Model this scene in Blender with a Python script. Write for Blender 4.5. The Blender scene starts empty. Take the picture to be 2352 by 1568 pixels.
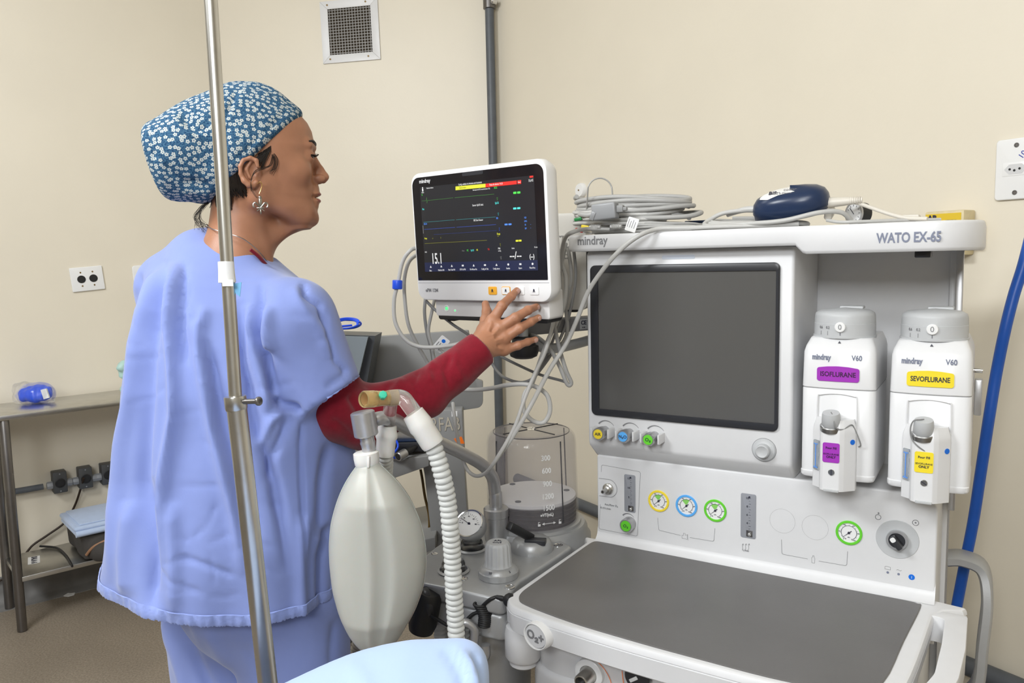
import bpy, bmesh, math, random
import numpy as np
from mathutils import Vector, Matrix

# ------------------------------------------------------------------ camera, world, lights, exposure
scn = bpy.context.scene
COL = scn.collection
F_PX, CAM_H = 1780.0, 1.38
PITCH, ROLL = math.atan(183 / F_PX), math.radians(1.25)
_f = np.array([0, math.cos(PITCH), -math.sin(PITCH)])
_r0 = np.array([1., 0, 0]); _u0 = np.cross(_r0, _f)
_c, _s = math.cos(ROLL), math.sin(ROLL)
CR, CU, CF = _c * _r0 - _s * _u0, _s * _r0 + _c * _u0, _f
CC = np.array([0, 0, CAM_H])
cd = bpy.data.cameras.new('camera'); cam = bpy.data.objects.new('camera', cd); COL.objects.link(cam)
cd.sensor_width = 36; cd.lens = 36 * F_PX / 2352; cd.clip_start = 0.02
mw = Matrix.Identity(4)
for i in range(3):
    mw[i][0], mw[i][1], mw[i][2], mw[i][3] = CR[i], CU[i], -CF[i], CC[i]
cam.matrix_world = mw
scn.camera = cam
world = bpy.data.worlds.new('world'); scn.world = world; world.use_nodes = True
world.node_tree.nodes['Background'].inputs[0].default_value = (1, 0.98, 0.95, 1)
world.node_tree.nodes['Background'].inputs[1].default_value = 0.25
scn.view_settings.view_transform = 'Standard'; scn.view_settings.look = 'None'
scn.view_settings.gamma = 1; scn.view_settings.use_curve_mapping = False
scn.view_settings.exposure = 0.0
def area(name, loc, target, sx, sy, power, color=(1, 1, 1)):
    l = bpy.data.lights.new(name, 'AREA'); l.shape = 'RECTANGLE'; l.size = sx; l.size_y = sy
    l.energy = power; l.color = color
    o = bpy.data.objects.new(name, l); COL.objects.link(o); o.location = loc
    d = Vector(target) - Vector(loc); o.rotation_euler = d.to_track_quat('-Z', 'Y').to_euler()
    return o
LC = (0.95, 0.98, 1.0)
area('ceiling_or_fill_light', (-1.9, 0.3, 2.9), (-0.9, 1.8, 0.9), 1.0, 0.5, 72, LC)
area('ceiling_or_fill_light', (-0.75, -1.5, 2.35), (0.35, 1.4, 0.95), 0.9, 0.6, 42, LC)  # added front fill behind the viewer to brighten the machine, no ceiling lamp
area('ceiling_or_fill_light', (-0.3, -0.8, 2.9), (0.0, 1.2, 0.9), 1.2, 0.6, 26, LC)
area('ceiling_or_fill_light', (-1.2, 2.0, 2.92), (-1.2, 2.2, 0), 1.0, 0.5, 8, LC)
area('ceiling_or_fill_light', (0.6, -2.2, 2.9), (0.4, 0, 0.9), 1.2, 0.6, 16, LC)

# ------------------------------------------------------------------ turning image readings into places
def ray(px, py): return (px - 1176) / F_PX * CR - (py - 784) / F_PX * CU + CF
def P(px, py, Y):
    d = ray(px, py); return Vector(CC + d * (Y / d[1]))
def PZ(px, py, z):
    d = ray(px, py); return Vector(CC + d * ((z - CAM_H) / d[2]))
def PL(px, py, p0, n):
    d = ray(px, py); n = np.array(n, float)
    return Vector(CC + d * (np.dot(np.array(p0, float) - CC, n) / np.dot(d, n)))
R = math.radians
def V(*a): return Vector(a)

# ------------------------------------------------------------------ materials
MATS = {}
def mat(name, col, rough=0.5, metal=0.0, spec=0.5, var=0.0, vscale=40, bump=0.0, bscale=300, trans=0.0, alpha=1.0, ior=1.45,
        emit=None, estr=0.0, sheen=0.0, sss=0.0, coat=0.0):
    m = bpy.data.materials.new(name); m.use_nodes = True
    nt = m.node_tree; b = nt.nodes['Principled BSDF']
    def S(k, v):
        if k in b.inputs: b.inputs[k].default_value = v
    S('Base Color', (*col, 1)); S('Roughness', rough); S('Metallic', metal); S('Specular IOR Level', spec)
    S('Transmission Weight', trans); S('Alpha', alpha); S('IOR', ior); S('Sheen Weight', sheen)
    S('Subsurface Weight', sss); S('Coat Weight', coat)
    if sss: S('Subsurface Radius', (1.0, 0.35, 0.2)); S('Subsurface Scale', 0.006)
    if emit: S('Emission Color', (*emit, 1)); S('Emission Strength', estr)
    tc = nt.nodes.new('ShaderNodeTexCoord')
    if var > 0:
        n = nt.nodes.new('ShaderNodeTexNoise'); n.inputs['Scale'].default_value = vscale; n.inputs['Detail'].default_value = 5
        r = nt.nodes.new('ShaderNodeValToRGB')
        r.color_ramp.elements[0].position = 0.3; r.color_ramp.elements[1].position = 0.7
        r.color_ramp.elements[0].color = (*[max(0, c * (1 - var)) for c in col], 1)
        r.color_ramp.elements[1].color = (*[min(1, c * (1 + var)) for c in col], 1)
        nt.links.new(tc.outputs['Object'], n.inputs['Vector']); nt.links.new(n.outputs[0], r.inputs[0])
        nt.links.new(r.outputs[0], b.inputs['Base Color'])
    if bump > 0:
        n = nt.nodes.new('ShaderNodeTexNoise'); n.inputs['Scale'].default_value = bscale; n.inputs['Detail'].default_value = 3
        bp = nt.nodes.new('ShaderNodeBump'); bp.inputs['Strength'].default_value = bump; bp.inputs['Distance'].default_value = 0.002
        nt.links.new(tc.outputs['Object'], n.inputs['Vector']); nt.links.new(n.outputs[0], bp.inputs['Height'])
        nt.links.new(bp.outputs[0], b.inputs['Normal'])
    MATS[name] = m
    return m
def srgb(r, g, b):
    f = lambda c: (c / 255 / 12.92) if c / 255 <= 0.04045 else ((c / 255 + 0.055) / 1.055) ** 2.4
    return (f(r), f(g), f(b))
mat('wall_paint', (0.75, 0.69, 0.575), 0.42, var=0.02, vscale=3, bump=0.12, bscale=90)
mat('ceiling_paint', (0.8, 0.78, 0.72), 0.8, var=0.02)
mat('cove_vinyl', (0.20, 0.195, 0.19), 0.5, var=0.15, vscale=12)
mat('white_plastic', (0.71, 0.71, 0.72), 0.38, var=0.01, bump=0.03, bscale=900)
mat('white_gloss', (0.82, 0.82, 0.82), 0.22)
mat('seam', (0.30, 0.30, 0.31), 0.6)
mat('print_grey', (0.22, 0.22, 0.23), 0.5)
mat('print_blue_grey', (0.20, 0.22, 0.30), 0.4)
mat('print_dark', (0.03, 0.03, 0.05), 0.5)
mat('print_white', (0.8, 0.8, 0.8), 0.5)
mat('grey_mat', (0.135, 0.13, 0.128), 0.42, var=0.06, vscale=8, bump=0.1, bscale=700)
mat('grey_knob', (0.50, 0.51, 0.52), 0.42, var=0.02)
mat('grey_enamel', (0.30, 0.30, 0.30), 0.5, var=0.03, bump=0.08, bscale=400)
mat('silver_paint', (0.42, 0.425, 0.43), 0.38, metal=0.35, var=0.03, bump=0.06, bscale=500)
mat('satin_aluminium', (0.50, 0.50, 0.51), 0.36, metal=0.75, var=0.03, vscale=60)
mat('chrome', (0.72, 0.72, 0.72), 0.15, metal=1.0)
mat('steel', (0.55, 0.54, 0.51), 0.30, metal=1.0, var=0.08, vscale=20)
mat('dark_steel', (0.20, 0.19, 0.185), 0.35, metal=0.9, var=0.1, vscale=15)
mat('black_rubber', (0.015, 0.015, 0.016), 0.45)
mat('bezel_black', (0.012, 0.012, 0.015), 0.2)
mat('bezel_dark', (0.03, 0.031, 0.036), 0.32)
mat('off_screen', (0.095, 0.093, 0.09), 0.22, spec=0.6, bump=0.02, bscale=1500)
mat('cable_grey', (0.37, 0.365, 0.355), 0.38, var=0.03)
mat('cable_light', (0.50, 0.495, 0.48), 0.36, var=0.03)
mat('cable_dark', (0.24, 0.24, 0.24), 0.4, var=0.03)
mat('yellow', srgb(240, 217, 51), 0.4)
mat('ring_yellow', srgb(243, 217, 62), 0.4)
mat('ring_blue', srgb(92, 172, 240), 0.4)
mat('ring_green', srgb(102, 205, 52), 0.4)
mat('gauge_green', srgb(135, 205, 100), 0.5)
mat('blue_print', srgb(20, 110, 215), 0.4)
mat('purple', srgb(160, 55, 180), 0.4)
mat('amber', srgb(245, 165, 40), 0.4)
mat('orange', srgb(245, 120, 30), 0.4)
mat('flow_glass', (0.30, 0.31, 0.34), 0.15, spec=0.6)
mat('conduit_grey', (0.095, 0.105, 0.12), 0.45, var=0.08, vscale=30)
mat('navy_plastic', (0.015, 0.03, 0.075), 0.28)
mat('hose_blue', (0.01, 0.085, 0.42), 0.38, var=0.04)
mat('cord_blue', (0.02, 0.09, 0.75), 0.35)

# ------------------------------------------------------------------ mesh builder
class MB:
    """collects shapes; build() links them as one mesh object"""
    def __init__(s): s.v = []; s.f = []; s.m = []; s.mats = []; s.cur = 0; s.T = None
    def use(s, name):
        if name not in s.mats: s.mats.append(name)
        s.cur = s.mats.index(name); return s
    def xf(s, M): s.T = M; return s
    def add(s, vs, fs):
        n = len(s.v)
        for p in vs:
            p = Vector(p)
            s.v.append(tuple(s.T @ p) if s.T is not None else tuple(p))
        for f in fs: s.f.append(tuple(i + n for i in f)); s.m.append(s.cur)
        return s
    def bm(s, b):
        b.verts.ensure_lookup_table(); b.verts.index_update()
        s.add([v.co.copy() for v in b.verts], [[v.index for v in f.verts] for f in b.faces]); b.free(); return s
    def box(s, lo, hi, r=0.0, seg=2, M=None):
        b = bmesh.new(); bmesh.ops.create_cube(b, size=1)
        lo, hi = Vector(lo), Vector(hi); c = (lo + hi) / 2; d = hi - lo
        for v in b.verts: v.co = Vector((v.co.x * d.x, v.co.y * d.y, v.co.z * d.z)) + c
        if r > 0: bmesh.ops.bevel(b, geom=b.edges[:], offset=min(r, 0.49 * min(d)), segments=seg, profile=0.5, affect='EDGES')
        if M is not None: bmesh.ops.transform(b, matrix=M, verts=b.verts)
        return s.bm(b)
    def prism(s, poly, z0, z1, r=0.0, seg=2, M=None):
        b = bmesh.new()
        lo = [b.verts.new((x, y, z0)) for x, y in poly]; hi = [b.verts.new((x, y, z1)) for x, y in poly]
        n = len(poly); b.faces.new(lo[::-1]); b.faces.new(hi)
        for i in range(n): b.faces.new((lo[i], lo[(i + 1) % n], hi[(i + 1) % n], hi[i]))
        bmesh.ops.recalc_face_normals(b, faces=b.faces)
        if r > 0:
            b.edges.ensure_lookup_table()
            e = [e for e in b.edges if abs(e.verts[0].co.z - e.verts[1].co.z) < 1e-9]
            bmesh.ops.bevel(b, geom=e, offset=r, segments=seg, profile=0.5, affect='EDGES', clamp_overlap=True)
        if M is not None: bmesh.ops.transform(b, matrix=M, verts=b.verts)
        return s.bm(b)
    def loft(s, rings, caps=True, closed=True):
        n = len(rings[0]); vs = [p for r in rings for p in r]; fs = []
        for k in range(len(rings) - 1):
            for i in range(n if closed else n - 1):
                j = (i + 1) % n
                fs.append((k * n + i, k * n + j, (k + 1) * n + j, (k + 1) * n + i))
        if caps: fs.append(tuple(range(n))[::-1]); fs.append(tuple((len(rings) - 1) * n + i for i in range(n)))
        return s.add(vs, fs)
    def lathe(s, prof, c=(0, 0, 0), axis=(0, 0, 1), n=32, caps=True):
        """prof = [(radius, height)] along axis from c"""
        a = Vector(axis).normalized(); q = Vector((0, 0, 1)).rotation_difference(a); c = Vector(c)
        rings = [[c + q @ Vector((r * math.cos(2 * math.pi * i / n), r * math.sin(2 * math.pi * i / n), h)) for i in range(n)] for r, h in prof]
        return s.loft(rings, caps)
    def cyl(s, p0, p1, r, n=24, bev=0.0):
        p0, p1 = Vector(p0), Vector(p1); L = (p1 - p0).length
        pr = [(r, 0), (r, L)] if bev <= 0 else [(r - bev, 0), (r - bev * .3, bev * .3), (r, bev), (r, L - bev), (r - bev * .3, L - bev * .3), (r - bev, L)]
        return s.lathe(pr, p0, p1 - p0, n)
    def tube(s, pts, r, n=10, sub=6, caps=True, smooth=True, rfun=None):
        pts = [Vector(p) for p in pts]
        if smooth and len(pts) > 2: pts = spline(pts, sub)
        N = len(pts); rings = []
        t = (pts[1] - pts[0]).normalized(); up = Vector((0, 0, 1)) if abs(t.z) < 0.9 else Vector((1, 0, 0))
        nx = t.cross(up).normalized()
        for i in range(N):
            t = (pts[min(i + 1, N - 1)] - pts[max(i - 1, 0)])
            if t.length < 1e-9: t = Vector((0, 0, 1))
            t.normalize(); nx = (nx - t * nx.dot(t)).normalized(); ny = t.cross(nx)
            rr = r if rfun is None else rfun(i / (N - 1))
            rings.append([pts[i] + nx * (rr * math.cos(2 * math.pi * k / n)) + ny * (rr * math.sin(2 * math.pi * k / n)) for k in range(n)])
        return s.loft(rings, caps)
    def sphere(s, c, r, n=20, m=12, sc=(1, 1, 1)):
        c = Vector(c); rings = []
        for j in range(1, m):
            ph = math.pi * j / m
            rings.append([c + Vector((r * sc[0] * math.sin(ph) * math.cos(2 * math.pi * i / n), r * sc[1] * math.sin(ph) * math.sin(2 * math.pi * i / n), -r * sc[2] * math.cos(ph))) for i in range(n)])
        return s.loft(rings, True)
    def quad(s, a, b, c, d): return s.add([a, b, c, d], [(0, 1, 2, 3)])
    def build(s, name, m=None, parent=None, origin=None, angle=38, smooth=True, recalc=True):
        me = bpy.data.meshes.new(name)
        o = Vector(origin) if origin is not None else Vector((0, 0, 0))
        me.from_pydata([tuple(Vector(p) - o) for p in s.v], [], s.f); me.update()
        if m: me.materials.append(MATS[m])
        else:
            for k in s.mats: me.materials.append(MATS[k])
            me.polygons.foreach_set('material_index', s.m)
        if recalc:
            b = bmesh.new(); b.from_mesh(me); bmesh.ops.recalc_face_normals(b, faces=b.faces); b.to_mesh(me); b.free()
        if smooth:
            me.polygons.foreach_set('use_smooth', [len(p.vertices) < 13 for p in me.polygons]); me.set_sharp_from_angle(angle=R(angle))
        ob = bpy.data.objects.new(name, me); COL.objects.link(ob); ob.location = o
        if parent is not None: ob.parent = parent
        return ob
def spline(pts, sub=6):
    out = []; n = len(pts)
    for i in range(n - 1):
        p0 = pts[max(i - 1, 0)]; p1 = pts[i]; p2 = pts[i + 1]; p3 = pts[min(i + 2, n - 1)]
        for k in range(sub):
            t = k / sub; t2 = t * t; t3 = t2 * t
            out.append(0.5 * ((2 * p1) + (p2 - p0) * t + (2 * p0 - 5 * p1 + 4 * p2 - p3) * t2 + (3 * p1 - p0 - 3 * p2 + p3) * t3))
    out.append(pts[-1].copy()); return out
def roundpoly(pts, rad, seg=6):
    """polygon with rounded corners; rad number or list"""
    n = len(pts); out = []
    for i in range(n):
        p = Vector(pts[i]).to_2d(); a = Vector(pts[i - 1]).to_2d(); b = Vector(pts[(i + 1) % n]).to_2d()
        r = rad[i] if isinstance(rad, (list, tuple)) else rad
        if r <= 0: out.append((p.x, p.y)); continue
        da = (a - p).normalized(); db = (b - p).normalized(); ang = da.angle(db)
        d = min(r / math.tan(ang / 2), 0.48 * (a - p).length, 0.48 * (b - p).length); r2 = d * math.tan(ang / 2)
        c = p + (da + db).normalized() * (r2 / math.sin(ang / 2))
        s0 = p + da * d - c; s1 = p + db * d - c; a0 = math.atan2(s0.y, s0.x); a1 = math.atan2(s1.y, s1.x)
        dd = (a1 - a0 + math.pi) % (2 * math.pi) - math.pi
        for k in range(seg + 1):
            t = a0 + dd * k / seg; out.append((c.x + r2 * math.cos(t), c.y + r2 * math.sin(t)))
    return out
def rrect(x0, y0, x1, y1, r, seg=6): return roundpoly([(x0, y0), (x1, y0), (x1, y1), (x0, y1)], r, seg)
def basis(o, x, y):
    x = Vector(x).normalized(); y = Vector(y); y = (y - x * y.dot(x)).normalized(); z = x.cross(y)
    M = Matrix.Identity(4)
    for i in range(3): M[i][0], M[i][1], M[i][2], M[i][3] = x[i], y[i], z[i], o[i]
    return M
def tag(o, label=None, cat=None, group=None, kind=None):
    if label: o['label'] = label
    if cat: o['category'] = cat
    if group: o['group'] = group
    if kind: o['kind'] = kind
    return o
def empty(name, M=None, loc=None, label=None, cat=None, group=None):
    e = bpy.data.objects.new(name, None); COL.objects.link(e); e.empty_display_size = 0.05
    if M is not None: e.matrix_world = M
    if loc is not None: e.location = loc
    return tag(e, label, cat, group)
def text(body, size, M, m, parent=None, name='lettering', ext=0.0004, align='CENTER', sx=1.0, bold=0.0, fit=None, bow=None):
    """flat lettering, x along the line, z out of the surface"""
    cu = bpy.data.curves.new(name, 'FONT'); cu.body = body; cu.size = size; cu.extrude = ext; cu.offset = bold
    cu.align_x = align; cu.align_y = 'CENTER'; cu.resolution_u = 3
    t = bpy.data.objects.new(name + '_tmp', cu); COL.objects.link(t)
    me = bpy.data.meshes.new_from_object(t.evaluated_get(bpy.context.evaluated_depsgraph_get()))
    bpy.data.objects.remove(t); bpy.data.curves.remove(cu)
    me.name = name
    if fit and len(me.vertices):
        xs = [v.co.x for v in me.vertices]; sx = fit / (max(xs) - min(xs))
    me.transform(M @ Matrix.Diagonal((sx, 1, 1, 1)))
    if bow:
        for v in me.vertices: v.co.y += bow(v.co.x)
    me.materials.clear(); me.materials.append(MATS[m])
    ob = bpy.data.objects.new(name, me); COL.objects.link(ob)
    if parent is not None: ob.parent = parent
    return ob
def join_texts(obs, name, parent):
    """several lettering meshes into one part"""
    mb = MB()
    for o in obs:
        mb.use(o.data.materials[0].name)
        mb.add([v.co.copy() for v in o.data.vertices], [tuple(p.vertices) for p in o.data.polygons])
        bpy.data.objects.remove(o)
    return mb.build(name, None, parent, smooth=False, recalc=False)
def copy_tree(o, parent=None):
    c = o.copy(); COL.objects.link(c)
    if parent is not None: c.parent = parent
    for ch in list(o.children): copy_tree(ch, c)
    return c
# ------------------------------------------------------------------ the room
DL = V(math.sin(R(51)), math.cos(R(51)), 0)          # along the left wall, away from the viewer
DR = V(math.sin(R(148)), math.cos(R(148)), 0)        # along the right wall, towards the viewer
L0 = PZ(63, 1371, 0)
def meet(px, p0, d):                                 # where the sight line of column px meets a vertical plane
    n = V(d.y, -d.x, 0); q = PL(px, 620, p0, n); return V(q.x, q.y, 0)
CA = meet(530, L0, DL)
DM = V(math.sin(R(99)), math.cos(R(99)), 0)
CB = meet(1151, CA, DM)
WL_END = CA - DL * 4.6; WR_END = CB + DR * 5.6
BK = WL_END + DR * 4.8
HT = 3.0
def wall(name, a, b, t=0.12):
    d = (b - a); L = d.length; M = basis(a, d, V(0, 0, 1).cross(d))
    # local x along wall, local y outward (left of a->b is inside the room) , local z up
    mb = MB(); mb.xf(M).box((-0.0, 0, -0.05), (L, t, HT + 0.05)); o = mb.build(name, 'wall_paint'); tag(o, kind='structure'); return o
def outward(a, b, c):                                # order ends so that +y of basis points out
    d = b - a; y = V(0, 0, 1).cross(d); return (a, b) if (c - a).dot(y) < 0 else (b, a)
CEN = V(0, 0.5, 0)
wall('wall_left', *outward(WL_END, CA, CEN)); wall('wall_back', *outward(CA, CB, CEN)); wall('wall_right', *outward(CB, WR_END, CEN))
wall('wall_rear', *outward(WR_END, BK, CEN)); wall('wall_side', *outward(BK, WL_END, CEN))
poly = [WL_END, CA, CB, WR_END, BK]
mb = MB(); mb.prism([(p.x * 1.03, p.y * 1.03) for p in poly], -0.1, 0); fl = mb.build('floor', None); fl.data.materials.clear()
m = mat('floor_terrazzo', (0.27, 0.225, 0.175), 0.38)
nt = m.node_tree; b = nt.nodes['Principled BSDF']; tc = nt.nodes.new('ShaderNodeTexCoord')
n1 = nt.nodes.new('ShaderNodeTexNoise'); n1.inputs['Scale'].default_value = 160; n1.inputs['Detail'].default_value = 6
r1 = nt.nodes.new('ShaderNodeValToRGB'); r1.color_ramp.elements[0].position = 0.32; r1.color_ramp.elements[1].position = 0.68
r1.color_ramp.elements[0].color = (0.19, 0.155, 0.12, 1); r1.color_ramp.elements[1].color = (0.33, 0.28, 0.22, 1)
n2 = nt.nodes.new('ShaderNodeTexNoise'); n2.inputs['Scale'].default_value = 2.2
mx = nt.nodes.new('ShaderNodeMix'); mx.data_type = 'RGBA'; mx.blend_type = 'MULTIPLY'; mx.inputs[0].default_value = 0.5
r2 = nt.nodes.new('ShaderNodeValToRGB'); r2.color_ramp.elements[0].color = (0.7, 0.7, 0.7, 1); r2.color_ramp.elements[0].position = .35; r2.color_ramp.elements[1].position = .65
for a_, b_ in ((tc.outputs['Object'], n1.inputs['Vector']), (tc.outputs['Object'], n2.inputs['Vector']), (n1.outputs[0], r1.inputs[0]), (n2.outputs[0], r2.inputs[0]),
               (r1.outputs[0], mx.inputs[6]), (r2.outputs[0], mx.inputs[7]), (mx.outputs[2], b.inputs['Base Color'])): nt.links.new(a_, b_)
fl.data.materials.append(m); tag(fl, kind='structure')
mb = MB(); mb.prism([(p.x * 1.03, p.y * 1.03) for p in poly], HT, HT + 0.1); tag(mb.build('ceiling', 'ceiling_paint'), kind='structure')
def cove(name, a, b):
    a, b = outward(a, b, CEN); d = (b - a); L = d.length; M = basis(a, d, V(0, 0, 1).cross(d))
    prof = [(0, 0.115), (-0.004, 0.115), (-0.0055, 0.112), (-0.006, 0.05), (-0.010, 0.028), (-0.02, 0.012), (-0.034, 0.004), (-0.10, 0.0025), (-0.10, 0), (0, 0)]
    mb = MB(); mb.xf(M).loft([[V(x, y, z) for y, z in prof] for x in (0, L)]); tag(mb.build(name, 'cove_vinyl'), kind='structure')
cove('baseboard_left', WL_END, CA); cove('baseboard_back', CA, CB); cove('baseboard_right', CB, WR_END)

WLn = V(DL.y, -DL.x, 0)      # into the room from the left wall
WMn = V(DM.y, -DM.x, 0); WRn = V(DR.y, -DR.x, 0)
for nn in (WLn, WMn, WRn):
    if nn.y > 0: nn.negate()
ZUP = V(0, 0, 1)
def on_left(px, py, off=0.0): return PL(px, py, CA + WLn * off, WLn)
def on_back(px, py, off=0.0): return PL(px, py, CA + WMn * off, WMn)
def on_right(px, py, off=0.0): return PL(px, py, CB + WRn * off, WRn)
def wallM(p, n): return basis(p, ZUP.cross(n), ZUP)     # x to the viewer's right, y up, z out of the wall

# ------------------------------------------------------------------ fittings on the walls
# air vent on the back wall
c = on_back(805, 71); M = wallM(c, WMn); S = 0.136
Mv = Matrix.Rotation(R(1.0), 4, 'Z'); MM = M @ Mv
vent = empty('air_vent', MM, label='square white framed air vent with dark mesh grille high on the wall', cat='vent')
S = 0.138; Si = 0.102
mb = MB()
for k in range(4):
    Mr = Matrix.Rotation(math.pi / 2 * k, 4, 'Z')
    mb.prism([(-S, -S), (S, -S), (Si, -Si), (-Si, -Si)], 0, 0.008, r=0.0015, M=Mr)
mb.build('frame', 'white_plastic', vent)
mb = MB()
for i in range(15):
    x = -Si + 2 * Si * (i + 0.5) / 15; mb.box((x - 0.0016, -Si, 0.001), (x + 0.0016, Si, 0.004))
for i in range(16):
    y = -Si + 2 * Si * (i + 0.5) / 16; mb.box((-Si, y - 0.0016, 0.001), (Si, y + 0.0016, 0.0042))
mat('grille_grey', (0.22, 0.21, 0.20), 0.5, metal=0.5); mat('duct_dark', (0.03, 0.02, 0.008), 0.8); mat('screw_brown', (0.22, 0.14, 0.05), 0.4, metal=0.6)
mb.build('grille', 'grille_grey', vent)
MB().box((-Si, -Si, 0.0), (Si, Si, 0.0006)).build('duct_opening', 'duct_dark', vent)
for sx, sy in ((-0.9, 0.87), (0.72, 0.87), (-0.9, -0.87), (0.72, -0.87)):
    MB().lathe([(0.004, 0.0075), (0.004, 0.0095), (0.002, 0.0102)], (sx * S * 0.82, sy * S, 0)).build('screw', 'screw_brown', vent)

# outlet plates on the left wall
def plate(name, M, w, h, label, cat, t=0.009, r=0.008):
    e = empty(name, M, label=label, cat=cat)
    MB().prism(rrect(-w / 2, -h / 2, w / 2, h / 2, r), 0, t, r=0.003, seg=3).build('plate', 'white_gloss', e)
    return e
c = on_left(200, 640); M = wallM(c, WLn) @ Matrix.Rotation(R(4.5), 4, 'Z')
e = plate('wall_outlet', M, 0.128, 0.104, 'white double outlet plate with two round black sockets on left wall', 'outlet', r=0.004)
for sx in (-1, 1):
    q = MB(); x = sx * 0.0235 - 0.0
    q.lathe([(0.0165, 0.008), (0.0165, 0.0102), (0.0145, 0.0104), (0.0145, 0.0092), (0.002, 0.0092)], (x, 0, 0)); q.build('socket', 'black_rubber', e)
    for dy in (0.029, -0.029): MB().lathe([(0.0035, 0.008), (0.0035, 0.0098), (0.001, 0.0102)], (x, dy, 0)).build('screw', 'screw_brown', e)
c = on_left(352, 640); M = wallM(c, WLn) @ Matrix.Rotation(R(3), 4, 'Z')
e = plate('blank_wall_plate', M, 0.17, 0.13, 'blank white wall plate half hidden behind the blue scrub shoulder', 'wall plate', r=0.012)
# outlet plate on the right wall
c = on_right(2337, 388); M = wallM(c, WRn)
e = plate('wall_outlet', M, 0.085, 0.132, 'white outlet plate with three pin socket and handwritten mark, upper right', 'outlet', t=0.008, r=0.008)
q = MB(); q.box((-0.027, -0.0145, 0.0078), (0.0275, 0.0145, 0.0088), r=0.0006)
q.build('socket_insert', 'white_gloss', e)
hx = roundpoly([(-0.0235, 0), (-0.013, 0.0105), (0.013, 0.0105), (0.0235, 0), (0.013, -0.0105), (-0.013, -0.0105)], 0.003)
mat('socket_recess', (0.62, 0.62, 0.63), 0.4)
MB().prism(hx, 0.0087, 0.0093).build('socket_recess', 'socket_recess', e)
for x, y in ((-0.0095, 0), (0.0, -0.003), (0.0105, 0)): MB().lathe([(0.0026, 0.0092), (0.0026, 0.0097), (0.0005, 0.0097)], (x - 0.002, y, 0), n=14).build('pin_hole', 'black_rubber', e)
for y in (0.051, -0.051): MB().lathe([(0.0052, 0.0078), (0.0052, 0.0088), (0.0036, 0.0088), (0.003, 0.0082), (0.0005, 0.0082)], (0, y, 0), n=16).build('screw', 'dark_steel', e)
mat('ink_blue', (0.03, 0.05, 0.35), 0.5)
text('10 F', 0.017, Matrix.Translation((0.017, 0.034, 0.0082)) @ Matrix.Rotation(R(52), 4, 'Z'), 'ink_blue', e, 'handwriting')

# gas outlet box with yellow AR label on the right wall, behind the machine shelf
c = on_right(2203, 536); M = wallM(c, WRn)
mat('aged_cream', (0.66, 0.56, 0.34), 0.5, var=0.06, vscale=60); mat('label_yellow', (0.72, 0.50, 0.03), 0.45)
e = empty('gas_outlet', M, label='cream gas outlet box with yellow AR label behind the machine shelf', cat='gas outlet')
MB().box((-0.055, -0.05, 0), (0.036, 0.052, 0.05), r=0.004).build('box', 'aged_cream', e)
MB().box((-0.052, 0.012, 0.05), (0.03, 0.046, 0.0506)).build('label', 'label_yellow', e)
text('AR', 0.017, Matrix.Translation((-0.036, 0.036, 0.0506)), 'print_dark', e, bold=0.0012)
text('MEDICINAL', 0.005, Matrix.Translation((0.008, 0.029, 0.0506)), 'print_dark', e)
MB().box((0.038, -0.03, 0.0), (0.058, 0.028, 0.034), r=0.004).build('side_block', 'aged_cream', e)
# round white wall fitting seen between the cable coils
c = on_right(1338, 437); M = wallM(c, WRn)
e = empty('round_wall_fitting', M, label='small round white wall fitting behind the cable coil', cat='wall fitting')
q = MB(); q.lathe([(0.028, 0), (0.028, 0.012), (0.024, 0.018), (0.004, 0.019)], (0, 0, 0)); q.build('cap', 'white_gloss', e)
MB().lathe([(0.0032, 0.0185), (0.0032, 0.0205), (0.001, 0.021)], (0.0, 0, 0)).build('screw', 'screw_brown', e)

# vertical conduit in the corner
x0 = CB + (WMn + WRn).normalized() * 0.045
mb = MB(); ptop = V(x0.x, x0.y, 2.62); mb.cyl(V(x0.x, x0.y, 0.3), V(x0.x, x0.y, 2.66), 0.0195, n=20)
cv = empty('corner_conduit', loc=V(x0.x, x0.y, 0.3), label='dark grey vertical conduit pipe running up the wall corner', cat='conduit')
mb.xf(Matrix.Translation(-cv.location)); 
q = MB(); q.cyl((0, 0, 0), (0, 0, 2.36), 0.0195, n=20); q.build('pipe', 'conduit_grey', cv)
zc = P(1140, 10, x0.y).z - 0.3
q = MB(); q.lathe([(0.0195, -0.02), (0.027, -0.018), (0.027, 0.02), (0.0195, 0.022)], (0, 0, zc)); q.build('clamp', 'dark_steel', cv)
q = MB(); q.lathe([(0.011, 0), (0.011, 0.02), (0.006, 0.026)], V(0.03, -0.02, zc + 0.004), WRn); q.build('clamp_screw', 'chrome', cv)
# low conduit on the right wall
a = on_right(1325, 1150, 0.03); b = on_right(2345, 1590, 0.03); a.z = b.z = (a.z + b.z) / 2
d = (b - a).normalized(); a2 = a - d * 0.45; b2 = b + d * 0.6
e = empty('low_conduit', loc=a2, label='dark grey conduit pipe running low along the right wall', cat='conduit')
q = MB(); q.cyl((0, 0, 0), b2 - a2, 0.0225, n=18); q.build('pipe', 'conduit_grey', e)
for t in (0.35, 1.5, 2.4):
    q = MB(); q.cyl(d * t, d * (t + 0.018), 0.026, n=18); q.xf(None)
    p = d * (t + 0.009); q.cyl(p, p - WRn * 0.028, 0.006, n=10); q.build('clip', 'dark_steel', e)
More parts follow.
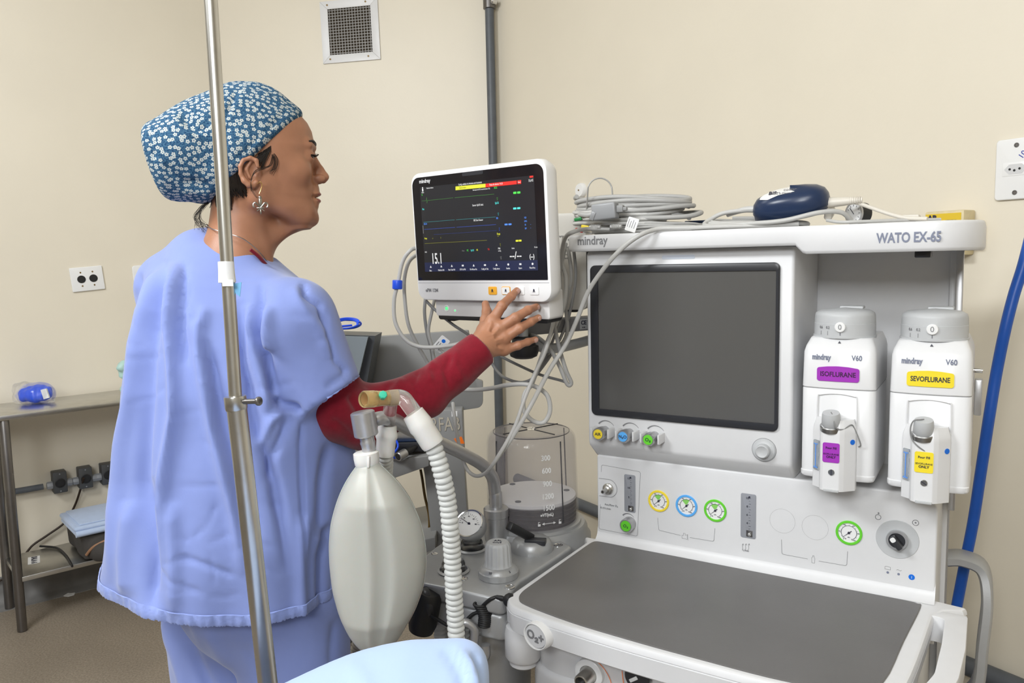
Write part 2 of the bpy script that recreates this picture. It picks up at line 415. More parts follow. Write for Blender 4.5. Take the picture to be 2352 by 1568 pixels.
# left conduit with three socket boxes
a = on_left(-60, 1150, 0.035); b = on_left(300, 1078, 0.035); a.z = b.z = (a.z + b.z) / 2
e = empty('socket_conduit', loc=a, label='dark conduit run on the left wall joining the socket boxes under the table', cat='conduit')
q = MB()
segs = [-60, 133, 192, 244, 300]
for k in range(4):
    g0 = on_left(segs[k], 1100, 0.035); g1 = on_left(segs[k + 1], 1100, 0.035); g0.z = g1.z = a.z; dd = (g1 - g0).normalized()
    g0 = g0 + dd * (0.056 if k else 0); g1 = g1 - dd * (0.056 if k < 3 else 0); MB().cyl(g0 - a, g1 - a, 0.013, n=16).build('pipe', 'conduit_grey', e)
mat('box_plastic', (0.06, 0.062, 0.065), 0.5, var=0.05); mat('fitting_grey', (0.24, 0.25, 0.27), 0.4)
labs = ['grey socket box nearest the steel table leg', 'grey socket box with a black cord plugged in', 'grey socket box nearest the blue tunic hem']
for i, px in enumerate((133, 192, 244)):
    n_ = V(DL.y, -DL.x, 0)
    q0 = on_left(px, 1100, 0.0)
    c = V(q0.x, q0.y, a.z + 0.012); M = wallM(c, WLn)
    s = empty('socket_box', M, label=labs[i], cat='socket', group='socket boxes on the left wall')
    MB().box((-0.0265, -0.048, 0.0005), (0.0265, 0.044, 0.056), r=0.004).build('box', 'box_plastic', s)
    MB().lathe([(0.0185, 0.055), (0.0205, 0.0585), (0.017, 0.0595), (0.017, 0.0565), (0.001, 0.0565)], (0, -0.004, 0)).build('socket', 'black_rubber', s)
    for sx in (-1, 1):
        MB().lathe([(0.017, 0), (0.017, 0.018), (0.015, 0.022)], (sx * 0.026, -0.012, 0.035), (sx, 0, 0), n=8).build('gland', 'fitting_grey', s)
    for dy in (0.035, -0.039): MB().lathe([(0.003, 0.0558), (0.003, 0.0572), (0.001, 0.0574)], (0, dy, 0), n=10).build('screw', 'fitting_grey', s)
# ------------------------------------------------------------------ anaesthesia machine (local x along its front, y into it, z up)
TH = R(58.2)
UM = V(math.sin(TH), -math.cos(TH), 0); VM = V(math.cos(TH), math.sin(TH), 0)
OM = P(1303, 541, 1.59); OM.z = 0
MACH = Matrix.Identity(4)
for i in range(3): MACH[i][0], MACH[i][1], MACH[i][2], MACH[i][3] = UM[i], VM[i], (0, 0, 1)[i], OM[i]
MINV = MACH.inverted()
def MP(px, py, b): return MINV @ PL(px, py, OM + VM * b, VM)          # point on the plane y=b of the machine
def MPa(px, py, a): return MINV @ PL(px, py, OM + UM * a, UM)
def MPz(px, py, z): return MINV @ PZ(px, py, z)
am = empty('anesthesia_machine', MACH, label='white anesthesia machine with large dark screen, gauge panel and grey worktop', cat='medical machine')
def FR(a, b, z): return Matrix(((1, 0, 0, a), (0, 0, -1, b), (0, 1, 0, z), (0, 0, 0, 1)))     # x right, y up, z out of the front
def part(mb, name, m=None, parent=None, **k): return mb.build(name, m, parent if parent is not None else am, **k)

# top shelf
q = MB()
ol = roundpoly([(0.0, 0.0), (0.725, 0.0), (0.725, 0.34), (0.0, 0.34)], [0.012, 0.075, 0.04, 0.02], 10)
q.prism(ol, 1.4165, 1.4215)
def fascia_rim(ol, zt, zbf, t):
    out = []; n = len(ol)
    for i in range(n):
        p = V(*ol[i], 0); a = V(*ol[i - 1], 0); b = V(*ol[(i + 1) % n], 0); nn = ((b - a).normalized()); nn = V(nn.y, -nn.x, 0)
        zb = zbf(p.x)
        o = p; i_ = p - nn * t
        out.append([V(o.x, o.y, zb + .003), V(o.x + nn.x * .0012, o.y + nn.y * .0012, zb + 0.006), V(o.x + nn.x * .0012, o.y + nn.y * .0012, zt - 0.005), V(o.x, o.y, zt - 0.0015), V(o.x - nn.x * .002, o.y - nn.y * .002, zt),
                    V(i_.x + nn.x * .002, i_.y + nn.y * .002, zt), V(i_.x, i_.y, zt - 0.003), V(i_.x, i_.y, zb), V(o.x - nn.x * .003, o.y - nn.y * .003, zb)])
    return out
def zbf(x): return 1.3975 if x < 0.445 else (1.3975 - 0.015 * min(1, (x - 0.445) / 0.014))
dense = []
for i in range(len(ol)):
    a = V(*ol[i], 0); b = V(*ol[(i + 1) % len(ol)], 0); k = max(1, int((b - a).length / 0.006))
    dense += [tuple((a.lerp(b, j / k)).to_2d()) for j in range(k)]
rr = fascia_rim(dense, 1.4305, zbf, 0.012); q.loft([r for r in rr] + [rr[0]], caps=False)
part(q, 'top_shelf', 'white_plastic')
text('mindray', 0.024, FR(*MP(1361, 553, 0.0)) @ Matrix.Translation((0, 0, 0.0016)), 'print_grey', am, fit=0.066, bold=0.0004)
text('WATO EX-65', 0.0225, FR(*MP(2087, 546, 0)) @ Matrix.Translation((0, 0, 0.0016)), 'print_blue_grey', am, fit=0.094, bold=0.0006)
q = MB(); q.box((0.628, 0.03, 1.372), (0.652, 0.07, 1.385), r=0.002); part(q, 'shelf_stud', 'bezel_dark')

# display housing
HF = 0.03
q = MB()
prof = [(0.245, 1.397), (HF + 0.004, 1.397), (HF, 1.392), (HF, 1.001), (HF + 0.003, 0.992), (0.066, 0.964), (0.245, 0.964)]
b = bmesh.new(); A0, A1 = 0.0265, 0.4385
lo = [b.verts.new((A0, y, z)) for y, z in prof]; hi = [b.verts.new((A1, y, z)) for y, z in prof]
b.faces.new(lo); b.faces.new(hi[::-1])
for i in range(len(prof)): b.faces.new((lo[i], hi[i], hi[(i + 1) % len(prof)], lo[(i + 1) % len(prof)]))
bmesh.ops.recalc_face_normals(b, faces=b.faces)
es = [e for e in b.edges if abs(e.verts[0].co.x - e.verts[1].co.x) < 1e-6 and min(v.co.y for v in e.verts) < 0.2]
bmesh.ops.bevel(b, geom=es, offset=0.007, segments=4, profile=0.5, affect='EDGES')
q.bm(b); part(q, 'display_housing', 'white_plastic')
# screen with bezel
s0 = MP(1352, 606, HF); s1 = MP(1793, 606, HF); s2 = MP(1366, 946, HF); s3 = MP(1788, 997, HF)
sx0, sx1 = s0.x, (s1.x + s3.x) / 2; sz1, sz0 = (s0.z + s1.z) / 2, (s2.z + s3.z) / 2
sx0 = (s0.x + s2.x) / 2
q = MB()
out = rrect(sx0, sz0, sx1, sz1, 0.011, 6)
bw = 0.0145
inn = rrect(sx0 + bw * 1.2, sz0 + bw * 0.95, sx1 - bw * .45, sz1 - bw, 0.002, 6)
def ring2(p, y): return [V(x, y, z) for x, z in p]
q.loft([ring2(out, HF + 0.001), ring2(out, HF - 0.0045), ring2([(x + (.002 if x < .2 else -.002), z + (.002 if z < 1.2 else -.002)) for x, z in out], HF - 0.006),
        ring2(inn, HF - 0.0052), ring2(inn, HF - 0.002)], caps=False)
bz = part(q, 'screen_bezel', 'bezel_dark')
q = MB(); q.box((sx0 + bw * 1.2 - .001, HF - 0.0025, sz0 + bw * .95 - .001), (sx1 - bw * .45 + .001, HF - 0.0005, sz1 - bw + .001)); part(q, 'screen', 'off_screen')
mat('lamp_strip', (0.62, 0.67, 0.76), 0.3)
c = MP(1558, 590, HF); q = MB(); q.prism([(x, y) for x, y in rrect(-0.033, -0.0038, 0.033, 0.0038, 0.0035)], 0, 0.0008, M=FR(c.x, HF, c.z)); part(q, 'alarm_strip', 'lamp_strip')
# encoder wheel
c = MP(1755, 1033, HF)
q = MB(); q.lathe([(0.0215, -0.001), (0.0215, 0.0015), (0.0195, 0.004), (0.0175, 0.0042), (0.0135, 0.006), (0.0125, 0.016), (0.0105, 0.018), (0.0095, 0.0172), (0.0002, 0.0166)], (c.x, HF, c.z), (0, -1, 0), n=36); part(q, 'control_wheel', 'grey_knob')
q = MB(); q.lathe([(0.0225, 0.0), (0.0225, 0.0006), (0.021, 0.0006)], (c.x, HF, c.z), (0, -1, 0), n=36); part(q, 'wheel_seam', 'seam')
# three flow knobs with side guards
def arc_mark(c, y, r, parent):
    q = MB(); n = 14; vs = []
    for i in range(n + 1):
        t = R(140 - 105 * i / n); w = 0.0016 * (1 - 0.8 * i / n)
        vs.append((c.x + (r - w) * math.cos(t), y - 0.0004, c.z + (r - w) * math.sin(t))); vs.append((c.x + (r + w) * math.cos(t), y - 0.0004, c.z + (r + w) * math.sin(t)))
    q.add(vs, [(2 * i, 2 * i + 1, 2 * i + 3, 2 * i + 2) for i in range(n)]); return part(q, 'turn_mark', 'print_grey', parent, smooth=False)
for (px, py, col, tx, lob) in ((1373, 997, 'ring_yellow', 'AIR', 0), (1430, 1003, 'ring_blue', 'N₂O', 0), (1488, 1010, 'ring_green', 'O₂', 1)):
    DK = 0.036; c = MP(px, py, HF - DK)
    k = empty('flow_knob'); k.parent = am
    q = MB(); n = 48
    def kr(r, y, amp): return [V(c.x + (r * (1 - amp * (0.5 + 0.5 * math.cos(8 * 2 * math.pi * i / n)))) * math.cos(2 * math.pi * i / n), y, c.z + (r * (1 - amp * (0.5 + 0.5 * math.cos(8 * 2 * math.pi * i / n)))) * math.sin(2 * math.pi * i / n)) for i in range(n)]
    am_ = 0.14 if lob else 0.0
    q.loft([kr(0.0105, HF, 0), kr(0.0105, HF - DK * .3, 0), kr(0.0125, HF - DK * .35, am_), kr(0.0135, HF - DK + .003, am_), kr(0.0122, HF - DK, am_ * .6), kr(0.0112, HF - DK, 0), kr(0.0105, HF - DK + .0008, 0), kr(0.0002, HF - DK + .0008, 0)], caps=False)
    part(q, 'knob', 'satin_aluminium', k)
    q = MB(); q.lathe([(0.0098, 0), (0.0098, 0.0008), (0.0002, 0.0008)], (c.x, HF - DK + 0.0008, c.z), (0, -1, 0)); part(q, 'cap_label', col, k)
    text(tx, 0.0085 if len(tx) > 2 else 0.0095, FR(c.x, HF - DK - 0.0003, c.z), 'print_dark', k, bold=0.0001)
    for sgn in (-1, 1):
        q = MB(); x0 = c.x + sgn * 0.0185
        pr = [(x0 - 0.003, HF + .001), (x0 - 0.003, HF - 0.026), (x0 - 0.001, HF - 0.029), (x0 + 0.001, HF - 0.029), (x0 + 0.003, HF - 0.026), (x0 + 0.003, HF + .001)]
        q.prism(pr, c.z - 0.0095, c.z + 0.0095, r=0.0012); part(q, 'guard', 'white_plastic', k)
    arc_mark(V(c.x + .002, 0, c.z), HF, 0.0215, k)

# body behind and gauge panel
PF = 0.062
q = MB()
PT = 0.966
pol = roundpoly([(0.031, 0.70), (0.674, 0.70), (0.674, PT), (0.031, PT)], [0, 0, 0.03, 0.006], 8)
q.prism([(x, z) for x, z in pol], 0, 0.2, r=0.004, seg=3, M=Matrix(((1, 0, 0, 0), (0, 0, 1, PF), (0, 1, 0, 0), (0, 0, 0, 1))))
part(q, 'gauge_panel', 'white_plastic')
q = MB(); q.box((0.05, 0.255, 0.1), (0.672, 0.34, 1.40), r=0.004); q.box((0.436, 0.25, 0.95), (0.672, 0.257, 1.395)); part(q, 'back_column', 'white_plastic')
q = MB(); q.box((0.672, 0.235, 0.55), (0.682, 0.335, 1.396), r=0.001); part(q, 'side_panel', 'white_plastic')
q = MB(); q.box((0.6825, 0.21, 0.90), (0.694, 0.232, 1.396), r=0.0015); q.box((0.6815, 0.236, 0.66), (0.6845, 0.262, 1.30), r=0.001); part(q, 'side_rail', 'satin_aluminium')
# cove between panel and worktop
q = MB(); n = 8; W0, W1 = 0.031, 0.674; rings = []
for x in (W0, W1):
    rings.append([V(x, PF + 0.004, 0.79 + .022)] + [V(x, PF + 0.001 - 0.022 * (1 - math.cos(math.pi / 2 * i / n)), 0.7805 + 0.022 * (1 - math.sin(math.pi / 2 * i / n))) for i in range(n + 1)] + [V(x, PF + .004, 0.776)])
q.loft(rings); part(q, 'panel_cove', 'white_plastic')

# gauges
def gauge(px, py, ring, label, fan=True):
    c = MP(px, py, PF); g = empty('pressure_gauge'); g.parent = am; g['label'] = label
    F0 = FR(c.x, PF, c.z); r = 0.0225
    q = MB(); q.lathe([(r * .8, -.001), (r, -.001), (r, 0.0018), (r * .97, 0.0024), (r * .82, 0.0024), (r * .8, 0.0005)], (c.x, PF, c.z), (0, -1, 0), n=40, caps=False); part(q, 'ring', ring, g)
    q = MB(); q.lathe([(r * .81, 0), (r * .81, 0.0006), (0.0002, 0.0006)], (c.x, PF, c.z), (0, -1, 0), n=40, caps=False); part(q, 'dial', 'white_gloss', g)
    q = MB().xf(F0).use('print_dark'); R_ = r * .56
    def arc(r0, r1, a0, a1, h, m, n=24):
        q.use(m); vs = []
        for i in range(n + 1):
            t = R(a0 + (a1 - a0) * i / n); vs += [(r0 * math.cos(t), r0 * math.sin(t), h), (r1 * math.cos(t), r1 * math.sin(t), h)]
        q.add(vs, [(2 * i, 2 * i + 1, 2 * i + 3, 2 * i + 2) for i in range(n)])
    arc(R_, R_ * 1.07, -55, 235, 0.0008, 'print_dark', 40)
    if fan: arc(r * .12, R_, 62, 132, 0.00085, 'gauge_green', 12)
    for i in range(13):
        t = R(235 - 290 * i / 12); L = 1.22
        for w in (1,):
            dx, dy = math.cos(t), math.sin(t); nx, ny = -dy * .00022, dx * .00022
            q.use('print_dark').add([(dx * R_ + nx, dy * R_ + ny, .0008), (dx * R_ + -nx, dy * R_ - ny, .0008), (dx * R_ * L - nx, dy * R_ * L - ny, .0008), (dx * R_ * L + nx, dy * R_ * L + ny, .0008)], [(0, 1, 2, 3)])
    part(q, 'scale', None, g, smooth=False, recalc=False)
    q = MB().xf(F0 @ Matrix.Rotation(R(222), 4, 'Z')).use('print_dark'); q.add([(-0.006, -.0007, .0016), (-0.006, .0007, .0016), (0, .0006, .0016), (r * .66, .00015, .0016), (r * .66, -.00015, .0016), (0, -.0006, .0016)], [(0, 1, 2, 3, 4, 5)])
    q.lathe([(0.0022, 0.0006), (0.0022, 0.002), (0.0002, 0.0022)], (0, 0, 0), n=14); part(q, 'needle', None, g, smooth=False, recalc=False)
    q = MB().xf(F0)
    for sx in (-1, 1): q.lathe([(0.0013, 0.0006), (0.0013, 0.0012), (0.0006, 0.0013)], (sx * .0055, -.0115, 0), n=12)
    part(q, 'dial_pin', 'satin_aluminium', g)
    ts = [text(str(n_), 0.0026, F0 @ Matrix.Translation((r * .70 * math.cos(R(235 - 290 * i / 5)), r * .70 * math.sin(R(235 - 290 * i / 5)), .0008)), 'print_dark', g) for i, n_ in enumerate((0, 200, 400, 600, 800, 1000))]
    ts.append(text('kPa', 0.003, F0 @ Matrix.Translation((0, -.0085, .0008)), 'print_dark', g)); join_texts(ts, 'lettering', g)
gauge(1513, 1150, 'ring_yellow', 'round pressure gauge with yellow ring'); gauge(1577, 1161, 'ring_blue', 'round pressure gauge with blue ring'); gauge(1643, 1172, 'ring_green', 'round pressure gauge with green ring beside the blue one')
gauge(1950, 1223, 'ring_green', 'round pressure gauge with green ring beside the main switch', fan=False)
# printed lines and symbols on the panel
def line_on(pts, y, w=0.0007, m='print_grey'):
    q = MB(); P3 = [V(p.x, y - 0.0004, p.z) for p in pts]
    for a, b in zip(P3[:-1], P3[1:]):
        d = (b - a); 
        if d.length < 1e-6: continue
        d.normalize(); n = V(-d.z, 0, d.x) * w / 2; e_ = d * w / 2
        q.add([a - n - e_, b - n + e_, b + n + e_, a + n - e_], [(0, 1, 2, 3)])
    return q
def pxl(pts, rad=0.004, closed=False):
    pp = [MP(x, y, PF) for x, y in pts]; pl = [(p.x, p.z) for p in pp]
    rs = [rad] * len(pl)
    if not closed: rs[0] = rs[-1] = 0
    o = roundpoly(pl, rs, 5)
    if closed: o.append(o[0])
    return [V(x, 0, z) for x, z in o]
lines = MB()
def addl(q): lines.add([Vector(v) for v in q.v], q.f)
addl(line_on(pxl([(1511, 1189), (1513, 1217), (1563, 1229)]), PF)); addl(line_on(pxl([(1585, 1234), (1640, 1243), (1642, 1213)]), PF))
addl(line_on(pxl([(1795, 1239), (1796, 1272), (1855, 1283)]), PF)); addl(line_on(pxl([(1881, 1288), (1945, 1299), (1947, 1266)]), PF))
addl(line_on(pxl([(1381, 1083), (1382, 1067), (1471, 1083), (1464, 1231), (1376, 1214), (1379, 1158)]), PF))
for px, py, rr_ in ((1797, 1196, 0.0232), (1872, 1211, 0.0232), (2017, 1187, 0.0045), (2103, 1200, 0.0048)):
    c = MP(px, py, PF); addl(line_on([V(c.x + rr_ * math.cos(t * math.pi / 18), 0, c.z + rr_ * math.sin(t * math.pi / 18)) for t in range(37)], PF, 0.00022 if rr_ > .01 else 0.0008))
for px, py in ((2103, 1200), (2018, 1178)):
    c = MP(px, py, PF); lines.lathe([(0.0015, 0), (0.0015, 0.0006), (0.0001, 0.0006)], (c.x, PF, c.z), (0, -1, 0), n=14)
# cylinder pictogram, pipeline pictogram, flow arrows
c = MP(1868, 1285, PF); addl(line_on([V(c.x + x, 0, c.z + z) for x, z in ((-.0025, -.006), (-.003, .003), (-.001, .006), (-.001, .008), (.001, .008), (.001, .006), (.003, .003), (.0025, -.006), (-.0025, -.006))], PF, .0005))
c = MP(1573, 1232, PF); addl(line_on([V(c.x + x, 0, c.z + z) for x, z in ((-.006, -.004), (-.006, .002), (-.003, .002), (-.003, .007), (.001, .007), (.001, .003), (.005, .005), (.005, -.005), (-.001, -.004), (-.006, -.004))], PF, .0005))
addl(line_on([V(c.x + x, 0, c.z + z) for x, z in ((.006, .006), (.007, -.006))], PF, .0005))
for k in (-1, 0, 1):
    c = MP(1713 + k * 7, 1256, PF); addl(line_on([V(c.x + x, 0, c.z + z) for x, z in ((-.001, -.006), (.0, -.002), (-.0005, .002), (.0008, .007))], PF, .0006)); addl(line_on([V(c.x + x, 0, c.z + z) for x, z in ((-.001, .0045), (.0008, .007), (.0018, .0042))], PF, .0006))
c = MP(2039, 1304, PF); addl(line_on([V(c.x + x, 0, c.z + z) for x, z in ((-.0045, -.0025), (-.0045, .002), (-.002, .0028), (.002, .0028), (.0045, .002), (.0045, -.0025), (-.0045, -.0025))], PF, .0005))
c = MP(2065, 1309, PF); addl(line_on([V(c.x + x, 0, c.z + z) for x, z in ((-.004, -.0005), (-.002, .001), (0, 0), (.002, -.001), (.004, .0005))], PF, .0005))
part(lines, 'printed_lines', 'print_grey', smooth=False, recalc=False)
arc_mark(MP(1443, 1196, PF), PF, 0.016, am)
for px, py in ((2039, 1314), (2064, 1318)):
    c = MP(px, py, PF); q = MB(); q.lathe([(0.0021, 0), (0.0021, 0.0007), (0.0001, 0.0009)], (c.x, PF, c.z), (0, -1, 0), n=14); part(q, 'indicator', 'print_blue_grey')
c = MP(2094, 1325, PF); q = MB(); q.lathe([(0.005, 0), (0.005, 0.0005), (0.0001, 0.0005)], (c.x, PF, c.z), (0, -1, 0), n=20); q.build('manual_symbol', 'blue_print', am)
text('i', 0.007, FR(c.x, PF - .0007, c.z), 'print_white', am)
text('Aux.Flow O₂', 0.0058, FR(*MP(1404, 1160, PF - .0006)), 'print_grey', am); text('0-15 L/min', 0.0056, FR(*MP(1391, 1167, PF - .0006)), 'print_grey', am)
text('L/min', 0.0052, FR(*MP(1713, 1264, PF - .0006)), 'print_grey', am)
# flow tubes
def flowmeter(px0, py0, px1, py1, nums, fl):
    a = MP(px0, py0, PF); b = MP(px1, py1, PF); cx = (a.x + b.x) / 2; cz = (a.z + b.z) / 2; w = abs(b.x - a.x) / 2; h = abs(a.z - b.z) / 2
    g = empty('flow_tube'); g.parent = am
    F0 = FR(cx, PF, cz)
    q = MB(); q.prism(rrect(-w, -h, w, h, 0.0035), 0, 0.0012, r=0.0005, M=F0); part(q, 'window', 'flow_glass', g)
    q = MB().xf(F0)
    for i in range(fl): 
        y = -h * .7 + 1.5 * h * i / (fl - 1); ww = 0.004 if i % 2 == 0 else .0025
        q.quad((0.001, y - .0003, .0015), (0.001 + ww, y - .0003, .0015), (0.001 + ww, y + .0003, .0015), (0.001, y + .0003, .0015))
    q.lathe([(0.0018, .0012), (0.0018, .0018), (.0001, .0018)], (0.002, h * .86, 0), n=14)
    part(q, 'scale', 'print_dark', g, smooth=False, recalc=False)
    ts = [text(t, 0.0058, F0 @ Matrix.Translation((-0.002, -h * .7 + 1.5 * h * i / (len(nums) - 1), .0016)), 'print_dark', g) for i, t in enumerate(nums)]
    join_texts(ts, 'lettering', g)
    q = MB().xf(F0); q.sphere((0.003, -h * .8, 0.003), 0.0036, 14, 9); part(q, 'float_ball', 'chrome', g)
    q = MB().xf(F0); q.box((-.0035, -h * .93, .001), (.0085, -h * .64, .0018), r=.0008); part(q, 'float_stop', 'dark_steel', g)
flowmeter(1702, 1131, 1736, 1238, ('2', '4', '6', '8', '10'), 13); flowmeter(1434, 1088, 1460, 1178, ('1', '5', '10', '15'), 15)
# auxiliary oxygen knob and outlet
k = empty('auxiliary_knob'); k.parent = am; D = 0.022; c = MP(1437, 1208, PF - D)
q = MB(); q.lathe([(0.0145, 0), (0.0145, D - .002), (0.0132, D), (0.0122, D), (0.0118, D - .001), (0.0002, D - .001)], (c.x, PF, c.z), (0, -1, 0), n=36); part(q, 'knob', 'satin_aluminium', k)
q = MB(); q.lathe([(0.0112, D - .001), (0.0112, D - 0.0002), (0.0002, D - .0002)], (c.x, PF, c.z), (0, -1, 0), n=32); part(q, 'cap_label', 'ring_green', k)
text('O₂', 0.009, FR(c.x, PF - D - 0.0002, c.z), 'print_dark', k)
k = empty('oxygen_outlet'); k.parent = am; c = MP(1398, 1121, PF)
q = MB(); q.lathe([(0.0115, 0), (0.0115, 0.006), (0.0085, 0.008), (0.0075, 0.012), (0.0045, 0.014), (0.004, 0.024), (0.0048, 0.025), (0.0036, 0.031), (0.0022, 0.031), (0.002, 0.026)], (c.x, PF, c.z), (0, -1, 0), n=28, caps=False); part(q, 'barb_fitting', 'steel', k)
q = MB(); q.lathe([(0.0023, 0.027), (0.0001, 0.027)], (c.x, PF, c.z), (0, -1, 0), n=14, caps=False); part(q, 'bore', 'black_rubber', k)
q = MB(); pp = [V(c.x - 0.022, 0, c.z + .019), V(c.x, 0, c.z + .0195)] + [V(c.x + .0195 * math.sin(t * math.pi / 12), 0, c.z + .0195 * math.cos(t * math.pi / 12)) for t in range(1, 12)] + [V(c.x - .022, 0, c.z - .0195)]
q = line_on(pp, PF, 0.0012); q.build('recess_seam', 'seam', am, smooth=False)
# main switch
k = empty('main_switch'); k.parent = am; c = MP(2061, 1238, PF)
q = MB(); q.lathe([(0.0345, 0.0), (0.0345, .0005), (0.034, 0.0012), (0.026, 0.0002), (0.0175, 0.0), (0.0175, 0.004), (0.016, 0.0055), (0.0145, 0.0055)], (c.x, PF, c.z), (0, -1, 0), n=48, caps=False); part(q, 'dished_surround', 'grey_knob', k)
q = MB(); q.lathe([(0.0175, 0.003), (0.0175, 0.0075), (0.0165, 0.009), (0.0135, 0.009), (0.0135, 0.0055)], (c.x, PF, c.z), (0, -1, 0), n=40, caps=False); part(q, 'collar', 'satin_aluminium', k)
q = MB(); q.lathe([(0.0135, 0.0055), (0.0135, 0.008), (0.0001, 0.008)], (c.x, PF, c.z), (0, -1, 0), n=40, caps=False); part(q, 'switch_disc', 'bezel_dark', k)
F0 = FR(c.x, PF, c.z) @ Matrix.Rotation(R(-52), 4, 'Z')
q = MB(); q.prism(rrect(-0.012, -0.0048, 0.0125, 0.0048, 0.003), 0.008, 0.026, r=0.0015, M=F0); part(q, 'lever', 'bezel_dark', k)
q = MB(); q.prism(rrect(-0.0118, -0.0042, -0.0035, 0.0042, 0.003), 0.026, 0.0268, M=F0); part(q, 'pointer', 'white_gloss', k)
# worktop with grey mat
ZW = 0.78
outl = [(.018, .062), (.0175, .03), (.0135, -.255), (.0165, -.283), (.030, -.303), (.055, -.317), (.12, -.3265), (.19, -.334), (.26, -.339), (.35, -.342), (.48, -.343), (.56, -.336), (.615, -.315), (.648, -.28), (.662, -.22), (.676, 0), (.676, .062)]
n_ = len(outl)
def smooth_closed(pl, sub=4, keep=()):
    out = []; n = len(pl)
    for i in range(n):
        p0, p1, p2, p3 = (V(*pl[(i + k) % n], 0) for k in (-1, 0, 1, 2))
        for k in range(sub):
            t = k / sub; t2 = t * t; t3 = t2 * t
            q_ = 0.5 * ((2 * p1) + (p2 - p0) * t + (2 * p0 - 5 * p1 + 4 * p2 - p3) * t2 + (3 * p1 - p0 - 3 * p2 + p3) * t3); out.append((q_.x, q_.y))
    return out
def inset(pl, d):
    out = []; n = len(pl)
    for i in range(n):
        a = V(*pl[i - 1], 0); b = V(*pl[(i + 1) % n], 0); t = (b - a).normalized(); out.append((pl[i][0] - t.y * d, pl[i][1] + t.x * d))
    return out
ow = smooth_closed(outl)[3:-3]
ow = [(x, min(y, 0.062)) for x, y in ow]
def winset(pl, d): return [(x + d, y) if (y > 0.04 and x < .3) else ((x - d, y) if (y > 0.04 and x > .3) else p) for (x, y), p in zip(pl, inset(pl, d))]
def zr(pl, z): return [V(x, y, z) for x, y in pl]
q = MB(); q.loft([zr(winset(ow, 0.012), ZW - 0.052), zr(winset(ow, 0.004), ZW - 0.046), zr(winset(ow, 0.001), ZW - 0.02), zr(ow, ZW - 0.0135), zr(winset(ow, .0015), ZW - .013), zr(winset(ow, .0012), ZW - .0115), zr(ow, ZW - .0105), zr(winset(ow, 0.0008), ZW - 0.005), zr(winset(ow, 0.003), ZW - 0.0012), zr(winset(ow, 0.006), ZW), zr(winset(ow, 0.0075), ZW)])
part(q, 'worktop', 'white_plastic', angle=30)
mt = [(.036, .041), (.032, .034), (.0305, .02), (.0298, -.03), (.0285, -.20), (.0295, -.255), (.041, -.2835), (.062, -.2965), (.1166, -.3086), (.186, -.3188), (.298, -.3262), (.38, -.3285), (.4834, -.33), (.55, -.322), (.60, -.30), (.629, -.262), (0.642, -0.12), (0.655, 0.02), (0.649, 0.034), (0.635, 0.0375), (0.6, 0.038), (0.4, 0.0395), (0.2, 0.042), (0.08, 0.0435), (0.045, 0.044)]
mw_ = smooth_closed(mt, 4); q = MB(); q.loft([zr(mw_, ZW - 0.002), zr(mw_, ZW + 0.0012), zr(inset(mw_, 0.0015), ZW + 0.002)]); part(q, 'work_mat', 'grey_mat', smooth=False)
# oxygen flush button on the front left corner
pc = MPz(1237, 1460, ZW - 0.022); nrm = V(-0.62, -0.78, 0.05).normalized()
Mb = basis(V(0.1265, -0.3755, ZW - 0.030), V(0.80, -0.60, 0), V(0, 0, 1)) 
pc = MPz(1237, 1457, ZW - .030); Mb = basis(V(pc.x, min(pc.y, -.329), ZW - 0.030), V(0.97, -0.22, 0).normalized(), V(0, 0, 1))
k = empty('oxygen_flush_button'); k.parent = am
def ell(rx, ry, h, n=40): return [Mb @ V(rx * math.cos(2 * math.pi * i / n), ry * math.sin(2 * math.pi * i / n), h) for i in range(n)]
q = MB(); q.loft([ell(.027, .0235, -.01), ell(.027, .0235, .0055), ell(.0255, .022, .008), ell(.024, .0205, .0075), ell(.0235, .020, .005)], caps=False); part(q, 'button_rim', 'white_gloss', k)
q = MB(); q.loft([ell(.0232, .0198, .004), ell(.0225, .019, .006), ell(.0001, .0001, .0055)], caps=False); part(q, 'button', 'white_plastic', k)
text('O₂+', 0.021, Mb @ Matrix.Translation((0, 0, .0065)), 'print_grey', k, bold=0.0007)
# side handle loop at the right of the worktop
q = MB()
hp = [(0.668, 0.028), (0.724, 0.026), (0.724, -0.1), (0.718, -0.20), (0.700, -0.285), (0.655, -0.325), (0.645, -0.30), (0.672, -0.265), (0.688, -0.20), (0.692, -0.1), (0.692, 0.0), (0.668, 0.0)]
q.prism(roundpoly(hp, [.001, .008, .1, .1, .03, .02, .02, .05, .1, .1, .012, .001], 5), ZW - 0.045, ZW - 0.001, r=0.004, seg=3); part(q, 'side_handle', 'white_plastic', angle=50)
# lower body
q = MB(); q.box((0.05, 0.02, 0.12), (0.66, 0.33, 0.74), r=0.02); 
bl = rrect(0.036, -0.272, 0.62, 0.06, 0.085, 12); q.prism(bl, 0.64, 0.735, r=0.004)
bl2 = rrect(0.030, -0.28, 0.63, 0.06, 0.09, 12); q.prism(bl2, 0.30, 0.655, r=0.012, seg=4)
part(q, 'lower_body', 'white_plastic', angle=50)
q = MB(); q.box((0.02, -0.25, 0.06), (0.68, 0.36, 0.13), r=0.03, seg=4); part(q, 'base', 'white_plastic')
for x in (0.07, 0.63):
    for y in (-0.2, 0.31):
        q = MB(); q.lathe([(0.02, -0.018), (0.045, -0.016), (0.05, -0.01), (0.05, 0.01), (0.045, 0.016), (0.02, 0.018)], (x, y, 0.05), (1, 0, 0)); part(q, 'caster', 'bezel_dark')
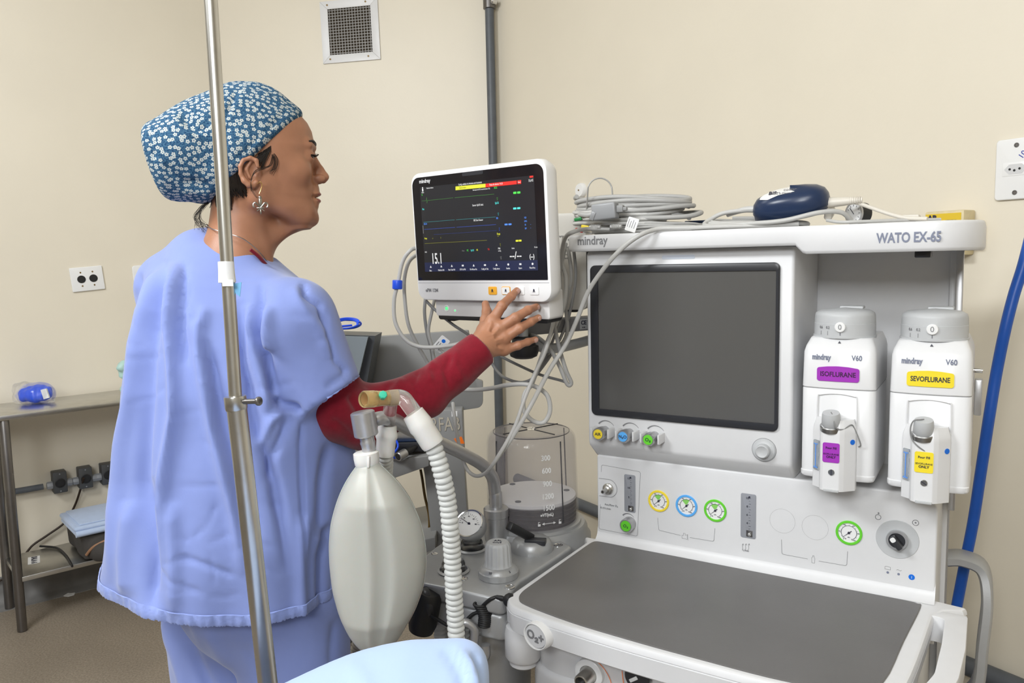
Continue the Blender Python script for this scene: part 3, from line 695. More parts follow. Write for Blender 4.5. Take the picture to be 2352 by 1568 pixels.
# port, orange print and selector on the lower body
BF = -0.2805; pcol = MP(1340, 1560, BF - .02)
k = empty('gas_outlet_port'); k.parent = am
q = MB(); q.lathe([(0.026, -.02), (0.026, .002), (0.024, .0035), (0.016, .0035)], (pcol.x, -0.28, pcol.z), (0, -1, 0), n=36, caps=False); part(q, 'port_surround', 'white_gloss', k)
q = MB(); q.lathe([(0.016, -.01), (0.0155, .004), (0.0125, .008), (0.0125, .03), (0.011, .032), (0.0095, .032), (0.009, .02)], (pcol.x, -0.28, pcol.z), (0, -1, 0), n=30, caps=False); part(q, 'metal_port', 'steel', k)
q = MB(); q.lathe([(0.0092, .022), (0.0001, .022)], (pcol.x, -0.28, pcol.z), (0, -1, 0), n=30, caps=False); part(q, 'bore', 'black_rubber', k)
orr = MB(); c0 = MP(1345, 1568, BF)
for rr_, a0, a1 in ((0.05, -60, 85),):
    pts = [V(c0.x + rr_ * math.cos(R(a0 + (a1 - a0) * i / 20)), 0, c0.z + rr_ * math.sin(R(a0 + (a1 - a0) * i / 20))) for i in range(21)]
    q = line_on(pts, BF, .0014); orr.add(q.v, q.f)
q = line_on([V(c0.x + .05, 0, c0.z + .012), V(c0.x + .072, 0, c0.z + .006), V(c0.x + .068, 0, c0.z + .04)], BF, .0014); orr.add(q.v, q.f)
orr.build('printed_outline', 'orange', am, smooth=False)
c = MP(1462, 1556, BF - .012); k = empty('selector_knob'); k.parent = am
q = MB(); q.lathe([(0.022, 0), (0.022, .01), (0.02, .0125), (0.0001, .0125)], (c.x, BF, c.z), (0, -1, 0), n=30); part(q, 'knob', 'bezel_dark', k)
q = MB(); q.box((-0.014, -0.003, 0.0125), (0.002, 0.003, 0.0145), r=.001, M=FR(c.x, BF, c.z) @ Matrix.Rotation(R(35), 4, 'Z')); part(q, 'pointer', 'white_gloss', k)
# rear grab handle
q = MB()
h0 = MP(2190, 1298, 0.27); pts = [V(0.684, 0.28, h0.z + .01), V(0.71, 0.285, h0.z + .012), V(0.742, 0.28, h0.z), V(0.752, 0.265, h0.z - 0.05), V(0.748, 0.25, h0.z - 0.13), V(0.74, .24, h0.z - .22), V(0.70, .24, h0.z - .26), V(0.684, .24, h0.z - .26)]
sp = spline(pts, 6); rings = []
for i, p in enumerate(sp):
    t = (sp[min(i + 1, len(sp) - 1)] - sp[max(i - 1, 0)]).normalized(); nx = V(0, 1, 0); ny = t.cross(nx).normalized()
    rings.append([p + nx * (x * .028) + ny * (y * .010) for x, y in ((-1, -.6), (-.8, -1), (.8, -1), (1, -.6), (1, .6), (.8, 1), (-.8, 1), (-1, .6))])
q.loft(rings); part(q, 'grab_handle', 'silver_paint')

# ------------------------------------------------------------------ vaporizers
mat('vap_white', (0.73, 0.73, 0.74), 0.3, bump=0.02, bscale=900); mat('clear_plastic', (0.9, 0.93, 0.95), 0.08, trans=0.9, ior=1.4)
mat('sight_blue', (0.12, 0.3, 0.75), 0.2); mat('screw_metal', (0.4, 0.4, 0.4), 0.3, metal=1)
def vaporizer(acen, drug, colr, inkl, label, tether, blueside, bfr=0.0, scr=90):
    v = empty('vaporizer', MACH @ Matrix.Translation((acen, bfr, 0.99)), label=label, cat='vaporizer')
    W = 0.0605; H1 = 0.245
    def sec(w, y0, y1, z, bow=0.006, r=0.012):
        pl = roundpoly([(-w, y0 + bow), (-w * .5, y0 + bow * .25), (0, y0), (w * .5, y0 + bow * .25), (w, y0 + bow), (w, y1), (-w, y1)], [r, .1, .1, .1, r, r * .5, r * .5], 5)
        return [V(x, y, z) for x, y in pl]
    q = MB(); q.loft([sec(W * .97, .002, .17, 0.0), sec(W, 0, .17, 0.003), sec(W, 0.0, .17, 0.010), sec(W * .985, .0015, .17, .0112), sec(W * .985, .0015, .17, .157), sec(W * .975, .0025, .17, .1585)]); q.build('lower_shell', 'vap_white', v, angle=40)
    q = MB(); q.loft([sec(W * .975, .0025, .17, .1595), sec(W * .99, .001, .17, .161), sec(W * .965, .002, .18, .222), sec(W * .93, .008, .18, .232), sec(W * .84, .018, .18, .2445), sec(W * .82, .022, .178, .2465)]); q.build('upper_shell', 'vap_white', v, angle=40)
    q = MB(); q.loft([sec(W * .972, .003, .17, .1583), sec(W * .972, .003, .17, .1600)]); q.build('shell_seam', 'seam', v)
    # dial
    d = empty('dial'); d.parent = v; cy = 0.066; n = 72
    def dr(r, z, amp=0.0, ph=0): return [V(r * (1 - amp * (i % 2)) * math.cos(2 * math.pi * i / n), cy + r * (1 - amp * (i % 2)) * math.sin(2 * math.pi * i / n), z) for i in range(n)]
    rd = 0.0505
    q = MB(); q.loft([dr(rd * 1.03, .2455), dr(rd * 1.03, .249), dr(rd, .2495), dr(rd, .270), dr(rd * .995, .2705, .02), dr(rd * .985, .283, .02), dr(rd * .955, .288, .01), dr(rd * .8, .2925), dr(rd * .0001, .297)]); q.build('dial_body', 'grey_knob', d, angle=50)
    q = MB(); q.box((-.012, cy + .012, .2925), (.028, cy + .04, .2985), r=.003); q.build('dial_grip', 'grey_knob', d)
    Md = Matrix(((1, 0, 0, 0), (0, 0, -1, cy - rd), (0, 1, 0, .2655), (0, 0, 0, 1)))
    q = MB(); q.lathe([(0.0088, -.002), (0.0088, 0.0022), (0.0078, .0034), (0.0001, .0036)], (0, 0, 0), n=28); q2 = MB(); q2.xf(Md).add(q.v, q.f); q2.build('zero_button', 'white_gloss', d)
    text('0', 0.0125, Md @ Matrix.Translation((0, 0, .0037)), 'print_grey', d)
    for ang, tx in ((-24, '0.2'), (-40, '0.6')):
        a = R(ang); Mt = Matrix.Translation((0, cy, .2655)) @ Matrix.Rotation(a, 4, 'Z') @ Matrix(((1, 0, 0, 0), (0, 0, -1, -rd - .0004), (0, 1, 0, 0), (0, 0, 0, 1)))
        text(tx, 0.0068, Mt @ Matrix.Translation((0, -.0015, 0)), 'print_grey', d, sx=.8)
        q = MB(); q.xf(Mt).box((-.0003, -.0145, 0), (.0003, -.0075, .0003)); q.build('dial_tick', 'print_grey', d)
    q = MB(); q.xf(Matrix.Translation((0, cy, .2655)) @ Matrix(((1, 0, 0, 0), (0, 0, -1, -rd - .0004), (0, 1, 0, 0), (0, 0, 0, 1)))).box((-.0004, -.0145, 0), (.0004, -.0085, .0003)); q.build('dial_tick', 'print_dark', d)
    q = MB(); q.prism([(-.0024, -.002), (.0024, -.002), (0, .002)], 0, .0006, M=Matrix(((1, 0, 0, 0), (0, .3, -1, .0125), (0, 1, .3, .240), (0, 0, 0, 1)))); q.build('pointer_mark', 'print_dark', v)
    bow = lambda x: 0.0015 * abs(x) / (W / 2) if abs(x) < W / 2 else 0.0015 + 0.0045 * (abs(x) - W / 2) / (W / 2)
    def fr(x, z, y=0.0): return Matrix(((1, 0, 0, x), (0, 0, -1, y), (0, 1, 0, z), (0, 0, 0, 1)))
    text('mindray', 0.0135, fr(-.0275, .214, .0012), 'print_blue_grey', v, bold=0.0004, fit=.031, bow=bow); text('V60', 0.0125, fr(.0295, .214, .0012), 'print_blue_grey', v, bold=0.0003, fit=.0165, bow=bow)
    # agent label
    t0 = [(-.034, -.013), (.034, -.013), (.034, .010), (.017, .0125), (0, .0135), (-.017, .0125), (-.034, .010)]
    q = MB(); q.prism(roundpoly(t0, [.004, .004, .004, .05, .05, .05, .004], 4), 0, .0014, M=fr(0, .186, .0016)); lb = q.build('agent_label', colr, v)
    b_ = bmesh.new(); b_.from_mesh(lb.data); bmesh.ops.triangulate(b_, faces=b_.faces); bmesh.ops.subdivide_edges(b_, edges=[e for e in b_.edges if abs(e.verts[0].co.x - e.verts[1].co.x) > .01], cuts=5)
    for w_ in b_.verts: w_.co.y += bow(w_.co.x) - .0006
    b_.to_mesh(lb.data); b_.free()
    text(drug, 0.0115, fr(0, .185, -0.0002), inkl, v, bold=0.0003, fit=.057, bow=bow)
    # recessed arch above the filler
    q = MB(); rr_ = []
    ap = [(-.032, .095), (-.0315, .144), (-.028, .1485), (-.015, .151), (0, .152), (.015, .151), (.028, .1485), (.0315, .144), (.032, .095)]
    pts = [V(x, 0.0007, z) for x, z in ap]; q.tube(pts, 0.0011, n=8, sub=3); q.build('arch_edge', 'vap_white', v)
    # filler block
    f = empty('filler_block'); f.parent = v
    bp = [(-.037, 0.004), (-.037, -.006), (-.024, -.016), (-.021, -.026), (-.016, -.030), (.010, -.031), (.017, -.026), (.033, -.010), (.033, 0.004)]
    q = MB(); ztop = .110
    def fs(z, dy=0.0, s=1.0): return [V(x * s, (y if y > 0 else y * s) + dy, z) for x, y in roundpoly(bp, [0, .004, .004, .003, .004, .004, .005, .003, 0], 4)]
    q.loft([fs(-.012), fs(-.006), fs(.088), fs(.096, 0, .98), fs(ztop, .003, .86)]); q.build('filler_body', 'vap_white', f, angle=40)
    q = MB(); q.box((-.014, -.0325, -.0135), (.010, -.022, -.009), r=.001); q.build('bottom_notch', 'grey_knob', f)
    Mt = Matrix.Translation((-.0055, -.018, .098)) @ Matrix.Rotation(R(14), 4, 'X')
    q = MB(); q.xf(Mt).lathe([(.0185, -.006), (.0185, .0015), (.017, .003), (.0155, .0015)], n=30, caps=False); q.build('filler_ring', 'screw_metal', f)
    q = MB(); q.xf(Mt).lathe([(.0125, -.004), (.0145, -.001), (.0145, .0025), (.0155, .004), (.0145, .022), (.0135, .0255), (.0001, .0265)], n=30); q.build('filler_cap', 'grey_knob', f)
    q = MB(); q.xf(Mt); q.tube([V(x, y, z) for x, y, z in tether], .0011, n=8); q.build('cap_tether', 'cable_dark', f)
    Ms = basis(V(-.0292, -.0135, .045), V(.013, -.010, 0), V(0, 0, 1))
    q = MB(); q.xf(Ms).prism(rrect(-.0062, -.026, .0062, .026, .001), -.001, .0022, r=.0006); q.build('sight_glass', 'clear_plastic', f)
    q = MB(); q.xf(Ms).box((-.001, -.022, .0021), (.001, .02, .0026)); q.box((-.0042, -.023, .0021), (.0046, -.0205, .0027)); q.box((-.0042, .0185, .0021), (.0046, .0205, .0027)); q.build('level_mark', 'sight_blue', f)
    ffr = fr(-.003, 0.0, -.0308)
    q = MB(); q.prism(rrect(-.0135, -.017, .0135, .017, .003), 0, .0009, M=fr(-.003, .055, -.0308)); q.build('filler_label', colr, f)
    ts = [text('Pour Fill', .0052, fr(-.003, .063, -.0319), inkl, f, bold=.0001), text(drug, .0042, fr(-.003, .0525, -.0319), inkl, f, fit=.0245), text('ONLY', .0056, fr(-.003, .0475, -.0319), inkl, f, bold=.00015)]
    join_texts(ts, 'lettering', f)
    q = MB(); q.xf(fr(-.002, .021, -.0305)).lathe([(.0052, -.001), (.0052, .0012), (.0045, .002), (.0001, .002)], n=24); q.build('drain_screw', 'screw_metal', f)
    q = MB(); q.xf(fr(-.002, .021, -.0305) @ Matrix.Rotation(R(scr), 4, 'Z')).box((-.005, -.0007, .0018), (.005, .0007, .0023)); q.build('screw_slot', 'print_dark', f)
    Ms = basis(V(.0282, -.0150, .073), V(.016, .016, 0), V(0, 0, 1)); q = MB(); q.xf(Ms).lathe([(.0045, 0), (.0045, .0006), (.0001, .0006)], n=20); q.build('manual_symbol', 'blue_print', f)
    return v
mat('ink_purple', (0.05, 0.008, 0.06), 0.5)
vaporizer(0.5185, 'ISOFLURANE', 'purple', 'ink_purple', 'white vaporizer with purple ISOFLURANE labels, nearer the dark screen', [(0, 0, .026), (.004, -.008, .024), (.010, -.016, .006), (.02, -.008, -.0), (.031, .004, .004), (.036, .006, -.004), (.043, .004, -.022), (.045, .006, -.034), (.040, .014, -.041), (.034, .019, -.040)], True)
vz = vaporizer(0.6585, 'SEVOFLURANE', 'yellow', 'print_dark', 'white vaporizer with yellow SEVOFLURANE labels, at the right end', [(0, 0, .0265), (-.004, -.004, .0275), (-.014, -.007, .026), (-.0185, -.008, .012), (-.016, -.012, -.004), (-.006, -.018, -.014), (.010, -.015, -.026), (.026, -.002, -.035), (.038, .008, -.036)], False, scr=-35)
q = MB(); q.box((.0612, .075, .118), (.0725, .10, .178), r=.002); q.build('side_latch', 'satin_aluminium', vz)
q = MB(); q.cyl((.058, .09, .192), (.072, .09, .192), .004, n=16); q.build('latch_pin', 'chrome', vz)
# ------------------------------------------------------------------ implicit modelling for soft and organic shapes
class Field:
    def __init__(s, lo, hi, h):
        s.lo = np.array(lo, float); s.h = h
        n = [int(math.ceil((b - a) / h)) + 1 for a, b in zip(lo, hi)]
        ax = [s.lo[i] + h * np.arange(n[i]) for i in range(3)]
        s.X, s.Y, s.Z = np.meshgrid(*ax, indexing='ij'); s.X = s.X.astype(np.float32); s.Y = s.Y.astype(np.float32); s.Z = s.Z.astype(np.float32)
        s.f = np.full(s.X.shape, 1.0, np.float32)
    @staticmethod
    def smin(a, b, k):
        if k <= 0: return np.minimum(a, b)
        h = np.clip(0.5 + 0.5 * (b - a) / k, 0, 1); return b * (1 - h) + a * h - k * h * (1 - h)
    def union(s, d, k=0.0): s.f = s.smin(s.f, d.astype(np.float32), k); return s
    def cut(s, d, k=0.0): s.f = -s.smin(-s.f, d.astype(np.float32), k); return s        # removes where d < 0
    def keep(s, d, k=0.0): s.f = -s.smin(-s.f, -d.astype(np.float32), k); return s      # keeps where d < 0
    def cap(s, a, b, ra, rb=None):
        rb = ra if rb is None else rb
        a = np.array(a, float); b = np.array(b, float); d = b - a; L2 = float(d @ d) + 1e-12
        t = np.clip(((s.X - a[0]) * d[0] + (s.Y - a[1]) * d[1] + (s.Z - a[2]) * d[2]) / L2, 0, 1)
        return np.sqrt((s.X - a[0] - t * d[0]) ** 2 + (s.Y - a[1] - t * d[1]) ** 2 + (s.Z - a[2] - t * d[2]) ** 2) - (ra + (rb - ra) * t)
    def ell(s, c, r, axes=None):
        x, y, z = s.X - c[0], s.Y - c[1], s.Z - c[2]
        if axes is not None:
            u, v, w = [np.array(a, float) for a in axes]
            x, y, z = x * u[0] + y * u[1] + z * u[2], x * v[0] + y * v[1] + z * v[2], x * w[0] + y * w[1] + z * w[2]
        k0 = np.sqrt((x / r[0]) ** 2 + (y / r[1]) ** 2 + (z / r[2]) ** 2); k1 = np.sqrt((x / r[0] ** 2) ** 2 + (y / r[1] ** 2) ** 2 + (z / r[2] ** 2) ** 2) + 1e-9
        return k0 * (k0 - 1) / k1
    def mesh(s):
        f = s.f; n = f.shape; ins = f < 0
        cs = np.zeros((n[0] - 1, n[1] - 1, n[2] - 1), np.int8)
        for dx in (0, 1):
            for dy in (0, 1):
                for dz in (0, 1): cs += ins[dx:n[0] - 1 + dx, dy:n[1] - 1 + dy, dz:n[2] - 1 + dz]
        act = (cs > 0) & (cs < 8); ids = -np.ones(act.shape, np.int64); idx = np.argwhere(act); ids[act] = np.arange(len(idx))
        acc = np.zeros((len(idx), 3)); cnt = np.zeros(len(idx))
        i0 = idx
        for ax in range(3):
            o1, o2 = [a for a in range(3) if a != ax]
            for u in (0, 1):
                for v in (0, 1):
                    p = i0.copy(); p[:, o1] += u; p[:, o2] += v; q = p.copy(); q[:, ax] += 1
                    fa = f[p[:, 0], p[:, 1], p[:, 2]]; fb = f[q[:, 0], q[:, 1], q[:, 2]]; m = (fa < 0) != (fb < 0)
                    t = np.where(m, fa / (fa - fb + 1e-20), 0); pos = p.astype(float); pos[:, ax] += t
                    acc[m] += pos[m]; cnt[m] += 1
        V_ = acc / np.maximum(cnt, 1)[:, None] * s.h + s.lo
        F_ = []
        for ax in range(3):
            o1, o2 = [(1, 2), (2, 0), (0, 1)][ax]
            sl0 = [slice(1, -1)] * 3; sl0[ax] = slice(0, n[ax] - 1); sl1 = list(sl0); sl1[ax] = slice(1, n[ax])
            a_ = ins[tuple(sl0)]; b_ = ins[tuple(sl1)]; e = np.argwhere(a_ != b_)
            if not len(e): continue
            flip = a_[e[:, 0], e[:, 1], e[:, 2]]
            off = np.array([1, 1, 1]); off[ax] = 0; e = e + off
            def g(d1, d2):
                q = e.copy(); q[:, o1] += d1; q[:, o2] += d2; return ids[q[:, 0], q[:, 1], q[:, 2]]
            quad = np.stack([g(-1, -1), g(0, -1), g(0, 0), g(-1, 0)], 1)
            quad[~flip] = quad[~flip][:, ::-1]; F_.append(quad)
        F_ = np.concatenate(F_); F_ = F_[(F_ >= 0).all(1)]
        return V_, F_
def relax(Vv, Ff, it=2, lam=0.5):
    e = np.concatenate([Ff[:, [0, 1]], Ff[:, [1, 2]], Ff[:, [2, 3]], Ff[:, [3, 0]]]); n = len(Vv)
    for k in range(it):
        acc = np.zeros_like(Vv); cnt = np.zeros(n)
        for a, b in ((0, 1), (1, 0)):
            for c in range(3): acc[:, c] += np.bincount(e[:, a], Vv[e[:, b], c], n)
            cnt += np.bincount(e[:, a], minlength=n)
        Vv = Vv + lam * (acc / np.maximum(cnt, 1)[:, None] - Vv)
    return Vv
def vnormals(Vv, Ff):
    fn = np.cross(Vv[Ff[:, 2]] - Vv[Ff[:, 0]], Vv[Ff[:, 3]] - Vv[Ff[:, 1]]); N = np.zeros_like(Vv)
    for k in range(4):
        for c in range(3): N[:, c] += np.bincount(Ff[:, k], fn[:, c], len(Vv))
    return N / (np.linalg.norm(N, axis=1)[:, None] + 1e-12)
def soft(name, Vv, Ff, m, parent, origin=(0, 0, 0)):
    me = bpy.data.meshes.new(name); o = np.array(origin)
    me.from_pydata((Vv - o).tolist(), [], Ff.tolist()); me.update(); me.materials.append(MATS[m])
    me.polygons.foreach_set('use_smooth', [True] * len(me.polygons))
    ob = bpy.data.objects.new(name, me); COL.objects.link(ob)
    if parent is not None: ob.parent = parent
    else: ob.location = origin
    return ob
def seen_px(Vv):
    d = Vv - CC; z = d @ CF; return 1176 + F_PX * (d @ CR) / z, 784 - F_PX * (d @ CU) / z
def polydist(px, py, pts):
    """distance to a polyline and position along it"""
    best = np.full(px.shape, 1e9); tt = np.zeros(px.shape); n = len(pts) - 1
    for i in range(n):
        ax, ay = pts[i]; bx, by = pts[i + 1]; dx, dy = bx - ax, by - ay; L = dx * dx + dy * dy + 1e-9
        t = np.clip(((px - ax) * dx + (py - ay) * dy) / L, 0, 1); d = np.hypot(px - ax - t * dx, py - ay - t * dy)
        m = d < best; best[m] = d[m]; tt[m] = (i + t[m]) / n
    return best, tt
def folds(Vv, Ff, lst, facing=0.0):
    """cloth folds pushed into the surface that faces the room's viewer side: (points, height in m, half width)"""
    N = vnormals(Vv, Ff); px, py = seen_px(Vv); d = CC - Vv; d /= np.linalg.norm(d, axis=1)[:, None]
    w = np.clip((np.einsum('ij,ij->i', N, d) - facing) / 0.35, 0, 1); D = np.zeros(len(Vv))
    for pts, h, s in lst:
        r, t = polydist(px, py, pts); D += h * np.exp(-(r / s) ** 2) * np.clip(np.minimum(t, 1 - t) * 6, 0, 1) ** 0.7
    return Vv + N * (D * w)[:, None]
def wob(Vv, Ff, amp, fr, seed=0):
    rs = np.random.RandomState(seed); D = np.zeros(len(Vv))
    for k in range(7):
        q = rs.normal(size=3); q *= fr * rs.uniform(0.6, 1.6) / np.linalg.norm(q); D += np.sin(Vv @ q + rs.uniform(0, 6.3))
    return Vv + vnormals(Vv, Ff) * (D * amp / 3)[:, None]

# ------------------------------------------------------------------ person
mat('skin', (0.385, 0.178, 0.100), 0.44, var=0.07, vscale=35, bump=0.06, bscale=500, sss=0.12)
mat('scrub_blue', (0.225, 0.285, 0.585), 0.85, spec=0.15, var=0.05, vscale=6, bump=0.22, bscale=60, sheen=0.3)
mat('hem_blue', (0.245, 0.31, 0.62), 0.85, spec=0.15, var=0.10, vscale=90, bump=0.4, bscale=120, sheen=0.3)
mat('knit_red', (0.19, 0.008, 0.018), 0.9, spec=0.1, var=0.08, vscale=120, bump=0.25, bscale=700, sheen=0.25)
mat('hair_dark', (0.012, 0.008, 0.006), 0.45)
mat('lip', (0.30, 0.095, 0.075), 0.4); mat('nail', (0.52, 0.30, 0.24), 0.25); mat('eye_white', (0.6, 0.55, 0.5), 0.2)
mat('eye_dark', (0.03, 0.015, 0.01), .1); mat('antique_silver', (0.36, 0.34, 0.30), 0.3, metal=1); mat('gold', (0.75, 0.5, 0.2), 0.25, metal=1); mat('shoe_white', (0.7, 0.7, 0.7), 0.5)
FOOT = V(-0.46, 1.32, 0)
person = empty('person', loc=FOOT, label='person in blue scrubs, floral cap and dark red sleeves touching the patient monitor', cat='person')
def LP(v): return v                                              # children use world measures minus the foot point
AH = R(18.5)
HD = V(math.cos(AH), math.sin(AH), 0); HL = V(-math.sin(AH), math.cos(AH), 0)
H0 = P(620, 400, 1.32)
HM = Matrix.Identity(4)
for i in range(3): HM[i][0], HM[i][1], HM[i][2], HM[i][3] = HD[i], HL[i], (0, 0, 1)[i], H0[i]
HI = HM.inverted()
def hp(px, py):
    q = HI @ PL(px, py, H0, HL); return q.x, q.z
fpts = [hp(*p) for p in ((560, 205), (640, 232), (685, 262), (706, 285), (716, 305), (720.5, 326), (721.5, 343), (719, 358), (717.5, 375), (718, 395), (719, 418), (721, 430), (722.5, 442), (723, 449), (723.5, 455), (724, 463), (725, 472), (726, 480), (728.5, 492), (726, 503), (719, 513), (705, 519.5), (683, 521))]
fz = np.array([p[1] for p in fpts])[::-1]; fs_ = np.array([p[0] for p in fpts])[::-1]
F = Field((-0.155, -0.105, -0.30), (0.135, 0.105, 0.19), 0.00185)
zc_ = H0.z
Z = F.Z; X = F.X; Y = F.Y
z_top, z_chin = fz[-1], fz[0]
front = np.interp(Z, fz, fs_)
def ipz(pts): 
    a = sorted([(hp(600, y)[1], v) for y, v in pts]); return np.interp(Z, [p[0] for p in a], [p[1] for p in a])
back = ipz([(200, -.06), (260, -.098), (320, -.105), (380, -.098), (430, -.07), (470, -.03), (500, 0.015), (519, 0.03)])
half = ipz([(200, .035), (240, .054), (290, .066), (340, .071), (380, .071), (420, .065), (450, .058), (480, .047), (500, .036), (519, .022)])
cen = ipz([(200, -.02), (300, -.012), (360, -.010), (420, -.004), (460, .012), (490, .035), (519, .05)])
t = np.where(X > cen, (X - cen) / np.maximum(front - cen, .01), (cen - X) / np.maximum(cen - back, .01)); pw = 2.15
rr = (np.abs(t) ** pw + np.abs(Y / half) ** pw) ** (1 / pw)
d = (rr - 1) * np.minimum(half, 0.05)
d = np.maximum(d, (z_chin - Z) * .9); d = np.maximum(d, (Z - z_top) * .9)
F.union(d)
def h3(px, py, y=0.0): s_, z_ = hp(px, py); return (s_, y, z_)
# jaw, cheeks, neck
for sg in (-1, 1):
    F.union(F.cap(h3(590, 455, sg * .050), h3(690, 500, sg * .022), .016, .014), .02)
    F.union(F.ell(h3(675, 400, sg * .043), (.022, .016, .017)), .018)
    F.union(F.cap(h3(598, 430, sg * .052), h3(592, 462, sg * .048), .014, .014), .02)
F.union(F.cap(h3(556, 480), h3(540, 640), .048, .053), .018)
F.union(F.cap(h3(535, 620), h3(520, 700), .055, .070), .03)
F.union(F.cap(h3(682, 503), h3(606, 548), .0125, .022), .022)
F.union(F.ell(h3(712, 505), (.014, .016, .012)), .012)
for sg in (-1, 1):
    F.union(F.cap(h3(560, 450, sg * .04), h3(612, 610, sg * .012), .011, .009), .012)        # neck muscle
# brow ridge, eye sockets, eyeballs
for sg in (-1, 1):
    F.cut(F.ell(h3(721, 360, sg * .031), (.0105, .016, .0095)), .010)
    F.union(F.cap(h3(714, 341, sg * .012), h3(704, 340, sg * .038), .0045, .005), .012)
    F.union(F.ell(h3(701, 365, sg * .031), (.0140, .0140, .0130)), .005)
    F.cut(F.ell(h3(716.5, 366.5, sg * .033), (.0065, .0125, .0021)), .0012)
# nose
F.union(F.cap(h3(716, 358), h3(734, 390), .0062, .0068), .006)
F.union(F.cap(h3(734, 390), h3(744.5, 406), .0068, .0083), .004)
for sg in (-1, 1):
    F.union(F.ell(h3(732, 412, sg * .0115), (.0105, .0062, .0072)), .004)
F.union(F.cap(h3(728, 400), h3(742, 416), .0075, .0045), .004)
for sg in (-1, 1): F.cut(F.ell(h3(738, 420, sg * .0062), (.0052, .0030, .0034)), .0015)
# mouth line and lips
F.union(F.ell(h3(723, 437), (.0075, .017, .0120)), .008); F.union(F.ell(h3(722, 471), (.0070, .016, .0080)), .008)
F.union(F.ell(h3(722, 446), (.0105, .023, .0050)), .003); F.union(F.ell(h3(722, 462.5), (.0100, .020, .0056)), .003)
F.cut(F.ell(h3(729, 454.3), (.010, .024, .0009)), .0012)
for sg in (-1, 1):
    F.cut(F.ell(h3(716, 455, sg * .0245), (.003, .0035, .002)), .004)
    pass
# ears
for sg in (-1, 1):
    yb = sg * .0715
    F.union(F.ell(h3(577, 404, yb), (.0155, .0045, .0240)), .003)
    helix = [(590, 396), (588, 383), (575, 377), (560, 382), (553, 396), (554, 412), (562, 427), (572, 436), (580, 437), (587, 430)]
    for k in range(len(helix) - 1):
        yo = sg * (.0795 - (.004 if k > 6 else 0) + (.0015 if k < 5 else 0))
        F.union(F.cap(h3(*helix[k], yo), h3(*helix[k + 1], yo), .0033 if k < 6 else .0045, .0033 if k < 5 else .0048), .002)
    F.union(F.cap(h3(577, 384, sg * .077), h3(566, 402, sg * .077), .0026, .0028), .002); F.union(F.cap(h3(566, 402, sg * .077), h3(574, 420, sg * .077), .0028, .0028), .002)
    F.cut(F.ell(h3(582, 404, sg * .0785), (.0060, .0055, .0095)), .003)
    F.union(F.ell(h3(593, 408, sg * .073), (.0042, .0052, .0062)), .003)
hv, hf = F.mesh(); hv = relax(hv, hf, 1, .4)
hmn = np.array([[HM[i][j] for j in range(4)] for i in range(3)])
hv = hv @ hmn[:, :3].T + hmn[:, 3]
# hand and wrist, palm towards the monitor
YH = 1.40
def q3(px, py, Y): return tuple(P(px, py, Y))
FG = {
 'thumb': [(1112, 760, 1.405), (1116, 735, 1.425), (1118, 716, 1.445), (1115, 698, 1.455)],
 'index': [(1131, 737, 1.395), (1153, 702, 1.40), (1174, 681, 1.425), (1187, 667, 1.437)],
 'middle': [(1147, 753, 1.388), (1184, 730, 1.385), (1213, 712, 1.405), (1233, 704, 1.427)],
 'ring': [(1158, 776, 1.385), (1193, 754, 1.385), (1219, 739, 1.40), (1237, 729, 1.412)],
 'little': [(1158, 803, 1.388), (1190, 793, 1.39), (1212, 785, 1.40), (1230, 779, 1.41)]}
RD = {'thumb': (.0125, .0105, .0088, .0072), 'index': (.0105, .0088, .0076, .0062), 'middle': (.0108, .0090, .0078, .0063), 'ring': (.0103, .0084, .0073, .0060), 'little': (.0095, .0074, .0064, .0054)}
W_ = q3(1102, 800, 1.375); W0_ = q3(1060, 830, 1.362)
lo = np.min([W0_] + [q3(*p) for v in FG.values() for p in v], 0) - .03; hi = np.max([W0_] + [q3(*p) for v in FG.values() for p in v], 0) + .03
G = Field(lo, hi, 0.00145)
palmk = .012
G.union(G.cap(W0_, W_, .0265, .0245))
for nm in ('index', 'middle', 'ring', 'little'):
    a = q3(*FG[nm][0]); wp = np.array(W_) * .72 + np.array(a) * .28
    G.union(G.cap(wp, a, .0150, RD[nm][0] + .0008), palmk)
G.union(G.cap(q3(1140, 762, 1.398), q3(1150, 795, 1.398), .011, .010), .012)
G.union(G.cap(W_, q3(*FG['thumb'][0]), .017, .0150), .014)
for nm, pts in FG.items():
    pp = [q3(*p) for p in pts]; rd = RD[nm]; H_ = Field.__new__(Field); H_.X, H_.Y, H_.Z = G.X, G.Y, G.Z; H_.f = np.full(G.X.shape, 1.0, np.float32)
    for k in range(3): H_.union(H_.cap(pp[k], pp[k + 1], rd[k], rd[k + 1]), .002)
    for k in (1, 2): H_.union(H_.ell(pp[k], (rd[k] * 1.06,) * 3), .003)
    if nm != 'thumb': H_.union(H_.ell(pp[0], (rd[0] * 1.08,) * 3), .004)
    G.union(H_.f, .0045)
for a, b in (('index', 'middle'), ('middle', 'ring'), ('ring', 'little')):                     # hollows between the knuckles
    A_, B_ = np.array(q3(*FG[a][0])), np.array(q3(*FG[b][0])); m_ = (A_ + B_) / 2; m_[1] -= .0165
    G.cut(G.cap(m_, m_ * .75 + np.array(W_) * .25 - np.array((0, .002, 0)), .0018, .0012), .006)
gv, gf = G.mesh(); gv = relax(gv, gf, 1, .4)
crs = []
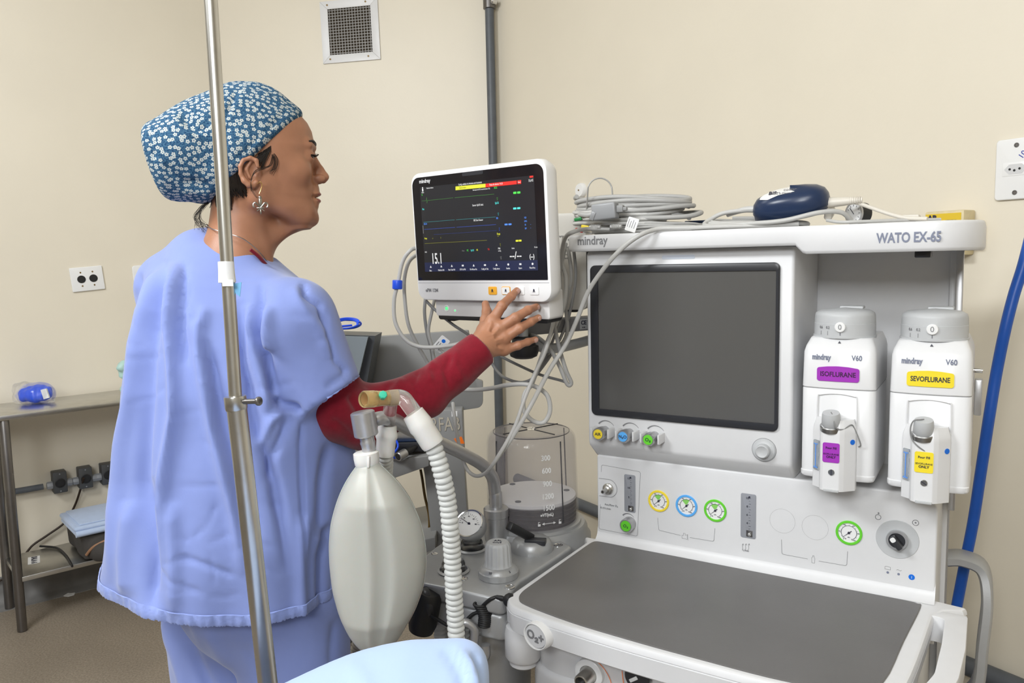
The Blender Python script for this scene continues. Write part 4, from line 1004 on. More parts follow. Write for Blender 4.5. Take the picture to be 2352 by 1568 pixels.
for nm, pts in FG.items():
    for k, offs, dp in ((1, (-3.2, 0, 3.0), .0007), (2, (-1.2, 1.2), .0004)):
        if nm == 'thumb' and k == 1: continue
        x, y, _ = pts[k]; dx, dy = pts[k + 1][0] - pts[k - 1][0], pts[k + 1][1] - pts[k - 1][1]; L = math.hypot(dx, dy); dx, dy = dx / L, dy / L
        for o in offs: w = 6.5 - abs(o) * .5; crs.append(([(x + dx * o - dy * w, y + dy * o + dx * w), (x + dx * (o + math.copysign(.8, o)), y + dy * (o + math.copysign(.8, o))), (x + dx * o + dy * w, y + dy * o - dx * w)], -dp, 1.15))
for nm in ('index', 'middle', 'ring', 'little'):
    x, y, _ = FG[nm][0]; crs.append(([(x, y), (x * .55 + 1110 * .45, y * .55 + 790 * .45)], .0011, 3.2))
crs += [([(1118, 775), (1140, 770), (1150, 782)], -.0005, 2), ([(1105, 800), (1120, 790), (1135, 800)], -.0004, 1.6)]
gv = folds(gv, gf, crs, 0)
# left hand, hanging in front of the body
LW = np.array((-0.50, 1.59, 0.93)); LE = np.array((-0.60, 1.45, 1.02)); LS = np.array(P(412, 668, 1.38)); ld = (LW - LE) / np.linalg.norm(LW - LE)
K = Field(LW - .11 - (0.03, 0, 0), LW + .16, 0.003)
K.union(K.cap(LE * .3 + LW * .7, LW, .027, .024)); K.union(K.cap(LW, LW + ld * .075, .024, .030), .01)
for j, (oz, Lf) in enumerate(((.026, .072), (.009, .082), (-.009, .075), (-.025, .058))):
    a = LW + ld * .085 + (0, 0, oz); b = a + ld * Lf * .5 + (0, 0, -.006); c_ = b + ld * Lf * .35 + (0, 0, -.022)
    K.union(K.cap(a, b, .0098, .0088), .004); K.union(K.cap(b, c_, .0088, .007), .003)
K.union(K.cap(LW + ld * .03 + (0, -.01, .022), LW + ld * .075 + (0, -.02, .045), .012, .010), .008)
kv, kf = K.mesh(); kv = relax(kv, kf, 2)
# torso, arms and legs under the clothes
RS = np.array(P(682, 728, 1.22)); RE = np.array(P(818, 960, 1.305)); RW = np.array(W0_)
NB = np.array(P(548, 610, 1.32))
B = Field((-0.72, 1.05, 0.04), (-0.05, 1.68, 1.36), 0.011)
pel = np.array((-0.46, 1.34, 0.86))
B.union(B.ell((pel + NB) / 2 - (0, 0, .02), (.125, .10, .30))); B.union(B.ell(pel, (.14, .12, .13)), .06)
B.union(B.cap(NB - (0, 0, .05), RS, .05, .045), .04); B.union(B.cap(NB - (0, 0, .05), LS, .05, .045), .04); B.union(B.cap(NB - (0, 0, .12), NB + (0, 0, .02), .06, .05), .02)
RMID = np.array(P(975, 905, 1.325)); B.union(B.cap(RS, RE, .043, .034), .02); B.union(B.cap(RE, RMID, .032, .027), .01); B.union(B.cap(RMID, RW, .027, .022), .01); B.union(B.cap(LS, LE, .043, .036), .02); B.union(B.cap(LE, LW, .036, .024), .01)
LG = [((-.565, 1.40), (-.56, 1.41), (-.55, 1.42)), ((-.40, 1.32), (-.39, 1.31), (-.385, 1.30))]
for (hx, hy), (kx, ky), (ax, ay) in LG:
    B.union(B.cap((hx, hy, .82), (kx, ky, .46), .078, .055), .03); B.union(B.cap((kx, ky, .46), (ax, ay, .09), .052, .038), .02)
bv, bf = B.mesh(); bv = relax(bv, bf, 2)
vs, fs2, n0 = [], [], 0
for v_, f_ in ((hv, hf), (gv, gf), (kv, kf), (bv, bf)): vs.append(v_); fs2.append(f_ + n0); n0 += len(v_)
soft('body', np.concatenate(vs) - np.array(FOOT), np.concatenate(fs2), 'skin', person)
def pch(name, v_, f_, m): return soft(name, v_ - np.array(FOOT), f_, m, person)
def pmb(q, name, m=None, **k):
    o = q.build(name, m, person, **k); o.data.transform(Matrix.Translation(-FOOT)); return o
def hw(px, py, y=0.0): s_, z_ = hp(px, py); return HM @ V(s_, y, z_)
# lips, brow, lashes, nails
F2 = Field((0.06, -.03, -.06), (.12, .03, -.02), .0009)
F2.union(F2.ell(h3(722.3, 446.5), (.0112, .0215, .0046))); F2.union(F2.ell(h3(722.3, 462), (.0108, .019, .0052))); F2.cut(F2.ell(h3(729, 454.3), (.012, .026, .0008)), .0008)
lv, lf = F2.mesh(); lv = lv @ hmn[:, :3].T + hmn[:, 3]; pch('lips', lv, lf, 'lip')
for sg in (-1, 1):
    q = MB(); n = 9; pts = []
    for k in range(n):
        u = k / (n - 1); s_, z_ = hp(719.5 - 1.5 * u - 14 * u * u, 339 - 7 * math.sin(u * 2.2)); pts.append(HM @ V(s_ + .0012, sg * (.012 + .034 * u), z_))
    q.tube(pts, .0028, n=6, rfun=lambda t: .0010 + .0026 * math.sin(math.pi * min(1, t * .8 + .2))); pmb(q, 'eyebrow', 'hair_dark')
    q = MB(); pts = []
    for k in range(8):
        u = k / 7; a = (u - .5) * 2.2; s_, z_ = hp(701.5, 364.2 - 1.6 * math.cos(a)); pts.append(HM @ V(s_ + .0140 * math.cos(a), sg * (.031 + .0140 * math.sin(a)), z_))
    q.tube(pts, .0011, n=6)
    for k in range(1, 14):
        u = k / 14; a = (u - .5) * 1.7; s_, z_ = hp(702, 365); p = HM @ V(s_ + .0138 * math.cos(a), sg * (.031 + .0138 * math.sin(a)), z_)
        o_ = HM.to_3x3() @ V(math.cos(a), sg * math.sin(a), -.1 + .5); q.tube([p, p + o_ * .003, p + o_ * .0055 + V(0, 0, .0012)], .0003, n=4, sub=2)
    pmb(q, 'eyelashes', 'hair_dark')
for nm in FG:
    a, b = (Vector(q3(*FG[nm][k])) for k in (2, 3)); dd = (b - a).normalized(); vd = (Vector(CC) - b).normalized(); 
    if nm == 'thumb': continue
    up = (vd - dd * vd.dot(dd)).normalized() * .85 + dd.cross(vd).normalized() * (.5); up.normalize(); sd = dd.cross(up)
    c = b - dd * .0022 + up * (RD[nm][3] * .86); Mn = Matrix.Identity(4)
    for i in range(3): Mn[i][0], Mn[i][1], Mn[i][2], Mn[i][3] = dd[i], sd[i], up[i], c[i]
    q = MB(); q.sphere((0, 0, 0), 1, 16, 10, (.0056, .0046, .0016)); q2 = MB(); q2.xf(Mn).add(q.v, q.f); pmb(q2, 'fingernail', 'nail')
# sweater sleeves
S = Field((-0.70, 1.08, 0.86), (0.0, 1.64, 1.30), 0.0034)
CUF = np.array(P(1108, 799, 1.374)); MID = np.array(P(975, 905, 1.325))
S.union(S.cap(RS, np.array(P(770, 935, 1.275)), .046, .054)); S.union(S.cap(np.array(P(770, 935, 1.275)), np.array(P(835, 957, 1.305)), .054, .0515), .015)
S.union(S.cap(np.array(P(835, 957, 1.305)), MID, .0505, .0395), .02); S.union(S.cap(MID, CUF, .0395, .0335), .012)
cdn = (CUF - MID) / np.linalg.norm(CUF - MID)
S.keep((S.X - CUF[0]) * cdn[0] + (S.Y - CUF[1]) * cdn[1] + (S.Z - CUF[2]) * cdn[2], .003)
S.union(S.cap(LS, LE, .058, .05), .01); S.union(S.cap(LE, LW - ld * .02, .048, .032), .02)
sv, sf = S.mesh(); sv = relax(sv, sf, 2)
sv = folds(sv, sf, [([(1035, 815), (1022, 850), (1035, 895)], -.004, 7), ([(1000, 828), (985, 850), (990, 880)], .004, 8), ([(960, 848), (950, 880), (965, 920)], -.0045, 8), ([(925, 868), (910, 895), (925, 940)], .004, 9),
    ([(895, 878), (880, 905), (885, 950)], -.004, 8), ([(1050, 800), (1045, 840), (1065, 880)], .003, 8), ([(800, 905), (820, 940), (845, 1000)], -.006, 10), ([(760, 960), (790, 985), (820, 1015)], -.004, 9), ([(840, 890), (835, 930), (850, 985)], .003, 9)])
sv = wob(sv, sf, .0012, 90, 3)
pch('sweater', sv, sf, 'knit_red')
# tunic
T = Field((-0.80, 1.03, 0.60), (-0.17, 1.68, 1.46), 0.0052)
rows = [(560, 440, 590, .055, 1.335), (590, 400, 625, .075, 1.33), (620, 372, 655, .10, 1.32), (650, 350, 690, .115, 1.315), (700, 326, 725, .13, 1.31), (780, 311, 752, .145, 1.31), (880, 301, 775, .155, 1.31), (960, 298, 802, .16, 1.315), (1060, 288, 814, .165, 1.32), (1200, 270, 816, .185, 1.33), (1330, 258, 812, .20, 1.34), (1500, 252, 806, .21, 1.345)]
zt = []; cx = []; ha = []; hb = []; cy = []
for y_, l_, r_, b_, Yc in rows:
    a_, c_ = P(l_, y_, Yc), P(r_, y_, Yc); zt.append((a_.z + c_.z) / 2); cx.append((a_.x + c_.x) / 2); ha.append((c_.x - a_.x) / 2); hb.append(b_); cy.append(Yc)
o_ = np.argsort(zt); zt, cx, ha, hb, cy = (np.array(v)[o_] for v in (zt, cx, ha, hb, cy))
ix = lambda v: np.interp(T.Z, zt, v)
Xc, Yc_, A_, B_ = ix(cx), ix(cy), ix(ha), ix(hb)
phi = np.arctan2(T.Y - Yc_, T.X - Xc); drop = np.clip((zt[-1] - T.Z) / .75, 0, 1)
ripple = .985 + drop * (.022 * np.sin(7 * phi + 1.1) + .018 * np.sin(13 * phi + .3 + 2 * T.Z))
d = ((np.abs((T.X - Xc) / A_) ** 2.2 + np.abs((T.Y - Yc_) / B_) ** 2.2) ** (1 / 2.2) / ripple - 1) * np.minimum(A_, B_) * .9
ztop = P(545, 592, 1.33).z
d = np.maximum(d, (T.Z - ztop))
T.union(d)
T.union(T.cap(NB - (0, 0, .055), RS - (0.005, 0, .004), .064, .056), .035); T.union(T.cap(NB - (0.01, 0, .05), LS, .066, .058), .035)
T.union(T.ell(NB - (.02, .03, .035), (.085, .075, .055)), .03)
T.union(T.ell(P(490, 588, 1.335), (.060, .06, .040)), .02); SO = np.array(P(757, 925, 1.245)); T.union(T.cap(RS, SO, .062, .062), .028)
sd_ = (SO - RS) / np.linalg.norm(SO - RS); tl = np.array(P(816, 870, 1.235)); bl_ = np.array(P(686, 962, 1.235)); sn = np.cross(bl_ - tl, (0, 1, 0)); sn /= np.linalg.norm(sn); sn = sn if sn @ sd_ > 0 else -sn
near = np.sqrt((T.X - SO[0]) ** 2 + (T.Y - SO[1]) ** 2 + (T.Z - SO[2]) ** 2)
pln = (T.X - tl[0]) * sn[0] + (T.Y - tl[1]) * sn[1] + (T.Z - tl[2]) * sn[2]
# keep the sleeve only above its opening: rebuild as (torso) u (sleeve cut by the plane)
T2 = Field.__new__(Field); T2.X, T2.Y, T2.Z = T.X, T.Y, T.Z; T2.lo, T2.h = T.lo, T.h; T2.f = np.full(T.X.shape, 1.0, np.float32)
T2.union(d); T2.union(T2.cap(NB - (0, 0, .055), RS - (0.005, 0, .004), .064, .056), .035); T2.union(T2.cap(NB - (0.01, 0, .05), LS, .064, .052), .035); T2.union(T2.ell(NB - (.035, .03, .038), (.070, .075, .055)), .03); T2.union(T2.ell(P(482, 592, 1.33), (.060, .07, .044)), .025)
sl = T2.cap(RS, SO + sd_ * .06, .060, .062); sl = np.maximum(sl, pln); T2.union(sl, .022)
sl = T2.cap(LS, LS * .45 + LE * .55, .056, .056); T2.union(sl, .06); T2.union(T2.cap(P(462, 598, 1.34), P(405, 655, 1.37), .045, .045), .04); T2.union(T2.ell(P(518, 604, 1.275), (.060, .034, .032)), .02)
HEMZ = P(590, 1462, 1.12).z
tz = lambda x: .15 * np.maximum(0, -.43 - x)
T2.keep(HEMZ + tz(T2.X) - T2.Z, .002)
tv, tf = T2.mesh(); tv = relax(tv, tf, 2)
c8 = lambda L: [(200 + x / 2.376, 520 + y / 2.376) for x, y in L]
FL = [(c8([(380, 180), (330, 400), (270, 620), (240, 900), (190, 1200), (150, 1560), (120, 1950)]), .007, 14), (c8([(300, 250), (262, 400), (235, 640)]), -.004, 7),
      (c8([(440, 180), (400, 350), (360, 560), (330, 760), (320, 1000), (300, 1400), (330, 2000)]), -.008, 15),
      (c8([(480, 190), (462, 330), (448, 520), (470, 800), (480, 1000), (430, 1300), (400, 1560), (395, 1900)]), .009, 13),
      (c8([(540, 190), (520, 330), (515, 560), (540, 760)]), -.006, 8), (c8([(560, 300), (545, 420), (580, 500), (600, 520)]), -.003, 5),
      (c8([(650, 430), (605, 560), (620, 720), (650, 900), (680, 1100), (740, 1330), (800, 1560), (860, 1900)]), .009, 14),
      (c8([(640, 620), (690, 780), (720, 950), (770, 1150), (850, 1400), (930, 1700)]), -.008, 15),
      (c8([(830, 400), (850, 560), (855, 730), (890, 860), (900, 1000), (950, 1180), (1020, 1400), (1060, 1600), (1100, 1900)]), -.009, 14),
      (c8([(960, 300), (930, 440), (935, 600), (985, 730), (1010, 850), (1035, 940)]), -.009, 9), (c8([(1000, 420), (985, 560), (1000, 680)]), .007, 12),
      (c8([(880, 420), (890, 600), (920, 740), (960, 900), (1000, 1020)]), .008, 14), (c8([(1030, 930), (1060, 975), (1130, 990), (1160, 1010)]), -.010, 7),
      (c8([(1080, 1000), (1000, 1060), (960, 1150), (940, 1220)]), .006, 10), (c8([(1110, 1030), (1060, 1150), (1000, 1280), (990, 1400)]), -.005, 9),
      (c8([(1180, 300), (1190, 370), (1270, 430), (1300, 560)]), -.006, 6), (c8([(1300, 450), (1310, 600), (1360, 740), (1430, 800)]), -.004, 5), (c8([(1230, 640), (1300, 600), (1290, 580)]), -.001, 4),
      (c8([(1120, 320), (1160, 420), (1260, 560), (1330, 720)]), .004, 12), (c8([(1300, 880), (1390, 820), (1420, 780)]), -.003, 6),
      (c8([(1170, 1060), (1165, 1200), (1180, 1500), (1180, 1850)]), -.004, 5), (c8([(1320, 1180), (1290, 1400), (1270, 1700)]), -.006, 13),
      ([(352, 1100), (350, 1270), (345, 1400)], -.009, 18), ([(300, 1150), (290, 1280), (290, 1370)], .007, 20), ([(395, 1150), (400, 1280), (400, 1410)], .006, 18),
      ([(500, 1150), (480, 1200), (440, 1240)], -.0012, 5), ([(405, 1275), (480, 1300), (540, 1322)], -.003, 6), ([(350, 1300), (400, 1335), (470, 1365)], -.002, 5), ([(530, 1270), (560, 1250), (590, 1240)], -.0006, 5),
      ([(760, 1200), (740, 1280), (735, 1420)], -.006, 10), ([(700, 1180), (690, 1300), (690, 1440)], .006, 14)]
rs = np.random.RandomState(5)
for k in range(26):
    x, y = rs.uniform(300, 760), rs.uniform(640, 1380); a = rs.uniform(-.5, .5) + (1.57 if rs.rand() < .35 else 0); L = rs.uniform(18, 55)
    FL.append(([(x - L * math.cos(a), y - L * math.sin(a)), (x + 3, y + 4), (x + L * math.cos(a), y + L * math.sin(a))], -.0009, 5))
FL = [(a_, h_ * 1.9, s_ * .95) for a_, h_, s_ in FL]
tv = folds(tv, tf, FL, -.15); tv = wob(tv, tf, .0014, 45, 8); tv = relax(tv, tf, 1, .3)
pch('tunic', tv, tf, 'scrub_blue')
# hem band: puckered strip just outside the tunic's lower edge
def ring_at(tv, z, n=260, tol=.006, grow=.0016):
    m = np.abs(tv[:, 2] - z) < tol; pts = tv[m]; c = tv[np.abs(tv[:, 2] - HEMZ - .01) < tol].mean(0); a = np.arctan2(pts[:, 1] - c[1], pts[:, 0] - c[0]); r = np.hypot(pts[:, 0] - c[0], pts[:, 1] - c[1])
    out = []
    for i in range(n):
        t = -math.pi + 2 * math.pi * i / n; dlt = np.abs((a - t + math.pi) % (2 * math.pi) - math.pi); w = np.exp(-(dlt / .03) ** 2) * (1 + 0 * r); w = w / (w.sum() + 1e-9)
        out.append((c[0], c[1], float((w * r).sum()) + grow, t))
    return out
q = MB(); rg = []; tvz = tv.copy(); tvz[:, 2] -= tz(tv[:, 0]); hr = [ring_at(tvz, HEMZ + .012 + dz) for dz in (-.004, .000, .008)]; N_ = 780
for z_, ri, g in ((HEMZ + .0175, 2, 0.0), (HEMZ + .0165, 2, .0014), (HEMZ + .009, 1, .0016), (HEMZ + .001, 0, .0018), (HEMZ - .0015, 0, .0005)):
    rng = []
    for i in range(N_):
        u = i / N_ * 260; i0, w = int(u) % 260, u - int(u); A1, A2 = hr[ri][i0], hr[ri][(i0 + 1) % 260]; r = A1[2] * (1 - w) + A2[2] * w; t = -math.pi + 2 * math.pi * i / N_
        pk = .0009 * math.sin(i * .55) * math.sin(i * .13 + 1); rg_ = r + g + (pk if g else 0); zz = z_ + (rs.uniform(-.0014, .0012) if z_ < HEMZ + .001 else 0)
        rng.append(V(A1[0] + rg_ * math.cos(t), A1[1] + rg_ * math.sin(t), zz + float(tz(A1[0] + rg_ * math.cos(t)))))
    rg.append(rng)
q.loft(rg, caps=False); pmb(q, 'hem', 'hem_blue', recalc=False)
# hem on the sleeve opening and frayed neckline
q = MB(); c = Vector(SO); ax = Vector(sn)
def ring_on(center, axis, r0, off, verts=tv, n=120):
    ax_ = np.array(axis); e1 = np.cross(ax_, (0, 1, 0)); e1 /= np.linalg.norm(e1); e2 = np.cross(ax_, e1); c_ = np.array(center)
    q_ = verts - c_; h_ = q_ @ ax_; rr_ = np.hypot(q_ @ e1, q_ @ e2); m = (np.abs(h_ - off) < .006) & (rr_ < r0 * 1.5); a = np.arctan2(q_[m] @ e2, q_[m] @ e1); r = rr_[m]
    out = []
    for i in range(n):
        t = -math.pi + 2 * math.pi * i / n; ins_ = (e1 * math.cos(t) + e2 * math.sin(t))[0] < .25; dl = np.abs((a - t + math.pi) % (2 * math.pi) - math.pi); w = np.exp(-(dl / .08) ** 2); R_ = min(.0625, float((w * r).sum() / (w.sum() + 1e-9))) if w.sum() > 1e-3 else r0
        R_ = R_ * (.80 if ins_ else 1)
        out.append((c_, e1, e2, R_, t))
    return out
pc_ = SO - sn * float((SO - tl) @ sn)
r1 = ring_on(pc_, sn, .062, -.016); rg = []
for off, g in ((-.021, .0), (-.0195, .0018), (-.010, .002), (.0, .002), (.0015, -.001)):
    rg.append([V(*(c_ + sn * (off * (.6)  + (rs.uniform(-.001, .001) if off > -.005 else 0)) + e1 * ((R_ + g) * math.cos(t)) + e2 * ((R_ + g) * math.sin(t)))) for (c_, e1, e2, R_, t) in r1])
q.loft(rg, caps=False); pmb(q, 'sleeve_hem', 'hem_blue', recalc=False)
# trousers
Q = Field((-0.76, 1.03, 0.03), (-0.18, 1.68, 0.95), 0.0068)
Q.union(Q.ell((-0.455, 1.33, .86), (.165, .14, .18)))
for (hx, hy), (kx, ky), (ax_, ay) in LG:
    Q.union(Q.cap((hx, hy, .80), (kx, ky, .44), .102 if hx > -.5 else .098, .088), .03); Q.union(Q.cap((kx, ky, .44), (ax_, ay, .08), .088, .078), .03)
Q.keep(.055 - Q.Z, .003)
qv, qf = Q.mesh(); qv = relax(qv, qf, 2)
qv = folds(qv, qf, [([(390, 1400), (440, 1500), (510, 1640)], -.012, 14), ([(360, 1400), (400, 1500), (440, 1640)], .008, 12), ([(470, 1450), (520, 1520), (560, 1600)], .006, 14), ([(770, 1420), (760, 1500), (765, 1600)], -.005, 9), ([(560, 1480), (590, 1540), (600, 1620)], -.003, 6)], -.1)
qv = wob(qv, qf, .002, 35, 4); pch('trousers', qv, qf, 'scrub_blue')
for (hx, hy), (kx, ky), (ax_, ay) in LG:
    E_ = Field((ax_ - .10, ay - .14, -.004), (ax_ + .17, ay + .22, .14), .005)
    dd = np.array((.62, .78, 0)); a0 = np.array((ax_, ay, .042)) - dd * .05; E_.union(E_.cap(a0, a0 + dd * .18, .042, .036)); E_.union(E_.cap((ax_, ay, .04), (ax_, ay, .11), .042, .045), .02); E_.keep(.001 - E_.Z, .003)
    ev, ef = E_.mesh(); pch('shoe', relax(ev, ef, 1), ef, 'shoe_white')
# scrub cap: rings running from the brim to the bunched back
KP = [((693.5, 268), (488, 458), .0735), ((691, 256), (482, 463), .0805), ((668, 236), (470, 468), .0845), ((633, 208), (452, 468), .0865), ((598, 191), (436, 466), .0845), ((568, 188.5), (422, 466), .084), ((528, 193), (406, 464), .083), ((476, 213), (390, 459), .081), ((436, 229), (378, 450), .079), ((395, 250), (367, 435), .075), ((357, 274), (354, 412), .067), ((336, 287), (343, 388), .055), ((328, 300), (336, 365), .036), ((328, 320), (333, 345), .012)]
rg = []; nC = 96; uvr = []; acc = 0; prev = None
for k, (t_, b_, w_) in enumerate(KP):
    a, b = Vector(h3(*t_)), Vector(h3(*b_)); c = (a + b) / 2; u = (a - b) / 2
    if prev is not None: acc += (c - prev).length
    prev = c; row = []
    for i in range(nC):
        th = 2 * math.pi * i / nC; pu = 1.0; x = math.copysign(abs(math.cos(th)) ** pu, math.cos(th)); y = math.copysign(abs(math.sin(th)) ** .92, math.sin(th))
        row.append(c + u * x + V(0, 1, 0) * (w_ * y))
    rg.append(row); uvr.append(acc)
dense = []; duv = []
for k in range(len(rg) - 1):
    for s_ in range(5):
        t = s_ / 5; t2, t3 = t * t, t * t * t; r0, r1_, r2, r3 = (rg[max(k - 1, 0)], rg[k], rg[k + 1], rg[min(k + 2, len(rg) - 1)])
        dense.append([0.5 * ((2 * r1_[i]) + (r2[i] - r0[i]) * t + (2 * r0[i] - 5 * r1_[i] + 4 * r2[i] - r3[i]) * t2 + (3 * r1_[i] - r0[i] - 3 * r2[i] + r3[i]) * t3) for i in range(nC)]); duv.append(uvr[k] * (1 - t) + uvr[k + 1] * t)
dense.append(rg[-1]); duv.append(uvr[-1])
cv_ = np.array([[tuple(HM @ p) for p in r] for r in dense]).reshape(-1, 3); M_ = len(dense)
cf_ = np.array([(k * nC + i, k * nC + (i + 1) % nC, (k + 1) * nC + (i + 1) % nC, (k + 1) * nC + i) for k in range(M_ - 1) for i in range(nC)])
if (vnormals(cv_, cf_)[nC * 10] @ (cv_[nC * 10] - cv_.mean(0))) < 0: cf_ = cf_[:, ::-1]
c1 = lambda L: [(300 + x / 2.613, 160 + y / 2.613) for x, y in L]
cv_ = folds(cv_, cf_, [(c1([(300, 250), (350, 320), (400, 360), (470, 350)]), -.008, 9), (c1([(230, 270), (330, 380), (460, 400)]), .004, 9), (c1([(95, 370), (120, 450), (150, 540)]), -.006, 4), (c1([(300, 690), (380, 670), (480, 700)]), -.007, 7),
    (c1([(300, 740), (400, 730), (480, 745)]), .004, 6), (c1([(640, 130), (600, 220), (560, 300)]), -.004, 5), (c1([(700, 100), (820, 110), (880, 160)]), -.003, 4), (c1([(960, 215), (850, 330), (740, 440), (650, 520), (580, 560)]), -.0035, 3.5),
    (c1([(820, 350), (760, 440), (700, 480)]), .003, 8), (c1([(560, 330), (560, 450), (600, 560)]), -.004, 8), (c1([(200, 560), (260, 640), (330, 680)]), -.004, 8), (c1([(520, 120), (500, 250), (480, 330)]), -.003, 7)], -.2)
cv_ = wob(cv_, cf_, .0013, 75, 2)
m = mat('cap_print', (0.05, 0.13, 0.26), 0.85, spec=0.15, bump=0.12, bscale=150)
capo = pch('scrub_cap', cv_, cf_, 'cap_print')
nt = m.node_tree; bs = nt.nodes['Principled BSDF']; N = nt.nodes.new; Lk = nt.links.new
at = N('ShaderNodeUVMap'); vo = N('ShaderNodeTexVoronoi'); vo.voronoi_dimensions = '2D'; vo.inputs['Scale'].default_value = 112; vo.inputs['Randomness'].default_value = 0.75
Lk(at.outputs[0], vo.inputs['Vector'])
def mth(op, a, b=None):
    n = N('ShaderNodeMath'); n.operation = op
    for i, v in enumerate((a, b)):
        if v is None: continue
        if isinstance(v, (int, float)): n.inputs[i].default_value = v
        else: Lk(v, n.inputs[i])
    return n.outputs[0]
vm = N('ShaderNodeVectorMath'); vm.operation = 'SCALE'; Lk(at.outputs[0], vm.inputs[0]); vm.inputs['Scale'].default_value = 1
vs_ = N('ShaderNodeVectorMath'); vs_.operation = 'SUBTRACT'; Lk(vm.outputs[0], vs_.inputs[0]); Lk(vo.outputs['Position'], vs_.inputs[1])
sx_ = N('ShaderNodeSeparateXYZ'); Lk(vs_.outputs[0], sx_.inputs[0])
ang = mth('ARCTAN2', sx_.outputs[1], sx_.outputs[0]); sc_ = N('ShaderNodeSeparateColor'); Lk(vo.outputs['Color'], sc_.inputs[0]); ang = mth('ADD', ang, mth('MULTIPLY', sc_.outputs[0], 6.28))
pet = mth('ADD', mth('MULTIPLY', mth('ABSOLUTE', mth('COSINE', mth('MULTIPLY', ang, 2.5))), 0.14), 0.235)
ds = vo.outputs['Distance']
inp = mth('LESS_THAN', ds, pet); ctr = mth('GREATER_THAN', ds, 0.085); flo = mth('MULTIPLY', inp, ctr)
n1 = N('ShaderNodeTexNoise'); n1.inputs['Scale'].default_value = 420; Lk(at.outputs[0], n1.inputs['Vector'])
rp = N('ShaderNodeValToRGB'); rp.color_ramp.elements[0].position = .4; rp.color_ramp.elements[1].position = .6; rp.color_ramp.elements[0].color = (0.016, 0.055, 0.13, 1); rp.color_ramp.elements[1].color = (0.065, 0.155, 0.25, 1); Lk(n1.outputs[0], rp.inputs[0])
mxx = N('ShaderNodeMix'); mxx.data_type = 'RGBA'; Lk(flo, mxx.inputs[0]); Lk(rp.outputs[0], mxx.inputs[6]); mxx.inputs[7].default_value = (0.52, 0.55, 0.53, 1); Lk(mxx.outputs[2], bs.inputs['Base Color'])
uv = capo.data.uv_layers.new(name='UVMap'); circ = []
for k in range(M_): circ.append(sum((Vector(cv_[k * nC + i]) - Vector(cv_[k * nC + (i + 1) % nC])).length for i in range(nC)))
side = {}
for poly_ in capo.data.polygons:
    vi = list(poly_.vertices); ii = [v % nC for v in vi]; wrap = max(ii) - min(ii) > nC / 2
    for li, v in zip(poly_.loop_indices, vi):
        k, i = v // nC, v % nC; i = i + nC if (wrap and i < nC / 2) else i
        l_ = HI @ Vector(cv_[v]); uv.data[li].uv = (l_.x * 1.0, l_.z + (.085 - abs(l_.y)) * .9 * max(-1, min(1, (l_.z - .02) * 12)))
# hair under the cap: nape, temple wisps
q = MB(); rs = np.random.RandomState(3)
def strand(pts, yo, r=.0006): q.tube([HM @ V(hp(x, y)[0], yo if not isinstance(yo, (list, tuple)) else yo[j], hp(x, y)[1]) for j, (x, y) in enumerate(pts)], r, n=5, sub=4)
for k in range(150):
    y0 = rs.uniform(-.055, .055); x0 = rs.uniform(486, 512) + abs(y0) * 520; strand([(x0 - 4, 440), (x0 + rs.uniform(-8, 2), 466), (x0 + rs.uniform(-10, 6), rs.uniform(474, 494))], [y0, y0, y0 * .93], rs.uniform(.0004, .0011))
for k in range(34): strand([(486, 458), (470 - rs.uniform(0, 12), 478), (462 - rs.uniform(0, 18), 500), (455 + rs.uniform(-10, 25), rs.uniform(515, 535))], rs.uniform(-.02, .02), .00022)
for k in range(110):
    u = rs.rand() ** .8; x0 = 588 + 29 * u; y0 = 378 - (x0 - 583) * .62; Lh = (6 + 24 * math.exp(-((x0 - 606) / 13) ** 2)) * rs.uniform(.15, 1.35)
    strand([(x0 + 3, y0 - 8), (x0 + rs.uniform(-3, 3), y0 + Lh * .4), (x0 + rs.uniform(-14, -2), y0 + Lh)], [-.0705, -.0738, -.0728], rs.uniform(.0002, .00055))
for k in range(14):
    dx = rs.uniform(-4, 5); strand([(618 + dx, 360), (630 + dx, 378), (628 + dx, 396), (620 + dx, rs.uniform(402, 416))], [-.069, -.0715, -.072, -.072], .00025)
for k in range(5): 
    dx = rs.uniform(-2, 3); strand([(624 + dx, 372), (618 + dx, 392), (600, 400 + dx), (583, 410 + dx), (576, 430), (578 + dx, 450), (588 + dx, 464)][:rs.randint(4, 8)], [-.0715, -.075, -.080, -.0855, -.0865, -.0835, -.0800], .00035)
for k in range(90):
    x0 = 520 + rs.uniform(-2, 38); strand([(x0, 404), (x0 + 5, 440), (x0 + 12, 452 + rs.uniform(-8, 10))], [-.0665, -.066, -.060], rs.uniform(.0003, .0008))
pmb(q, 'hair', 'hair_dark')
for sg in (-1, 1):
    q = MB(); q.sphere(HM @ V(hp(701, 365)[0], sg * .031, hp(701, 365)[1]), .0124, 24, 16); pmb(q, 'eye', 'eye_dark')
